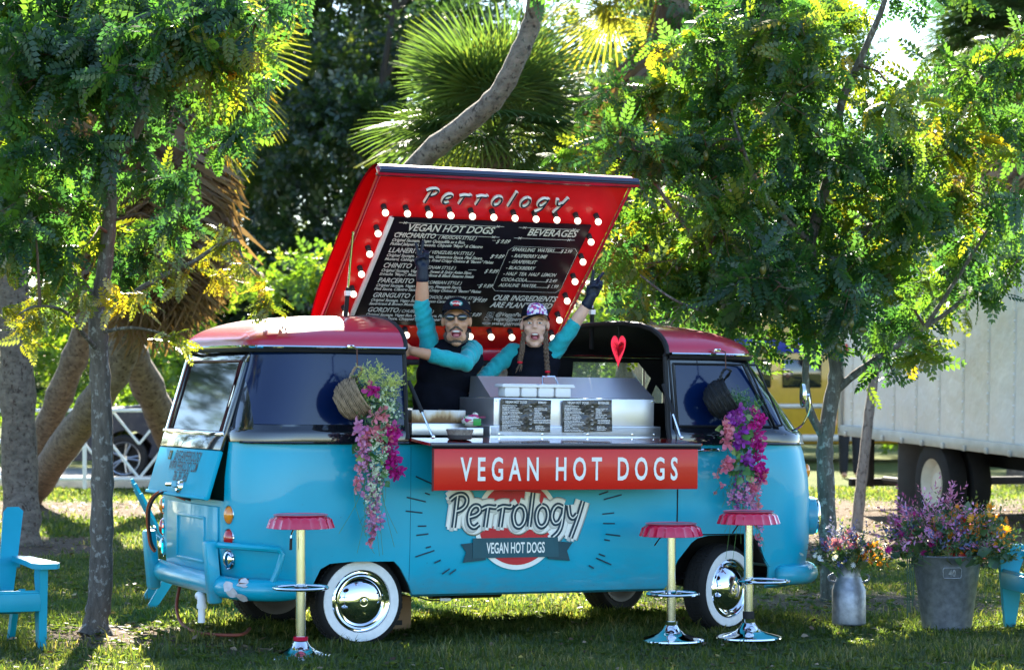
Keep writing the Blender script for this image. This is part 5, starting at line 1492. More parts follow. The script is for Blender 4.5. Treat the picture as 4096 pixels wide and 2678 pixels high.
for s in (-1, 1):
    e = MB(); e.ell(H + V3((s * .031, -.084, .012)), (.0125, .007, .0068), 12, 8); eo = e.build('eye', EYEW, woman)
    e = MB(); e.ell(H + V3((s * .031, -.0895, .012)), (.006, .003, .006), 10, 6); e.build('iris', IRIS, eo)
    e = MB(); e.tube(smooth_line([H + V3((s * .014, -.088, .030)), H + V3((s * .032, -.088, .036)), H + V3((s * .048, -.078, .029))], 4), .0032, 6); e.build('eyebrow', HAIR, woman)
    e = MB(); e.ell(H + V3((s * .031, -.083, .0185)), (.0145, .008, .004), 10, 6); e.build('eyelid', skin_w, woman)
hr = MB(); hr.ell(H + V3((0, .034, .022)), (.076, .078, .076), 20, 12)
for s in (-1, 1): hr.ell(H + V3((s * .066, .012, .002)), (.009, .038, .042), 12, 8)
fused(hr, 'hair', HAIR, woman, .007, 2)
for s, path in ((-1, [(2098, 1335, 16.17), (2090, 1375, 16.13), (2088, 1405, 16.12), (2080, 1440, 16.13)]), (1, [(2182, 1328, 16.17), (2184, 1380, 16.13), (2186, 1430, 16.13), (2190, 1478, 16.13)])):
    L = smooth_line([at(*p) - base for p in path], 6); br = MB()
    for i, p in enumerate(L):
        for q in (0, 1, 2):
            a = i * 1.05 + q * 2.09; br.ell(p + V3((.009 * math.cos(a), .007 * math.sin(a), .004 * math.sin(a * 2))), (.0085, .008, .014), 8, 6)
    bo = br.build('braid', HAIR, woman)
    tie = MB(); tie.ell(L[-1] + V3((0, 0, -.012)), (.017, .016, .011), 10, 8); tie.build('hair_tie', mat('red hair tie', (.65, .01, .03), .5), bo)
    tl_ = MB()
    for q in range(7):
        e_ = L[-1] + V3((random.uniform(-.03, .012) * (1 if s < 0 else .4), random.uniform(-.01, .01), random.uniform(-.085, -.05)))
        tl_.tube(smooth_line([L[-1] + V3((0, 0, -.015)), L[-1].lerp(e_, .5) + V3((.008, 0, 0)), e_], 3), [.006, .006, .006, .005, .004, .003, .001], 5)
    tl_.build('braid_tail', HAIR, bo)
    er = MB(); er.ell(H + V3((s * .078, .0, -.045)), (.007, .007, .010), 8, 6); er.build('earring', mat('gold', (.8, .55, .2), .25, 1.0), woman)
# ------------------------------------------------------------------ things on, in and around the van
def vthing(name, loc, label, cat, group=None, rz=0.0):
    o = empty(name); o.matrix_world = VANM @ Matrix.Translation(loc) @ Matrix.Rotation(rz, 4, 'Z')
    return tag(o, label, cat, group)
# steel prep station
ps = vthing('prep_station', (0, 0, 0), 'brushed steel prep station with sloped lid on the serving counter', 'prep station')
b_ = MB(); b_.box((.178, -.50, .90), (1.135, .50, .64), bev=.006); b_.build('cabinet', STEEL, ps)
MB().box((.178, -.50, 1.188), (1.135, .50, .064), bev=.004).build('plinth', STEEL, ps)
MB().box((.172, -.49, 1.302), (1.066, .50, .164), bev=.005).build('bin_housing', STEEL, ps)
sl = MB(); sl._q([(-.325, -.615, 1.387), (.775, -.615, 1.387), (.755, -.40, 1.512), (-.315, -.40, 1.512), (-.325, -.30, 1.387), (.775, -.30, 1.387), (.755, -.30, 1.512), (-.315, -.30, 1.512)],
                 [(0, 1, 2, 3), (3, 2, 6, 7), (0, 3, 7, 4), (1, 5, 6, 2), (4, 7, 6, 5), (0, 4, 5, 1)])
sl.build('sloped_lid', STEEL, ps, 20)
MB().tube([(.07, -.50, 1.462), (.085, -.47, 1.515), (.165, -.47, 1.515), (.175, -.50, 1.462)], .005, 6).build('lid_handle', CHROME, ps)
for x in (-.33, -.05, .25, .55, .70):
    MB().lathe([(.0001, .004), (.006, .003), (.007, 0)], 10, (x, -.7505, 1.172), 'Y').build('rivet', CHROME, ps)
for x in (-.345, .69): MB().lathe([(.0001, .004), (.006, .003), (.007, 0)], 10, (x, -.7405, 1.37), 'Y').build('rivet', CHROME, ps)
# griddle
gd = vthing('griddle', (-.66, -.42, 1.16), 'grease-stained steel griddle behind the counter strut', 'griddle')
MB().box((0, 0, .035), (.34, .40, .07), bev=.004).build('base', STEEL, gd)
m, nt, b = _nt('stained steel')
mp = coord(nt, (3, 3, 1)); n = noise(nt, mp, 6, 6); sp = nt.nodes.new('ShaderNodeSeparateXYZ'); tc = nt.nodes.new('ShaderNodeTexCoord'); nt.links.new(tc.outputs['Object'], sp.inputs[0])
ad = nt.nodes.new('ShaderNodeMath'); ad.operation = 'MULTIPLY_ADD'; ad.inputs[1].default_value = -9.0; ad.inputs[2].default_value = 1.05; nt.links.new(sp.outputs['Z'], ad.inputs[0])
a2 = nt.nodes.new('ShaderNodeMath'); a2.operation = 'MULTIPLY_ADD'; a2.inputs[1].default_value = 1.4; nt.links.new(n.outputs[0], a2.inputs[0]); nt.links.new(ad.outputs[0], a2.inputs[2])
rp = ramp(nt, [(.45, (.60, .59, .57)), (.8, (.42, .30, .17)), (1.0, (.20, .11, .05))]); nt.links.new(a2.outputs[0], rp.inputs[0]); nt.links.new(rp.outputs[0], b.inputs['Base Color'])
b.inputs['Metallic'].default_value = .4; b.inputs['Roughness'].default_value = .5
MB().box((0, -.195, .11), (.345, .012, .075), bev=.003).build('splash_guard', m, gd)
for x in (-.168, .168): MB().box((x, 0, .11), (.010, .38, .074), bev=.003).build('side_guard', m, gd)
# bowl, caddy, tortilla bag
bw = vthing('molcajete_bowl', (-.685, -.985, 1.143), 'rough grey stone bowl on the red counter', 'bowl')
MB().lathe([(.050, 0), (.062, .004), (.078, .05), (.081, .056), (.076, .06), (.070, .054), (.050, .012), (.0001, .010)], 24).build('bowl', mat('lava stone', (.23, .215, .205), .95, var=.3, vscale=60, bmp=1, bscale=90), bw)
MB().lathe([(.064, .0), (.070, .006), (.072, .026), (.066, .026)], 24, (0, 0, .001)).build('foot_band', mat('dark stone', (.06, .06, .065), .9), bw)
cd = vthing('condiment_caddy', (-.07, -.685, 1.387), 'white plastic condiment caddy with four tubs on the prep station', 'caddy')
WPL = mat('white plastic', (.78, .79, .83), .35, var=.03)
for k in range(4):
    MB().box((-.168 + k * .112, 0, .032), (.102, .10, .062), bev=.012).build('tub', WPL, cd)
MB().box((0, 0, .066), (.475, .118, .014), bev=.005).build('rim', WPL, cd)
for x in (-.12, .12): MB().box((x, .0, .076), (.225, .115, .008), bev=.003).build('lid', WPL, cd)
tb = vthing('tortilla_bag', (-.475, -.66, 1.16), 'colourful plastic bag of tortillas beside the prep station', 'food bag')
MB().box((0, 0, .024), (.11, .14, .048), bev=.006).build('shelf', STEEL, tb)
m, nt, b = _nt('printed plastic bag')
vo = nt.nodes.new('ShaderNodeTexVoronoi'); vo.inputs['Scale'].default_value = 26; nt.links.new(coord(nt, (1, 1, 2)).outputs[0], vo.inputs['Vector'])
rp = ramp(nt, [(0, (.75, .75, .70)), (.35, (.06, .32, .08)), (.5, (.78, .78, .74)), (.65, (.55, .05, .18)), (.8, (.75, .72, .60)), (.9, (.75, .60, .05))]); rp.color_ramp.interpolation = 'CONSTANT'
nt.links.new(vo.outputs['Color'], rp.inputs[0]); nt.links.new(rp.outputs[0], b.inputs['Base Color']); b.inputs['Roughness'].default_value = .2
bgm = MB(); bgm.ell((0, -.01, .085), (.058, .06, .038), 20, 12); bgm.ell((.03, 0, .118), (.02, .03, .02), 12, 8); fused(bgm, 'bag', m, tb, .006, 2)
MB().box((.012, -.072, .08), (.05, .003, .04), bev=.001).build('bag_print', mat('green print', (.03, .30, .06), .3), tb)
text('lettering', 'LA BANDERITA', .014, mat('pink print', (.6, .04, .2), .4), tb, (-.012, -.075, .104), (R(90), 0, 0), .8)
# two laminated menus on the steel front
m, nt, b = _nt('laminated black print')
n = noise(nt, coord(nt), 26, 4); rp = ramp(nt, [(.35, (.008, .009, .014)), (.68, (.02, .024, .05)), (.8, (.10, .05, .035))]); nt.links.new(n.outputs[0], rp.inputs[0]); nt.links.new(rp.outputs[0], b.inputs['Base Color'])
b.inputs['Roughness'].default_value = .18; n2 = noise(nt, coord(nt), 9, 3); bump(nt, b, n2.outputs[0], .5, .03)
def laminated(x0, x1, label, head2, drinks, foot, tilt):
    s = vthing('laminated_menu', ((x0 + x1) / 2, -.7555, 1.281), label, 'menu'); w = x1 - x0; h = .190
    sh = MB(); nx = 12; nz = 6; vs_ = []; fs = []
    for j in range(nz + 1):
        for i in range(nx + 1):
            u, v_ = i / nx - .5, j / nz - .5; vs_.append((u * w, -.0025 - .0018 * math.sin(u * 9 + v_ * 5 + tilt), v_ * h))
    for j in range(nz):
        for i in range(nx): fs.append((j * (nx + 1) + i, j * (nx + 1) + i + 1, (j + 1) * (nx + 1) + i + 1, (j + 1) * (nx + 1) + i))
    sh._q(vs_, fs); p = sh.build('sheet', m, s, 60); p.rotation_euler = (0, tilt * .02, 0)
    def T(t_, x, z, size, sx=.8, al='LEFT', off=.0003): text('lettering', t_, size, CH, s, (x, -.0062, z), (R(90), 0, 0), sx, .1, 1, off, al)
    T('VEGAN HOT DOGS', -.065, .072, .020, .8, 'CENTER', .0005); T(head2, .105, .072, .018, .8, 'CENTER', .0005)
    for i, (a, b2, c, d) in enumerate(menu):
        z = .055 - i * .0262; T(a, -.155, z, .0115, .75); T(b2, -.105, z, .008, .7); T('$ 9.89', .022, z - .003, .009, .7)
        T(c, -.155, z - .0085, .0068, .72); T(d, -.155, z - .0155, .0068, .72)
    T('\n'.join(drinks), .052, .040, .0092, .72); T(foot, .108, -.032, .0135, .72, 'CENTER', .0004)
    T('@VeganPerrology\nvegan@perrology.com\nwww.perrology.com', .062, -.066, .0095, .75)
laminated(-.326, .002, 'laminated black menu headed bebidas taped to the prep station', 'BEBIDAS', ['AGUAS GASIFICADAS  $ 2.99', '- MORAS ROJAS CON LIMON', '- TORONJA', '- MORAS NEGRAS', '- TE CON LIMON', 'COCA-COLA  $ 2.49', 'AGUA ALCALINA  $ 1.99'], 'NUESTROS INGREDIENTES\nSON A BASE DE PLANTAS', 1)
laminated(.080, .410, 'laminated black menu headed beverages taped to the prep station', 'BEVERAGES', ['SPARKLING WATERS  $ 2.99', '- RASPBERRY LIME', '- GRAPEFRUIT', '- BLACKBERRY', '- HALF TEA HALF LEMON', 'COCA-COLA  $ 2.49', 'ALKALINE WATER  $ 1.99'], 'OUR INGREDIENTS\nARE PLANT BASED', -1)
# heart spinner hanging in the bay
hs = vthing('heart_spinner', (.478, -.70, 1.685), 'red metal heart wind spinner hanging from the cab roof edge', 'ornament', rz=R(-25))
HR = mat('red anodised metal', (.75, .02, .06), .18, .85, var=.08)
def heart(k):
    pts = []
    for a in np.linspace(0, 2 * math.pi, 40, endpoint=False):
        x = 16 * math.sin(a) ** 3; y = 13 * math.cos(a) - 5 * math.cos(2 * a) - 2 * math.cos(3 * a) - math.cos(4 * a)
        if y < 0: y *= 1.35
        pts.append((x / 17 * .054 * k, (y / 17 * .098 + .01) * k))
    return pts
for i in range(9):
    k = 1 - i * .105; P_ = heart(k); Q_ = heart(k - .07); mb = MB(); n = len(P_)
    vs_ = [(x, -.002, z) for x, z in P_] + [(x, -.002, z) for x, z in Q_] + [(x, .002, z) for x, z in P_] + [(x, .002, z) for x, z in Q_]; fs = []
    for j in range(n):
        l = (j + 1) % n; fs += [(j, l, l + n, j + n), (j + 2 * n, j + 3 * n, l + 3 * n, l + 2 * n), (j, j + 2 * n, l + 2 * n, l), (j + n, l + n, l + 3 * n, j + 3 * n)]
    mb._q(vs_, fs); o = mb.build('heart_ring', HR, hs); o.rotation_euler = (0, 0, R(-32 + i * 13))
MB().tube([(0, 0, .06), (0, 0, .135)], .0012, 5).build('thread', BLACKM, hs)
# ------------------------------------------------------------------ hanging baskets and silk flower trails
def basket(loc, m, label, yaw):
    o = vthing('wicker_basket', loc, label, 'basket'); o.scale = (.93, .93, .97); ax = Vector((.62, -.35, .42)).normalized(); s, t = frame_of(ax)
    prof = [(.030, -.105), (.062, -.098), (.082, -.08), (.095, -.06), (.103, -.04), (.107, -.02), (.108, 0), (.107, .02), (.104, .04), (.101, .055), (.100, .066)]
    wv = MB()
    for i in range(len(prof) * 3 - 2):
        r_, h = prof[i // 3]
        if i % 3: q_ = (i % 3) / 3; r_, h = r_ + q_ * (prof[i // 3 + 1][0] - r_), h + q_ * (prof[i // 3 + 1][1] - h)
        pts = []
        for k in range(37):
            a = 2 * math.pi * k / 36; w = .0035 * math.cos(9 * a + (i % 2) * math.pi) + .002 * math.sin(3 * a + i * 1.7)
            pts.append(ax * (h + .003 * math.sin(2 * a + i)) + (s * math.cos(a) * 1.0 + t * math.sin(a) * 1.12) * (r_ + w))
        wv.tube(pts, .0032, 5, caps=False)
    wv.build('weave', m, o, 60)
    ln = MB(); vs_ = []; fs = []
    for j, (r_, h) in enumerate(prof):
        for k in range(24):
            a = 2 * math.pi * k / 24; vs_.append(ax * h + (s * math.cos(a) + t * math.sin(a) * 1.12) * (r_ - .004))
    for j in range(len(prof) - 1):
        for k in range(24): fs.append((j * 24 + k, j * 24 + (k + 1) % 24, (j + 1) * 24 + (k + 1) % 24, (j + 1) * 24 + k))
    ln._q(vs_, fs); ln.build('lining', mat('dark wicker', (.03, .024, .018), .9), o)
    hp = smooth_line([ax * .05 + t * .11 + s * .06, Vector((-.01, -.02, .16)), Vector((.01, -.03, .185)), Vector((.04, -.04, .17)), ax * .06 + t * .09 - s * .05], 6)
    for ph in (0, 3.14):
        MB().tube([p + Vector((math.cos(i * .9 + ph) * .006, math.sin(i * .9 + ph) * .006, 0)) for i, p in enumerate(hp)], .0055, 6).build('handle', m, o)
    hk = MB(); hk.tube([(.01, .12, .30), (.01, .07, .306), (.012, -.02, .29), (.012, -.028, .19)], .004, 6); hk.build('hook', mat('rusty wire', (.12, .05, .035), .6, .5), o)
    MB().box((.01, .10, .302), (.045, .05, .02), bev=.004).build('clip', CHROME, o)
    return o
basket((-1.335, -.965, 1.372), mat('willow wicker', (.27, .19, .125), .75, var=.35, vscale=30, bmp=.4), 'brown wicker basket hooked on the drip rail near the tail', 0)
basket((1.055, -.945, 1.392), mat('black wicker', (.014, .016, .020), .5, var=.3, vscale=30), 'black wicker basket hooked on the drip rail over the cab door', 0)
def petals(n, w, cup, l=.5):
    V = []; Q = []
    for k in range(n):
        a = 2 * math.pi * k / n; d = np.array([math.cos(a), math.sin(a), cup]); s = np.array([-math.sin(a), math.cos(a), 0]); b2 = len(V)
        up_ = np.array([0, 0, .1])
        V.extend([np.zeros(3), d * .38 + s * w * .85 + up_, d * .75 + s * w * .8 + up_ * 2, d * 1.0 + np.array([0, 0, cup * .35]), d * .75 - s * w * .8 + up_ * 2, d * .38 - s * w * .85 + up_]); Q += [(b2, b2 + 1, b2 + 2, b2 + 3), (b2, b2 + 3, b2 + 4, b2 + 5)]
    return np.array(V) * np.array([1, 1, 1.]), np.array(Q)
BRACT = petals(3, .48, .7); DAISY = petals(8, .2, .25); MUM = petals(12, .16, .6)
def sprig(n=9):
    V = []; Q = []
    for k in range(n):
        t = k / n; a = k * 2.4; d = np.array([.7, math.cos(a) * .7, math.sin(a) * .7]); s = np.array([0, -math.sin(a), math.cos(a)]); p = np.array([t, 0, 0]); b2 = len(V); L = .30 * (1.1 - .6 * t)
        V.extend([p, p + d * L * .5 + s * .05, p + d * L, p + d * L * .5 - s * .05]); Q.append((b2, b2 + 1, b2 + 2, b2 + 3))
    return np.array(V), np.array(Q)
SPRIG = sprig(); HEARTL = (np.array([(0, 0, 0), (.3, .42, .08), (.65, .28, .03), (1, 0, -.1), (.65, -.28, .03), (.3, -.42, .08)]), np.array([(0, 1, 2, 3), (0, 3, 4, 5)]))
FOL = leaf_mat('silk foliage', [(0, (.015, .08, .025)), (.5, (.05, .19, .05)), (.8, (.12, .30, .09)), (1, (.34, .44, .14))], .3, .06, 1.3)
def pmat(name, a, b2): return leaf_mat(name, [(0, a), (1, b2)], .32, .03, 1.3)
PINK = pmat('pink silk', (.62, .13, .26), (.78, .34, .42)); MAG = pmat('magenta silk', (.42, .012, .22), (.62, .03, .34)); PUR = pmat('violet silk', (.26, .02, .36), (.45, .10, .52)); LIL = pmat('lilac silk', (.55, .18, .48), (.72, .38, .62))
def scatter(tm, c, sp, n, size, m, parent, name, g, face=(0, -1, .1), jit=.7, dirz=0.0, along=None):
    c = np.array(c); n = int(n)
    P = c + g.uniform(-1, 1, (n, 3)) * np.array(sp) if along is None else along(n)
    if along is None:
        q = unit(g.normal(0, 1, (n, 3))) * (g.random((n, 1)) ** .5); P = c + q * np.array(sp)
    D = unit(g.normal(0, jit, (n, 3)) + np.array([0, 0, dirz])); U = unit(np.array(face) + g.normal(0, jit * .7, (n, 3)))
    if tm in (0,): pass
    V, Q, r_ = place(tm, P, D, U, size * (.65 + .6 * g.random(n)), np.clip(g.random(n), 0, 1))
    return V, Q, r_
def bundle(parts, m, parent, name):
    V, Q, r_ = joinq(parts); o = mesh_np(name, V, Q, m, parent, r_); o['kind'] = 'stuff'; return o
def garland(label, loc, seed, foliage, heart_leaves, blossoms, trails, stems_n, extra=()):
    g = np.random.default_rng(seed); o = vthing('flower_garland', loc, label, 'flower garland')
    bundle([scatter(SPRIG, c, s, n, sz, FOL, o, '', g, jit=.8, dirz=dz) for c, s, n, sz, dz in foliage], FOL, o, 'sprigs')
    if extra: bundle([scatter(SPRIG, c, s, n, sz, FOL, o, '', g, jit=.8, dirz=dz) for c, s, n, sz, dz in extra], pmat('lime silk', (.42, .50, .08), (.75, .75, .30)), o, 'pale_sprays')
    bundle([scatter(HEARTL, c, s, n, sz, FOL, o, '', g, jit=.6, dirz=-.6) for c, s, n, sz in heart_leaves], FOL, o, 'leaves')
    for m_, lst in blossoms: bundle([scatter(BRACT, c, s, n, sz, m_, o, '', g) for c, s, n, sz in lst], m_, o, 'blossoms')
    tb_ = {}; st = MB()
    for (x0, z0, x1, z1, n, sz, m_) in trails:
        ph = g.random() * 6; f = lambda t: np.stack([x0 + (x1 - x0) * t + .018 * np.sin(t * 9 + ph), -.01 + .012 * np.sin(t * 7 + ph), z0 + (z1 - z0) * t], -1)
        st.tube([tuple(f(np.array([t]))[0]) for t in np.linspace(0, 1, 14)], .0014, 4, caps=False)
        tb_.setdefault(m_, []).append(scatter(BRACT, (0, 0, 0), (0, 0, 0), n, sz, m_, o, '', g, along=lambda k: f(g.random(k) ** .9) + g.normal(0, .010, (k, 3))))
    for m_, ps_ in tb_.items(): bundle(ps_, m_, o, 'trailing_blossoms')
    for k in range(stems_n):
        x = g.uniform(-.08, .10); st.tube(smooth_line([(x, 0, .05), (x + g.normal(0, .03), -.03, -.2), (x + g.normal(0, .05), -.02, -.45), (x + g.normal(0, .05), -.015, g.uniform(-.85, -.5))], 4), .0012, 4, caps=False)
    s_ = st.build('stems', mat('green wire stem', (.10, .22, .06), .6), o, 60, merge=False); s_['kind'] = 'stuff'
    return o
garland('long trail of pink and magenta silk bougainvillea spilling from the brown basket', (-1.215, -.995, 1.28), 71,
        [((-.02, 0, .10), (.13, .06, .17), 260, .055, -.1), ((.06, 0, .0), (.10, .05, .16), 230, .05, -.4), ((-.02, 0, -.25), (.09, .04, .25), 260, .045, -.7), ((-.02, 0, -.5), (.06, .03, .2), 70, .04, -.8)],
        [((0, -.03, -.12), (.12, .04, .22), 34, .06), ((.06, -.03, -.28), (.06, .03, .14), 14, .055)],
        [(pmat('greenish white buds', (.50, .62, .45), (.74, .80, .68)), [((.05, -.05, .05), (.09, .03, .12), 70, .013), ((.02, -.05, -.2), (.08, .03, .2), 90, .012), ((-.02, -.04, -.45), (.05, .02, .15), 40, .012)]),
         (PINK, [((.0, -.05, .0), (.07, .03, .06), 9, .030), ((.0, -.05, -.13), (.10, .03, .06), 18, .030), ((.05, -.04, -.06), (.05, .03, .08), 12, .027)]),
         (MAG, [((.10, -.04, -.12), (.04, .03, .08), 30, .027), ((.09, -.04, -.25), (.045, .03, .08), 34, .027), ((.12, -.04, -.33), (.03, .02, .03), 10, .027), ((-.03, -.04, .14), (.03, .02, .03), 6, .03)]),
         (LIL, [((-.10, -.04, -.10), (.05, .03, .10), 22, .024), ((-.08, -.04, -.22), (.06, .03, .12), 24, .022)])],
        [(-.10, -.05, -.04, -.62, 42, .020, LIL), (-.06, -.1, .0, -.70, 42, .019, LIL), (-.02, -.2, -.02, -.66, 36, .018, LIL), (-.09, -.1, -.10, -.45, 22, .022, PINK), (.02, -.3, .02, -.62, 30, .018, LIL), (-.03, -.5, .0, -.78, 12, .020, PINK)], 12,
        [((-.03, -.03, .22), (.09, .04, .08), 170, .042, .3), ((.09, -.03, .17), (.07, .04, .07), 150, .042, .3), ((.0, -.03, .10), (.10, .04, .06), 60, .04, .1)])
garland('long trail of violet and rose silk bougainvillea spilling from the black basket', (1.165, -.975, 1.26), 72,
        [((-.03, 0, .12), (.11, .05, .07), 150, .055, 0), ((.10, 0, .08), (.05, .04, .07), 40, .05, .2), ((.02, 0, -.05), (.06, .04, .22), 230, .05, -.7), ((-.01, 0, -.42), (.10, .04, .20), 90, .045, -.8)],
        [((0, -.03, -.10), (.14, .04, .26), 54, .062), ((.02, -.03, -.28), (.13, .03, .14), 24, .06)],
        [(PUR, [((-.06, -.05, .02), (.06, .03, .07), 28, .027), ((-.04, -.05, -.10), (.06, .03, .08), 26, .027), ((.02, -.05, -.24), (.05, .03, .05), 14, .027), ((-.02, -.05, .06), (.03, .02, .03), 8, .027)]),
         (MAG, [((.10, -.05, -.02), (.05, .03, .07), 22, .027), ((.09, -.05, -.15), (.05, .03, .10), 34, .027), ((.10, -.05, -.28), (.05, .03, .08), 22, .027), ((.07, -.04, .05), (.03, .02, .03), 8, .027)]),
         (PINK, [((-.13, -.05, -.08), (.04, .03, .10), 26, .030), ((-.11, -.05, -.26), (.04, .03, .05), 14, .027), ((.12, -.04, -.34), (.05, .02, .05), 10, .03)]),
         (LIL, [((.0, -.03, -.45), (.11, .03, .10), 40, .018)])],
        [(.08, -.3, .15, -.74, 40, .022, PINK), (.12, -.3, .10, -.60, 30, .020, LIL), (-.04, -.3, -.02, -.62, 36, .015, PUR), (.02, -.3, .04, -.68, 40, .015, PUR), (-.14, -.28, -.16, -.45, 12, .02, PINK), (.06, -.35, .13, -.66, 26, .018, LIL)], 18)
# ------------------------------------------------------------------ bar stools
def stool(x, y, h, ringz, ringdx, label, collar):
    o = empty('bar_stool', (x, y, -.02)); tag(o, label, 'bar stool', 'bottle cap stools at the counter'); h += .02; ringz += .02
    CAPR = mat('cap red enamel', (.50, .006, .045), .14, coat=1, var=.05)
    def wob(a, j): return 1 + (.045 * max(0, math.cos(21 * a)) if j >= 3 else 0)
    MB().lathe([(.0001, h - .004), (.13, h - .004), (.150, h - .010), (.163, h - .024), (.172, h - .05), (.180, h - .072), (.176, h - .074), (.160, h - .045), (.0001, h - .03)], 126, wob=wob).build('seat', CAPR, o, 30)
    MB().lathe([(.148, h - .0035), (.152, h + .001), (.146, h + .002), (.142, h - .002)], 60).build('seat_rim', mat('seat piping', (.55, .10, .16), .3, coat=.5), o)
    MB().lathe([(.0001, h + .0005), (.138, h - .001)], 48).build('seat_pad', mat('seat top', (.30, .02, .06), .35, coat=.4), o)
    CHP = mat('yellowed chrome', (.90, .89, .86), .17, 1.0, var=.03)
    MB().lathe([(.027, .06), (.027, h * .52), (.0265, h * .52), (.0265, h - .03)], 24).build('pole', CHP, o)
    MB().lathe([(.0001, h - .05), (.06, h - .05), (.06, h - .035), (.0001, h - .03)], 20).build('swivel_plate', BLACKM, o)
    MB().lathe([(.198, .0), (.196, .008), (.170, .017), (.120, .028), (.080, .042), (.056, .060), (.044, .078), (.036, .092), (.030, .098)], 48).build('base', CHROME, o)
    if collar == 'red': MB().lathe([(.031, .092), (.041, .093), (.041, .115), (.031, .117)], 24).build('collar', CAPR, o)
    else:
        MB().lathe([(.031, .092), (.040, .093), (.040, .112), (.031, .113)], 24).build('collar', CHROME, o)
        if collar == 'black': MB().lathe([(.029, .113), (.034, .114), (.034, .155), (.029, .157)], 24).build('sleeve', BLACKM, o)
    fr = MB(); n = 40; fr.tube([(ringdx + math.cos(2 * math.pi * k / n) * .147, math.sin(2 * math.pi * k / n) * .147, ringz) for k in range(n + 1)], .0095, 8, caps=False)
    fr.build('foot_ring', CHROME, o)
    cl_ = MB(); cl_.lathe([(.028, ringz - .02), (.036, ringz - .018), (.036, ringz + .02), (.028, ringz + .022)], 20); cl_.build('ring_clamp', CHROME, o)
    for a in (.4, 2.74): MB().tube([(math.cos(a) * .03, math.sin(a) * .03, ringz + .012), (ringdx + math.cos(a) * .142, math.sin(a) * .142, ringz)], .007, 6).build('ring_stay', CHROME, o)
    lv = MB(); lv.tube([(-.02, -.03, h - .04), (-.045, -.05, h - .10), (-.05, -.055, h - .13)] if collar == 'red' else [(-.02, -.02, h - .05), (-.07, -.05, h - .085), (-.10, -.07, h - .125)], .004, 6); lv.build('lever', CHROME, o)
    if collar == 'red': MB().tube([(-.048, -.053, h - .125), (-.05, -.055, h - .19)], .008, 8).build('lever_grip', BLACKM, o)
    return o
stool(-1.155, 14.35, .76, .36, 0, 'red bottle-cap bar stool before the rear wheel with red collar', 'red')
stool(.925, 15.27, .66, .25, .01, 'lowest red bottle-cap bar stool, between counter sign and front wheel', 'plain')
stool(1.389, 15.42, .723, .313, .09, 'red bottle-cap bar stool hiding the front wheel, black sleeve on its pole', 'black')
# ------------------------------------------------------------------ plastic garden chairs
CHB = mat('turquoise plastic', (.005, .28, .40), .38, var=.06, bmp=.05, bscale=30)
def chair(loc, yaw, label):
    """slatted low chair: +x forward"""
    o = empty('garden_chair', loc, (0, 0, yaw)); o.scale = (.93, .93, .92); tag(o, label, 'chair', 'turquoise slatted garden chairs')
    for s in (-1, 1):
        MB().prism([(.26, 0), (.325, 0), (.37, .52), (.22, .52), (.20, .46), (.235, .36), (.225, .20)], s * .315 - .024, s * .315 + .024).build('front_leg', CHB, o)
        MB().prism([(-.52, 0), (-.45, 0), (-.28, .26), (-.1, .30), (-.12, .36), (-.34, .31)], s * .285 - .018, s * .285 + .018).build('back_leg', CHB, o)
        a = MB(); a.prism([(-.36, s * .30), (-.30, s * .37), (.10, s * .40), (.34, s * .415), (.415, s * .385), (.42, s * .29), (.34, s * .25), (0, s * .265), (-.34, s * .265)], .515, .548, 'Z'); a.build('arm', CHB, o)
    for k in range(6):
        x = .30 - k * .105; z = .365 - k * .030
        MB().box((x, 0, z), (.098, .60, .02), bev=.006, rot=Matrix.Rotation(R(-16), 3, 'Y')).build('seat_slat', CHB, o)
    MB().box((.345, 0, .315), (.022, .60, .11), bev=.008).build('seat_front', CHB, o)
    for k in range(5):
        y0 = -.20 + k * .10; y1 = y0 * 1.55; top = .93 - .55 * abs(y1) ** 1.7 * 1.2
        q = MB(); d = Vector((-.30, 0, .62)).normalized(); L = (top - .22) / d.z; p0 = Vector((-.24, y0, .22)); p1 = p0 + d * L + Vector((0, y1 - y0, 0)); w0, w1 = .040, .062
        nrm = Vector((d.z, 0, -d.x)) * .010
        V_ = [];
        for p, w in ((p0, w0), (p0.lerp(p1, .5), (w0 + w1) / 2 + .004), (p1 - d * .03, w1), (p1, w1 * .6)):
            V_ += [p - Vector((0, w, 0)) - nrm, p + Vector((0, w, 0)) - nrm, p + Vector((0, w, 0)) + nrm, p - Vector((0, w, 0)) + nrm]
        F_ = [(0, 1, 2, 3), (15, 14, 13, 12)]
        for j in range(3):
            for i in range(4): F_.append((j * 4 + i, (j + 1) * 4 + i, (j + 1) * 4 + (i + 1) % 4, j * 4 + (i + 1) % 4))
        q._q(V_, F_); q.build('back_slat', CHB, o)
    MB().box((-.38, 0, .50), (.03, .64, .06), bev=.006, rot=Matrix.Rotation(R(-25), 3, 'Y')).build('back_rail', CHB, o)
    return o
chair((-2.98, 14.68, -.02), R(-68), 'turquoise plastic garden chair with its arm beside the pale trunk')
chair((3.36, 15.85, -.02), R(188), 'turquoise plastic garden chair past the large zinc bucket')
chair((-1.98, 17.45, -.02), R(12), 'turquoise plastic garden chair tucked behind the van tail')
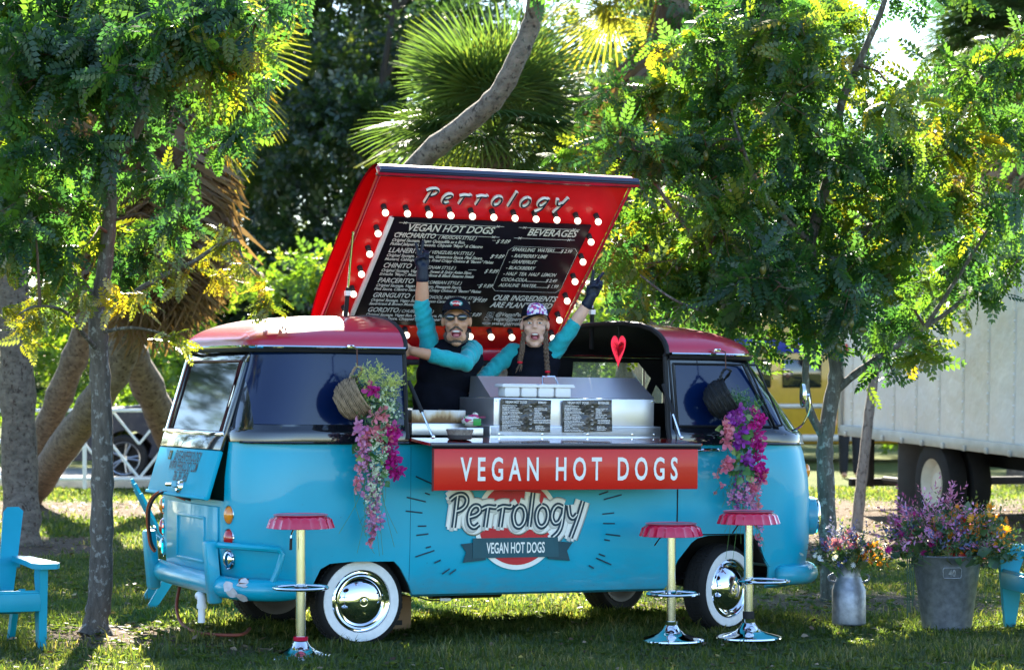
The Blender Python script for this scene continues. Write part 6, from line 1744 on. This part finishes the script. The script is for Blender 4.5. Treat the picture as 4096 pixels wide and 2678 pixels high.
# ------------------------------------------------------------------ zinc tubs of flowers
ZINC = mat('galvanised zinc', (.25, .27, .31), .45, .7, var=.28, vscale=24, rvar=.15, bmp=.15, bscale=70)
mc = empty('milk_can', (2.085, 16.25, -.02)); tag(mc, 'ribbed grey milk can holding small blue and white flowers', 'milk can')
MB().lathe([(.098, .0), (.103, .004), (.104, .012), (.104, .214), (.100, .222), (.098, .232), (.078, .285), (.074, .300), (.074, .345), (.086, .372), (.089, .376), (.080, .374), (.068, .345), (.068, .30), (.0001, .29)], 48,
           wob=lambda a, j: 1 + (.016 * math.cos(22 * a) if j in (2, 3) else 0)).build('can', ZINC, mc, 50)
for s in (-1, 1): MB().tube(smooth_line([(s * .085, 0, .262), (s * .12, 0, .272), (s * .122, 0, .300), (s * .080, 0, .318)], 5), .007, 6).build('handle', ZINC, mc)
bk = empty('zinc_bucket', (2.64, 15.94, -.02)); tag(bk, 'large zinc bucket with embossed number 40 full of orange and pink flowers', 'bucket')
MB().lathe([(.0001, .004), (.142, .0), (.146, .008), (.150, .02), (.205, .432), (.214, .440), (.218, .448), (.212, .456), (.205, .452), (.196, .43), (.18, .36), (.0001, .35)], 56).build('pail', ZINC, bk, 50)
for s in (-1, 1): MB().tube(smooth_line([(s * .205, -.04, .40), (s * .225, 0, .375), (s * .205, .04, .40)], 5), .008, 6).build('handle', mat('dark zinc', (.10, .10, .11), .6, .6), bk)
fr_ = [(.055 * sx_, .032 * sz_) for sx_, sz_ in ((-1, -.7), (-1, .7), (-.85, 1), (.85, 1), (1, .7), (1, -.7), (.85, -1), (-.85, -1))]
strokes('embossed_frame', [[(a, b2, 0) for a, b2 in fr_]], .0028, ZINC, bk, (.0, -.197, .355), (R(97.5), 0, 0), (1, 1, 1), (0,))
text('embossed_number', '40', .055, ZINC, bk, (0, -.192, .335), (R(97.5), 0, 0), .8, 0, 1, .0015, 'CENTER', .003)
def bouquet(parent, r_, z0, h, seed, mixes):
    g = np.random.default_rng(seed); st = MB()
    for name, tm, m_, n, size, zr, rad, cx, jit in mixes:
        a = g.random(n) * 6.283; q = (g.random(n) ** .5) * rad; z = z0 + h * (zr[0] + (zr[1] - zr[0]) * g.random(n)) * (1 - .45 * (q / rad) ** 2)
        P = np.stack([cx + np.cos(a) * q, np.sin(a) * q * .8, z], -1)
        D = unit(np.stack([np.cos(a) * q / rad, np.sin(a) * q / rad, .7 * np.ones(n)], -1) + g.normal(0, jit, (n, 3))) if tm is SPRIG or tm is HEARTL else unit(g.normal(0, 1, (n, 3)))
        U = unit(np.stack([np.cos(a) * q / rad, np.sin(a) * q / rad - .5, .6 * np.ones(n)], -1) + g.normal(0, .4, (n, 3)))
        V, Q, rr2 = place(tm, P, D, U, size * (.6 + .7 * g.random(n)), g.random(n)); f = mesh_np(name, V, Q, m_, parent, rr2); f['kind'] = 'stuff'
        for k in range(0, n, 4): st.tube([(P[k][0] * .3, P[k][1] * .3, z0 - .03), tuple(P[k])], .002, 4, caps=False)
    s_ = st.build('stems', mat('green wire stem', (.1, .2, .06)), parent, 60, merge=False); s_['kind'] = 'stuff'
ORA = pmat('orange silk', (.62, .16, .01), (.75, .38, .03)); REDF = pmat('red silk', (.40, .01, .015), (.60, .03, .04)); HEA = pmat('heather', (.30, .06, .18), (.52, .22, .36)); WHF = pmat('white silk', (.70, .70, .72), (.82, .82, .80)); LAV = pmat('lavender', (.06, .08, .22), (.16, .16, .36)); OLV = leaf_mat('olive foliage', [(0, (.015, .05, .02)), (.6, (.05, .10, .03)), (1, (.13, .14, .03))], .3, .05, 1.3)
fb_ = empty('flower_bunch', (2.085, 16.25, .30)); tag(fb_, 'bunch of lavender, white and rust flowers in the milk can', 'flowers')
bouquet(fb_, .2, 0, .28, 81, [('foliage', SPRIG, OLV, 150, .10, (.1, .8), .20, 0, .5), ('foliage', HEARTL, OLV, 60, .06, (.1, .7), .20, .02, .5), ('lavender', SPRIG, LAV, 70, .11, (.3, .95), .15, -.02, .4), ('blossoms', DAISY, WHF, 34, .020, (.2, .7), .24, -.10, .5),
                             ('blossoms', MUM, ORA, 46, .020, (.2, .8), .12, .13, .5), ('blossoms', MUM, HEA, 36, .022, (.6, 1.1), .14, -.04, .5), ('blossoms', MUM, REDF, 14, .022, (.6, 1.0), .10, .03, .5)])
tw_ = MB()
fb2 = empty('flower_bunch', (2.64, 15.94, .37)); tag(fb2, 'big bunch of heather, orange and red flowers in the zinc bucket', 'flowers')
bouquet(fb2, .35, 0, .42, 82, [('foliage', SPRIG, OLV, 330, .13, (.05, .85), .36, .03, .5), ('foliage', HEARTL, OLV, 150, .085, (.0, .8), .34, .04, .6), ('heather', SPRIG, HEA, 70, .14, (.5, 1.1), .24, -.10, .35), ('heather', SPRIG, LIL, 70, .14, (.3, .95), .30, -.02, .45),
                               ('blossoms', MUM, ORA, 120, .026, (.2, 1.0), .26, .14, .5), ('blossoms', DAISY, ORA, 40, .034, (.2, .8), .22, .10, .5), ('blossoms', MUM, REDF, 44, .032, (.1, .7), .26, .08, .5), ('blossoms', MUM, MAG, 40, .026, (.2, .8), .22, -.16, .5), ('lavender', SPRIG, LAV, 50, .14, (.1, .7), .34, -.05, .5)])
vl = MB()
for k in range(4):
    x = -.20 - .012 * k; vl.tube(smooth_line([(x + .05, -.10, .10), (x - .02, -.16, .08), (x - .03, -.17, -.08), (x - .025 + .006 * math.sin(k * 2), -.168, -.20 - .035 * k)], 5), .004, 5)
v_ = vl.build('trailing_vines', mat('grey green vine', (.05, .085, .05), .8, bmp=.8, bscale=120), fb2); v_['kind'] = 'stuff'
# ------------------------------------------------------------------ hoses and pipe at the tail
def hose(label, pts, r_, m, cat='hose'):
    mb = MB(); mb.tube(smooth_line([tuple(VANM @ Vector(p)) for p in pts], 8), r_, 8); return tag(mb.build(cat, m, None, 60), label, cat)
hose('orange hose drooping from the open hatch to the lawn', [(-1.95, .15, .76), (-2.06, .30, .80), (-2.10, .42, .70), (-2.08, .44, .50), (-2.06, .40, .44)], .010, mat('orange hose rubber', (.32, .07, .02), .5))
hose('black cable looping out under the open hatch', [(-1.95, .05, .76), (-2.07, .22, .80), (-2.12, .32, .70), (-2.10, .36, .52), (-2.07, .36, .45)], .008, BLACKM, 'cable')
hose('rust-red hose sagging below the rear bumper', [(-1.95, .25, .24), (-2.0, .15, .12), (-2.02, -.05, .035), (-2.0, -.35, .015), (-1.85, -.55, .02), (-1.7, -.3, .03)], .010, mat('rust hose rubber', (.20, .05, .03), .5))
hose('black cable lying on the grass behind the blue chairs', [(-2.9, 1.6, .05), (-3.1, 1.75, .30), (-3.4, 1.9, .22), (-3.5, 1.8, .04), (-3.3, 1.6, .01)], .008, BLACKM, 'cable')
pv_ = vthing('pvc_elbow', (-2.02, -.38, .10), 'short white drain pipe elbow hanging under the rear bumper', 'pipe')
MB().tube(smooth_line([(.0, .05, .13), (0, .01, .13), (0, 0, .10), (0, 0, .06)], 4), .026, 12).build('elbow', WPL, pv_)
MB().tube([(0, 0, .075), (0, 0, -.02)], .021, 12).build('pipe', WPL, pv_)
MB().tube([(0, 0, .085), (0, 0, .062)], .029, 12).build('coupling', WPL, pv_)
bx_ = vthing('cardboard_box', (-.73, .0, -.03), 'brown cardboard box under the van behind the rear wheel', 'box')
CARD = mat('cardboard', (.24, .15, .085), .85, var=.1); MB().box((0, 0, .105), (.26, .20, .21), bev=.004).build('carton', CARD, bx_)
for k in range(2): MB().box((.0, -.101, .05 + k * .1), (.14, .002, .03)).build('printed_bar', BLACKM, bx_, 0)
text('lettering', 'SAUSAGE', .05, BLACKM, bx_, (-.12, -.1025, .11), (R(90), 0, 0), .8)
# ------------------------------------------------------------------ fence, road vehicles, passer-by
FW = mat('white fence paint', (.74, .75, .73), .5, var=.08)
fn = empty('lattice_fence', (-8.6, 35.2, 0)); tag(fn, 'white metal fence with slanting bars along the road', 'fence')
def bar(name, a, b2, r_):
    mb = MB(); mb.tube([a, b2], r_, 6); return mb.build(name, FW, fn)
for k in range(8):
    x = k * 1.46 - .05
    bar('post', (x, 0, 0), (x, 0, 1.06), .030)
    bar('top_rail', (x, 0, 1.05), (x + 1.46, 0, 1.05), .026); bar('bottom_rail', (x, 0, .13), (x + 1.46, 0, .13), .024)
    m_ = x + .73
    for s in (-1, 1):
        bar('slant_bar', (m_ + s * .73, .012, 1.04), (m_, .012, .14), .020); bar('slant_bar', (m_ + s * .73, .012, .60), (m_ + s * .36, .012, .14), .018); bar('slant_bar', (m_ + s * .36, .014, 1.04), (m_, .014, .60), .018)
# --- parked car
NAVYC = mat('navy car paint', (.006, .010, .028), .35, coat=.08, var=.1, spec=.25); ALLOY = mat('alloy', (.42, .42, .43), .3, .9)
car = empty('parked_car', (-4.25, 38.3, .01)); tag(car, 'dark blue car parked beyond the white fence, alloy wheel showing', 'car')
def flank(name, prof, y0, y1, top_in, m):
    """car side outline swept across the car with rounded shoulders"""
    pts = smooth_line([(x, 0, z) for x, z in prof + [prof[0]]], 3)[:-1]; n = len(pts); V_ = []; F_ = []
    zl, zh = min(p.z for p in pts), max(p.z for p in pts)
    steps = [(y0, .965), (y0 * 1.0 + .03, .99), (y0 + .10, 1.0), (y1 - .10, 1.0), (y1 - .03, .99), (y1, .965)]
    cx, cz = sum(p.x for p in pts) / n, sum(p.z for p in pts) / n
    for y, sc in steps:
        for p in pts:
            V_.append((cx + (p.x - cx) * sc, y * (1 - top_in * (p.z - zl) / (zh - zl)), cz + (p.z - cz) * sc))
    for j in range(len(steps) - 1):
        for i in range(n): F_.append((j * n + i, j * n + (i + 1) % n, (j + 1) * n + (i + 1) % n, (j + 1) * n + i))
    F_ += [tuple(range(n - 1, -1, -1)), tuple((len(steps) - 1) * n + i for i in range(n))]
    mb = MB(); mb._q(V_, F_); return mb.build(name, m, car, 28)
flank('body', [(-2.35, .30), (-2.38, .62), (-2.28, .84), (-1.9, .98), (-1.2, 1.08), (-.5, 1.12), (1.0, 1.12), (2.2, 1.08), (2.32, .70), (2.28, .32), (1.78, .30), (1.70, .52), (1.45, .70), (1.15, .70), (.92, .52), (.86, .28), (-.82, .28), (-.90, .52), (-1.12, .71), (-1.42, .71), (-1.66, .52), (-1.74, .30)], -.93, .93, 0, NAVYC)
flank('cabin', [(-.80, 1.08), (-.35, 1.32), (.0, 1.50), (.4, 1.58), (1.2, 1.56), (1.75, 1.36), (2.15, 1.08)], -.90, .90, .20, NAVYC)
WG = mat('dark car glass', (.01, .014, .018), .04, coat=1)
for pts in ([(-.50, 1.17), (.02, 1.45), (.35, 1.50), (.38, 1.15)], [(.46, 1.15), (.44, 1.50), (1.16, 1.48), (1.45, 1.17)]):
    for s in (-1, 1): MB().prism(pts, s * .74, s * .80).build('window', WG, car, 0)
for x in (-1.27, 1.30):
    for s in (-1, 1):
        w = empty('wheel', (x, s * .86, .33), (0, 0, 0), car)
        MB().lathe([(.20, -.10), (.30, -.11), (.33, -.08), (.335, 0), (.33, .08), (.30, .11), (.20, .10)], 36, axis='Y').build('tyre', RUBBER, w)
        rm = MB(); rm.lathe([(.195, .06), (.225, .10), (.235, .112), (.22, .104)], 36, axis='Y'); rm.lathe([(.0001, .085), (.05, .09), (.06, .07)], 20, axis='Y')
        if s > 0: rm.v = [(a, -b2, c) for a, b2, c in rm.v]
        for k in range(5):
            for d in (-.09, .09):
                a = 2 * math.pi * k / 5 + d; sg2 = -1 if s < 0 else 1
                rm.tube([(.04 * math.cos(a), sg2 * .085, .04 * math.sin(a)), (.215 * math.cos(a + d * .6), sg2 * .098, .215 * math.sin(a + d * .6))], .016, 6)
        rm.build('rim', ALLOY, w); MB().lathe([(.0001, .03), (.2, .03)], 24, axis='Y').build('brake_disc', DARK, w)
for s in (-1, 1): MB().box((-2.24, s * .66, .74), (.16, .34, .14), bev=.04).build('headlight', glass_mat('lamp glass', (.9, .9, .9)), car); MB().box((2.24, s * .70, .86), (.12, .3, .16), bev=.03).build('tail_light', RLENS, car)
for x in (.25, 1.15): MB().box((x, -.945, .98), (.16, .02, .03), bev=.008).build('door_handle', NAVYC, car)
# --- white box truck
TD = Vector((.284, -.959, 0)).normalized()
truck = empty('box_truck', (3.75, 30.0, 0)); truck.rotation_euler = (0, .028, math.atan2(TD.y, TD.x)); tag(truck, 'white riveted box truck with dual rear wheels', 'truck')
# local: +x towards the cab, +y to the far side (left of travel is the camera side: -y)
TW = mat('truck white aluminium', (.74, .75, .75), .40, var=.10, vscale=1.2, bmp=.5, bscale=1.5, bdist=.16, rvar=.12)
# camera side of the truck is at local y = 0 (facing -y); body extends to +y
TS = -1
bxm = MB(); bxm.box((2.9, 1.2, 2.12), (5.8, 2.4, 2.52), bev=.02); bxm.build('cargo_box', TW, truck)
MB().box((2.9, -.012, .90), (5.8, .05, .12), bev=.008).build('lower_rail', mat('truck rail', (.42, .42, .40), .5, .4, var=.15), truck)
MB().box((2.9, -.014, 3.36), (5.8, .05, .08), bev=.008).build('upper_rail', MATS['truck rail'], truck)
MB().box((.02, -.012, 2.1), (.07, .05, 2.5), bev=.008).build('corner_post', MATS['truck rail'], truck)
rv0 = None
for c_ in range(10):
    x = .30 + c_ * .56
    MB().box((x, -.004, 2.12), (.05, .008, 2.38), bev=.002).build('panel_seam', mat('truck seam', (.64, .65, .64), .45, .1, var=.12), truck)
    for k in range(22):
        z = 1.02 + k * .105
        if rv0 is None:
            q = MB(); q.lathe([(.0001, .012), (.012, .009), (.017, 0)], 8, axis='Y'); rv0 = q.build('rivet', TW, truck); r1 = rv0
        else:
            r1 = rv0.copy(); add(r1, truck)
        r1.location = (x, -.009, z)
for k in range(11):
    MB().box((.22 + k * .5, -.045, .865), (.06, .03, .06), bev=.01).build('rail_bracket', MATS['truck rail'], truck)
MB().box((2.9, 1.2, .70), (5.7, .8, .2)).build('chassis', DARK, truck)
MB().box((1.45, .35, .45), (.02, .62, .82), bev=.006).build('mudflap', mat('grey mudflap', (.09, .085, .08), .8), truck)
MB().box((.05, .35, .55), (.07, .07, .6), bev=.01).build('bumper_post', DARK, truck); MB().box((.03, 1.2, .30), (.09, 2.2, .09), bev=.01).build('underride_bar', DARK, truck)
MB().tube([(.1, .5, .33), (1.4, .5, .36)], .04, 8).build('frame_brace', DARK, truck)
for y in (.17, .45, 1.95, 2.23):
    w = empty('wheel', (2.25, y, .44), (0, 0, 0), truck)
    MB().lathe([(.26, -.11), (.36, -.125), (.42, -.10), (.44, -.05), (.44, .05), (.42, .10), (.36, .125), (.26, .11)], 40, axis='Y').build('tyre', RUBBER, w)
    MB().lathe([(.27, .10), (.262, .11), (.24, .085), (.20, .02), (.12, .0), (.11, .05), (.0001, .06)], 32, axis='Y').build('rim', mat('cream rim', (.62, .58, .48), .5), w)
for y in (.35, 2.05):
    w = empty('wheel', (6.3, y, .40), (0, 0, 0), truck); MB().lathe([(.26, -.11), (.40, -.10), (.44, 0), (.40, .10), (.26, .11), (.0001, .05)], 32, axis='Y').build('tyre', RUBBER, w)
MB().box((6.5, 1.2, 1.35), (1.6, 2.1, 1.5), bev=.15).build('cab', TW, truck)
MB().box((.15, -.013, 1.82), (.05, .004, .12)).build('reflector', mat('red reflector', (.6, .03, .03), .3), truck, 0)
# --- yellow bus behind
bus = empty('yellow_bus', (3.6, 46, 0), (0, 0, R(6))); tag(bus, 'yellow bus with blue sign band seen past the van nose', 'bus')
YB = mat('bus yellow', (.62, .36, .02), .35, coat=.5, var=.08)
MB().box((2.6, 1.2, 1.45), (5.2, 2.4, 2.3), bev=.10).build('body', YB, bus)
MB().box((1.6, -.012, 2.04), (2.6, .03, .26), bev=.005).build('sign_band', mat('bus blue', (.015, .04, .35), .4), bus)

for x in (.6, 1.5, 3.4, 4.3): MB().box((x, -.01, 1.55), (.7, .03, .5), bev=.02).build('window', WG, bus)
MB().box((2.6, -.02, .98), (5.1, .04, .08), bev=.01).build('rub_rail', mat('grey rail', (.45, .45, .45), .4, .5), bus)
MB().box((2.6, -.02, .42), (5.1, .04, .12), bev=.01).build('skirt_rail', MATS['grey rail'], bus)
for x in (1.0, 4.2):
    w = empty('wheel', (x, .15, .42), (0, 0, 0), bus); MB().lathe([(.0001, .06), (.22, .05), (.25, .10), (.40, .10), (.44, 0), (.40, -.10), (.2, -.1)], 28, axis='Y').build('tyre', RUBBER, w)
# --- passer-by beyond the truck
pb = at(3403, 1905, 39.0); pb.z = 0
pp = empty('person', pb); tag(pp, 'passer-by in dark clothes standing behind the box truck', 'person')
mb = MB()
for s in (-1, 1):
    cap_chain(mb, [(s * .09, 0, .88), (s * .10, .02, .48), (s * .10, .05, .09)], [.085, .062, .042]); mb.ell((s * .10, -.02, .04), (.045, .12, .04), 10, 6)
    cap_chain(mb, [(s * .19, 0, 1.38), (s * .25, 0, 1.10), (s * .24, -.08, .88)], [.055, .042, .032]); mb.ell((s * .24, -.10, .82), (.03, .03, .06), 10, 6)
mb.ell((0, 0, 1.22), (.18, .11, .26), 14, 10); mb.ell((0, 0, .95), (.16, .11, .14), 14, 10); cap_chain(mb, [(0, 0, 1.42), (0, -.01, 1.55)], [.06, .055]); mb.ell((0, -.01, 1.66), (.075, .095, .12), 14, 10)
fused(mb, 'body', skin_m, pp, .014, 2)
mb = MB()
for s in (-1, 1): cap_chain(mb, [(s * .09, 0, .9), (s * .10, .02, .48), (s * .10, .05, .10)], [.105, .08, .065])
fused(mb, 'trousers', DENIM, pp, .016, 1)
mb = MB(); mb.ell((0, 0, 1.22), (.20, .13, .28), 14, 10)
for s in (-1, 1): cap_chain(mb, [(s * .19, 0, 1.38), (s * .25, 0, 1.14)], [.07, .058])
fused(mb, 'shirt', BLK, pp, .014, 1)
mb = MB(); mb.ell((0, .01, 1.70), (.082, .10, .09), 12, 8); mb.build('hair', HAIR, pp)

# ------------------------------------------------------------------ broad-leaved weeds and yellow fallen leaves in the turf
g = np.random.default_rng(77); n = 2600
yw = 13 + 9 * g.random(n) ** 1.3; xw = (g.random(n) - .5) * .46 * yw
k5 = np.repeat(np.arange(n), 5); a = g.random(n)[k5] * 6.28 + np.tile(np.arange(5), n) * 1.257 + g.normal(0, .2, 5 * n)
D = np.stack([np.cos(a), np.sin(a), .35 + .5 * g.random(5 * n)], -1); P = np.stack([xw[k5], yw[k5], ground_z(xw[k5], yw[k5]) + .012], -1)
V, Q, r_ = place(HEARTL, P, D, np.tile([0, 0, 1.0], (5 * n, 1)), (.022 + .03 * g.random(n))[k5], np.clip(.3 + .4 * g.random(n), 0, 1)[k5])
f = mesh_np('weeds', V, Q, gm, None, r_); tag(f, 'low broad-leaved weeds scattered through the lawn', 'weeds', kind='stuff')
n = 420; yw = 13 + 7 * g.random(n); xw = (g.random(n) - .5) * .44 * yw
V, Q, r_ = place(HEARTL, np.stack([xw, yw, ground_z(xw, yw) + .035], -1), np.stack([g.normal(0, 1, n), g.normal(0, 1, n), g.normal(0, .2, n)], -1), np.stack([g.normal(0, .3, n), g.normal(0, .3, n), np.ones(n)], -1), .025 + .025 * g.random(n), g.random(n))
f = mesh_np('fallen_leaves', V, Q, MATS['dead leaf'], None, r_); tag(f, 'dry tan and yellow leaves fallen on the lawn', 'fallen leaves', kind='stuff')
# ------------------------------------------------------------------ lettering and drawn strokes become plain meshes
bpy.context.view_layer.update()
dg = bpy.context.evaluated_depsgraph_get()
for o in [q for q in scene.objects if q.type in ('FONT', 'CURVE')]:
    me = bpy.data.meshes.new_from_object(o.evaluated_get(dg))
    n_ = bpy.data.objects.new('tmp', me)
    n_.parent = o.parent; n_.matrix_basis = o.matrix_basis.copy()
    nm = o.name.split('.')[0]
    bpy.data.objects.remove(o)
    n_.name = nm; me.name = nm
    if nm == 'lettering': n_['kind'] = 'stuff'
    col.objects.link(n_)
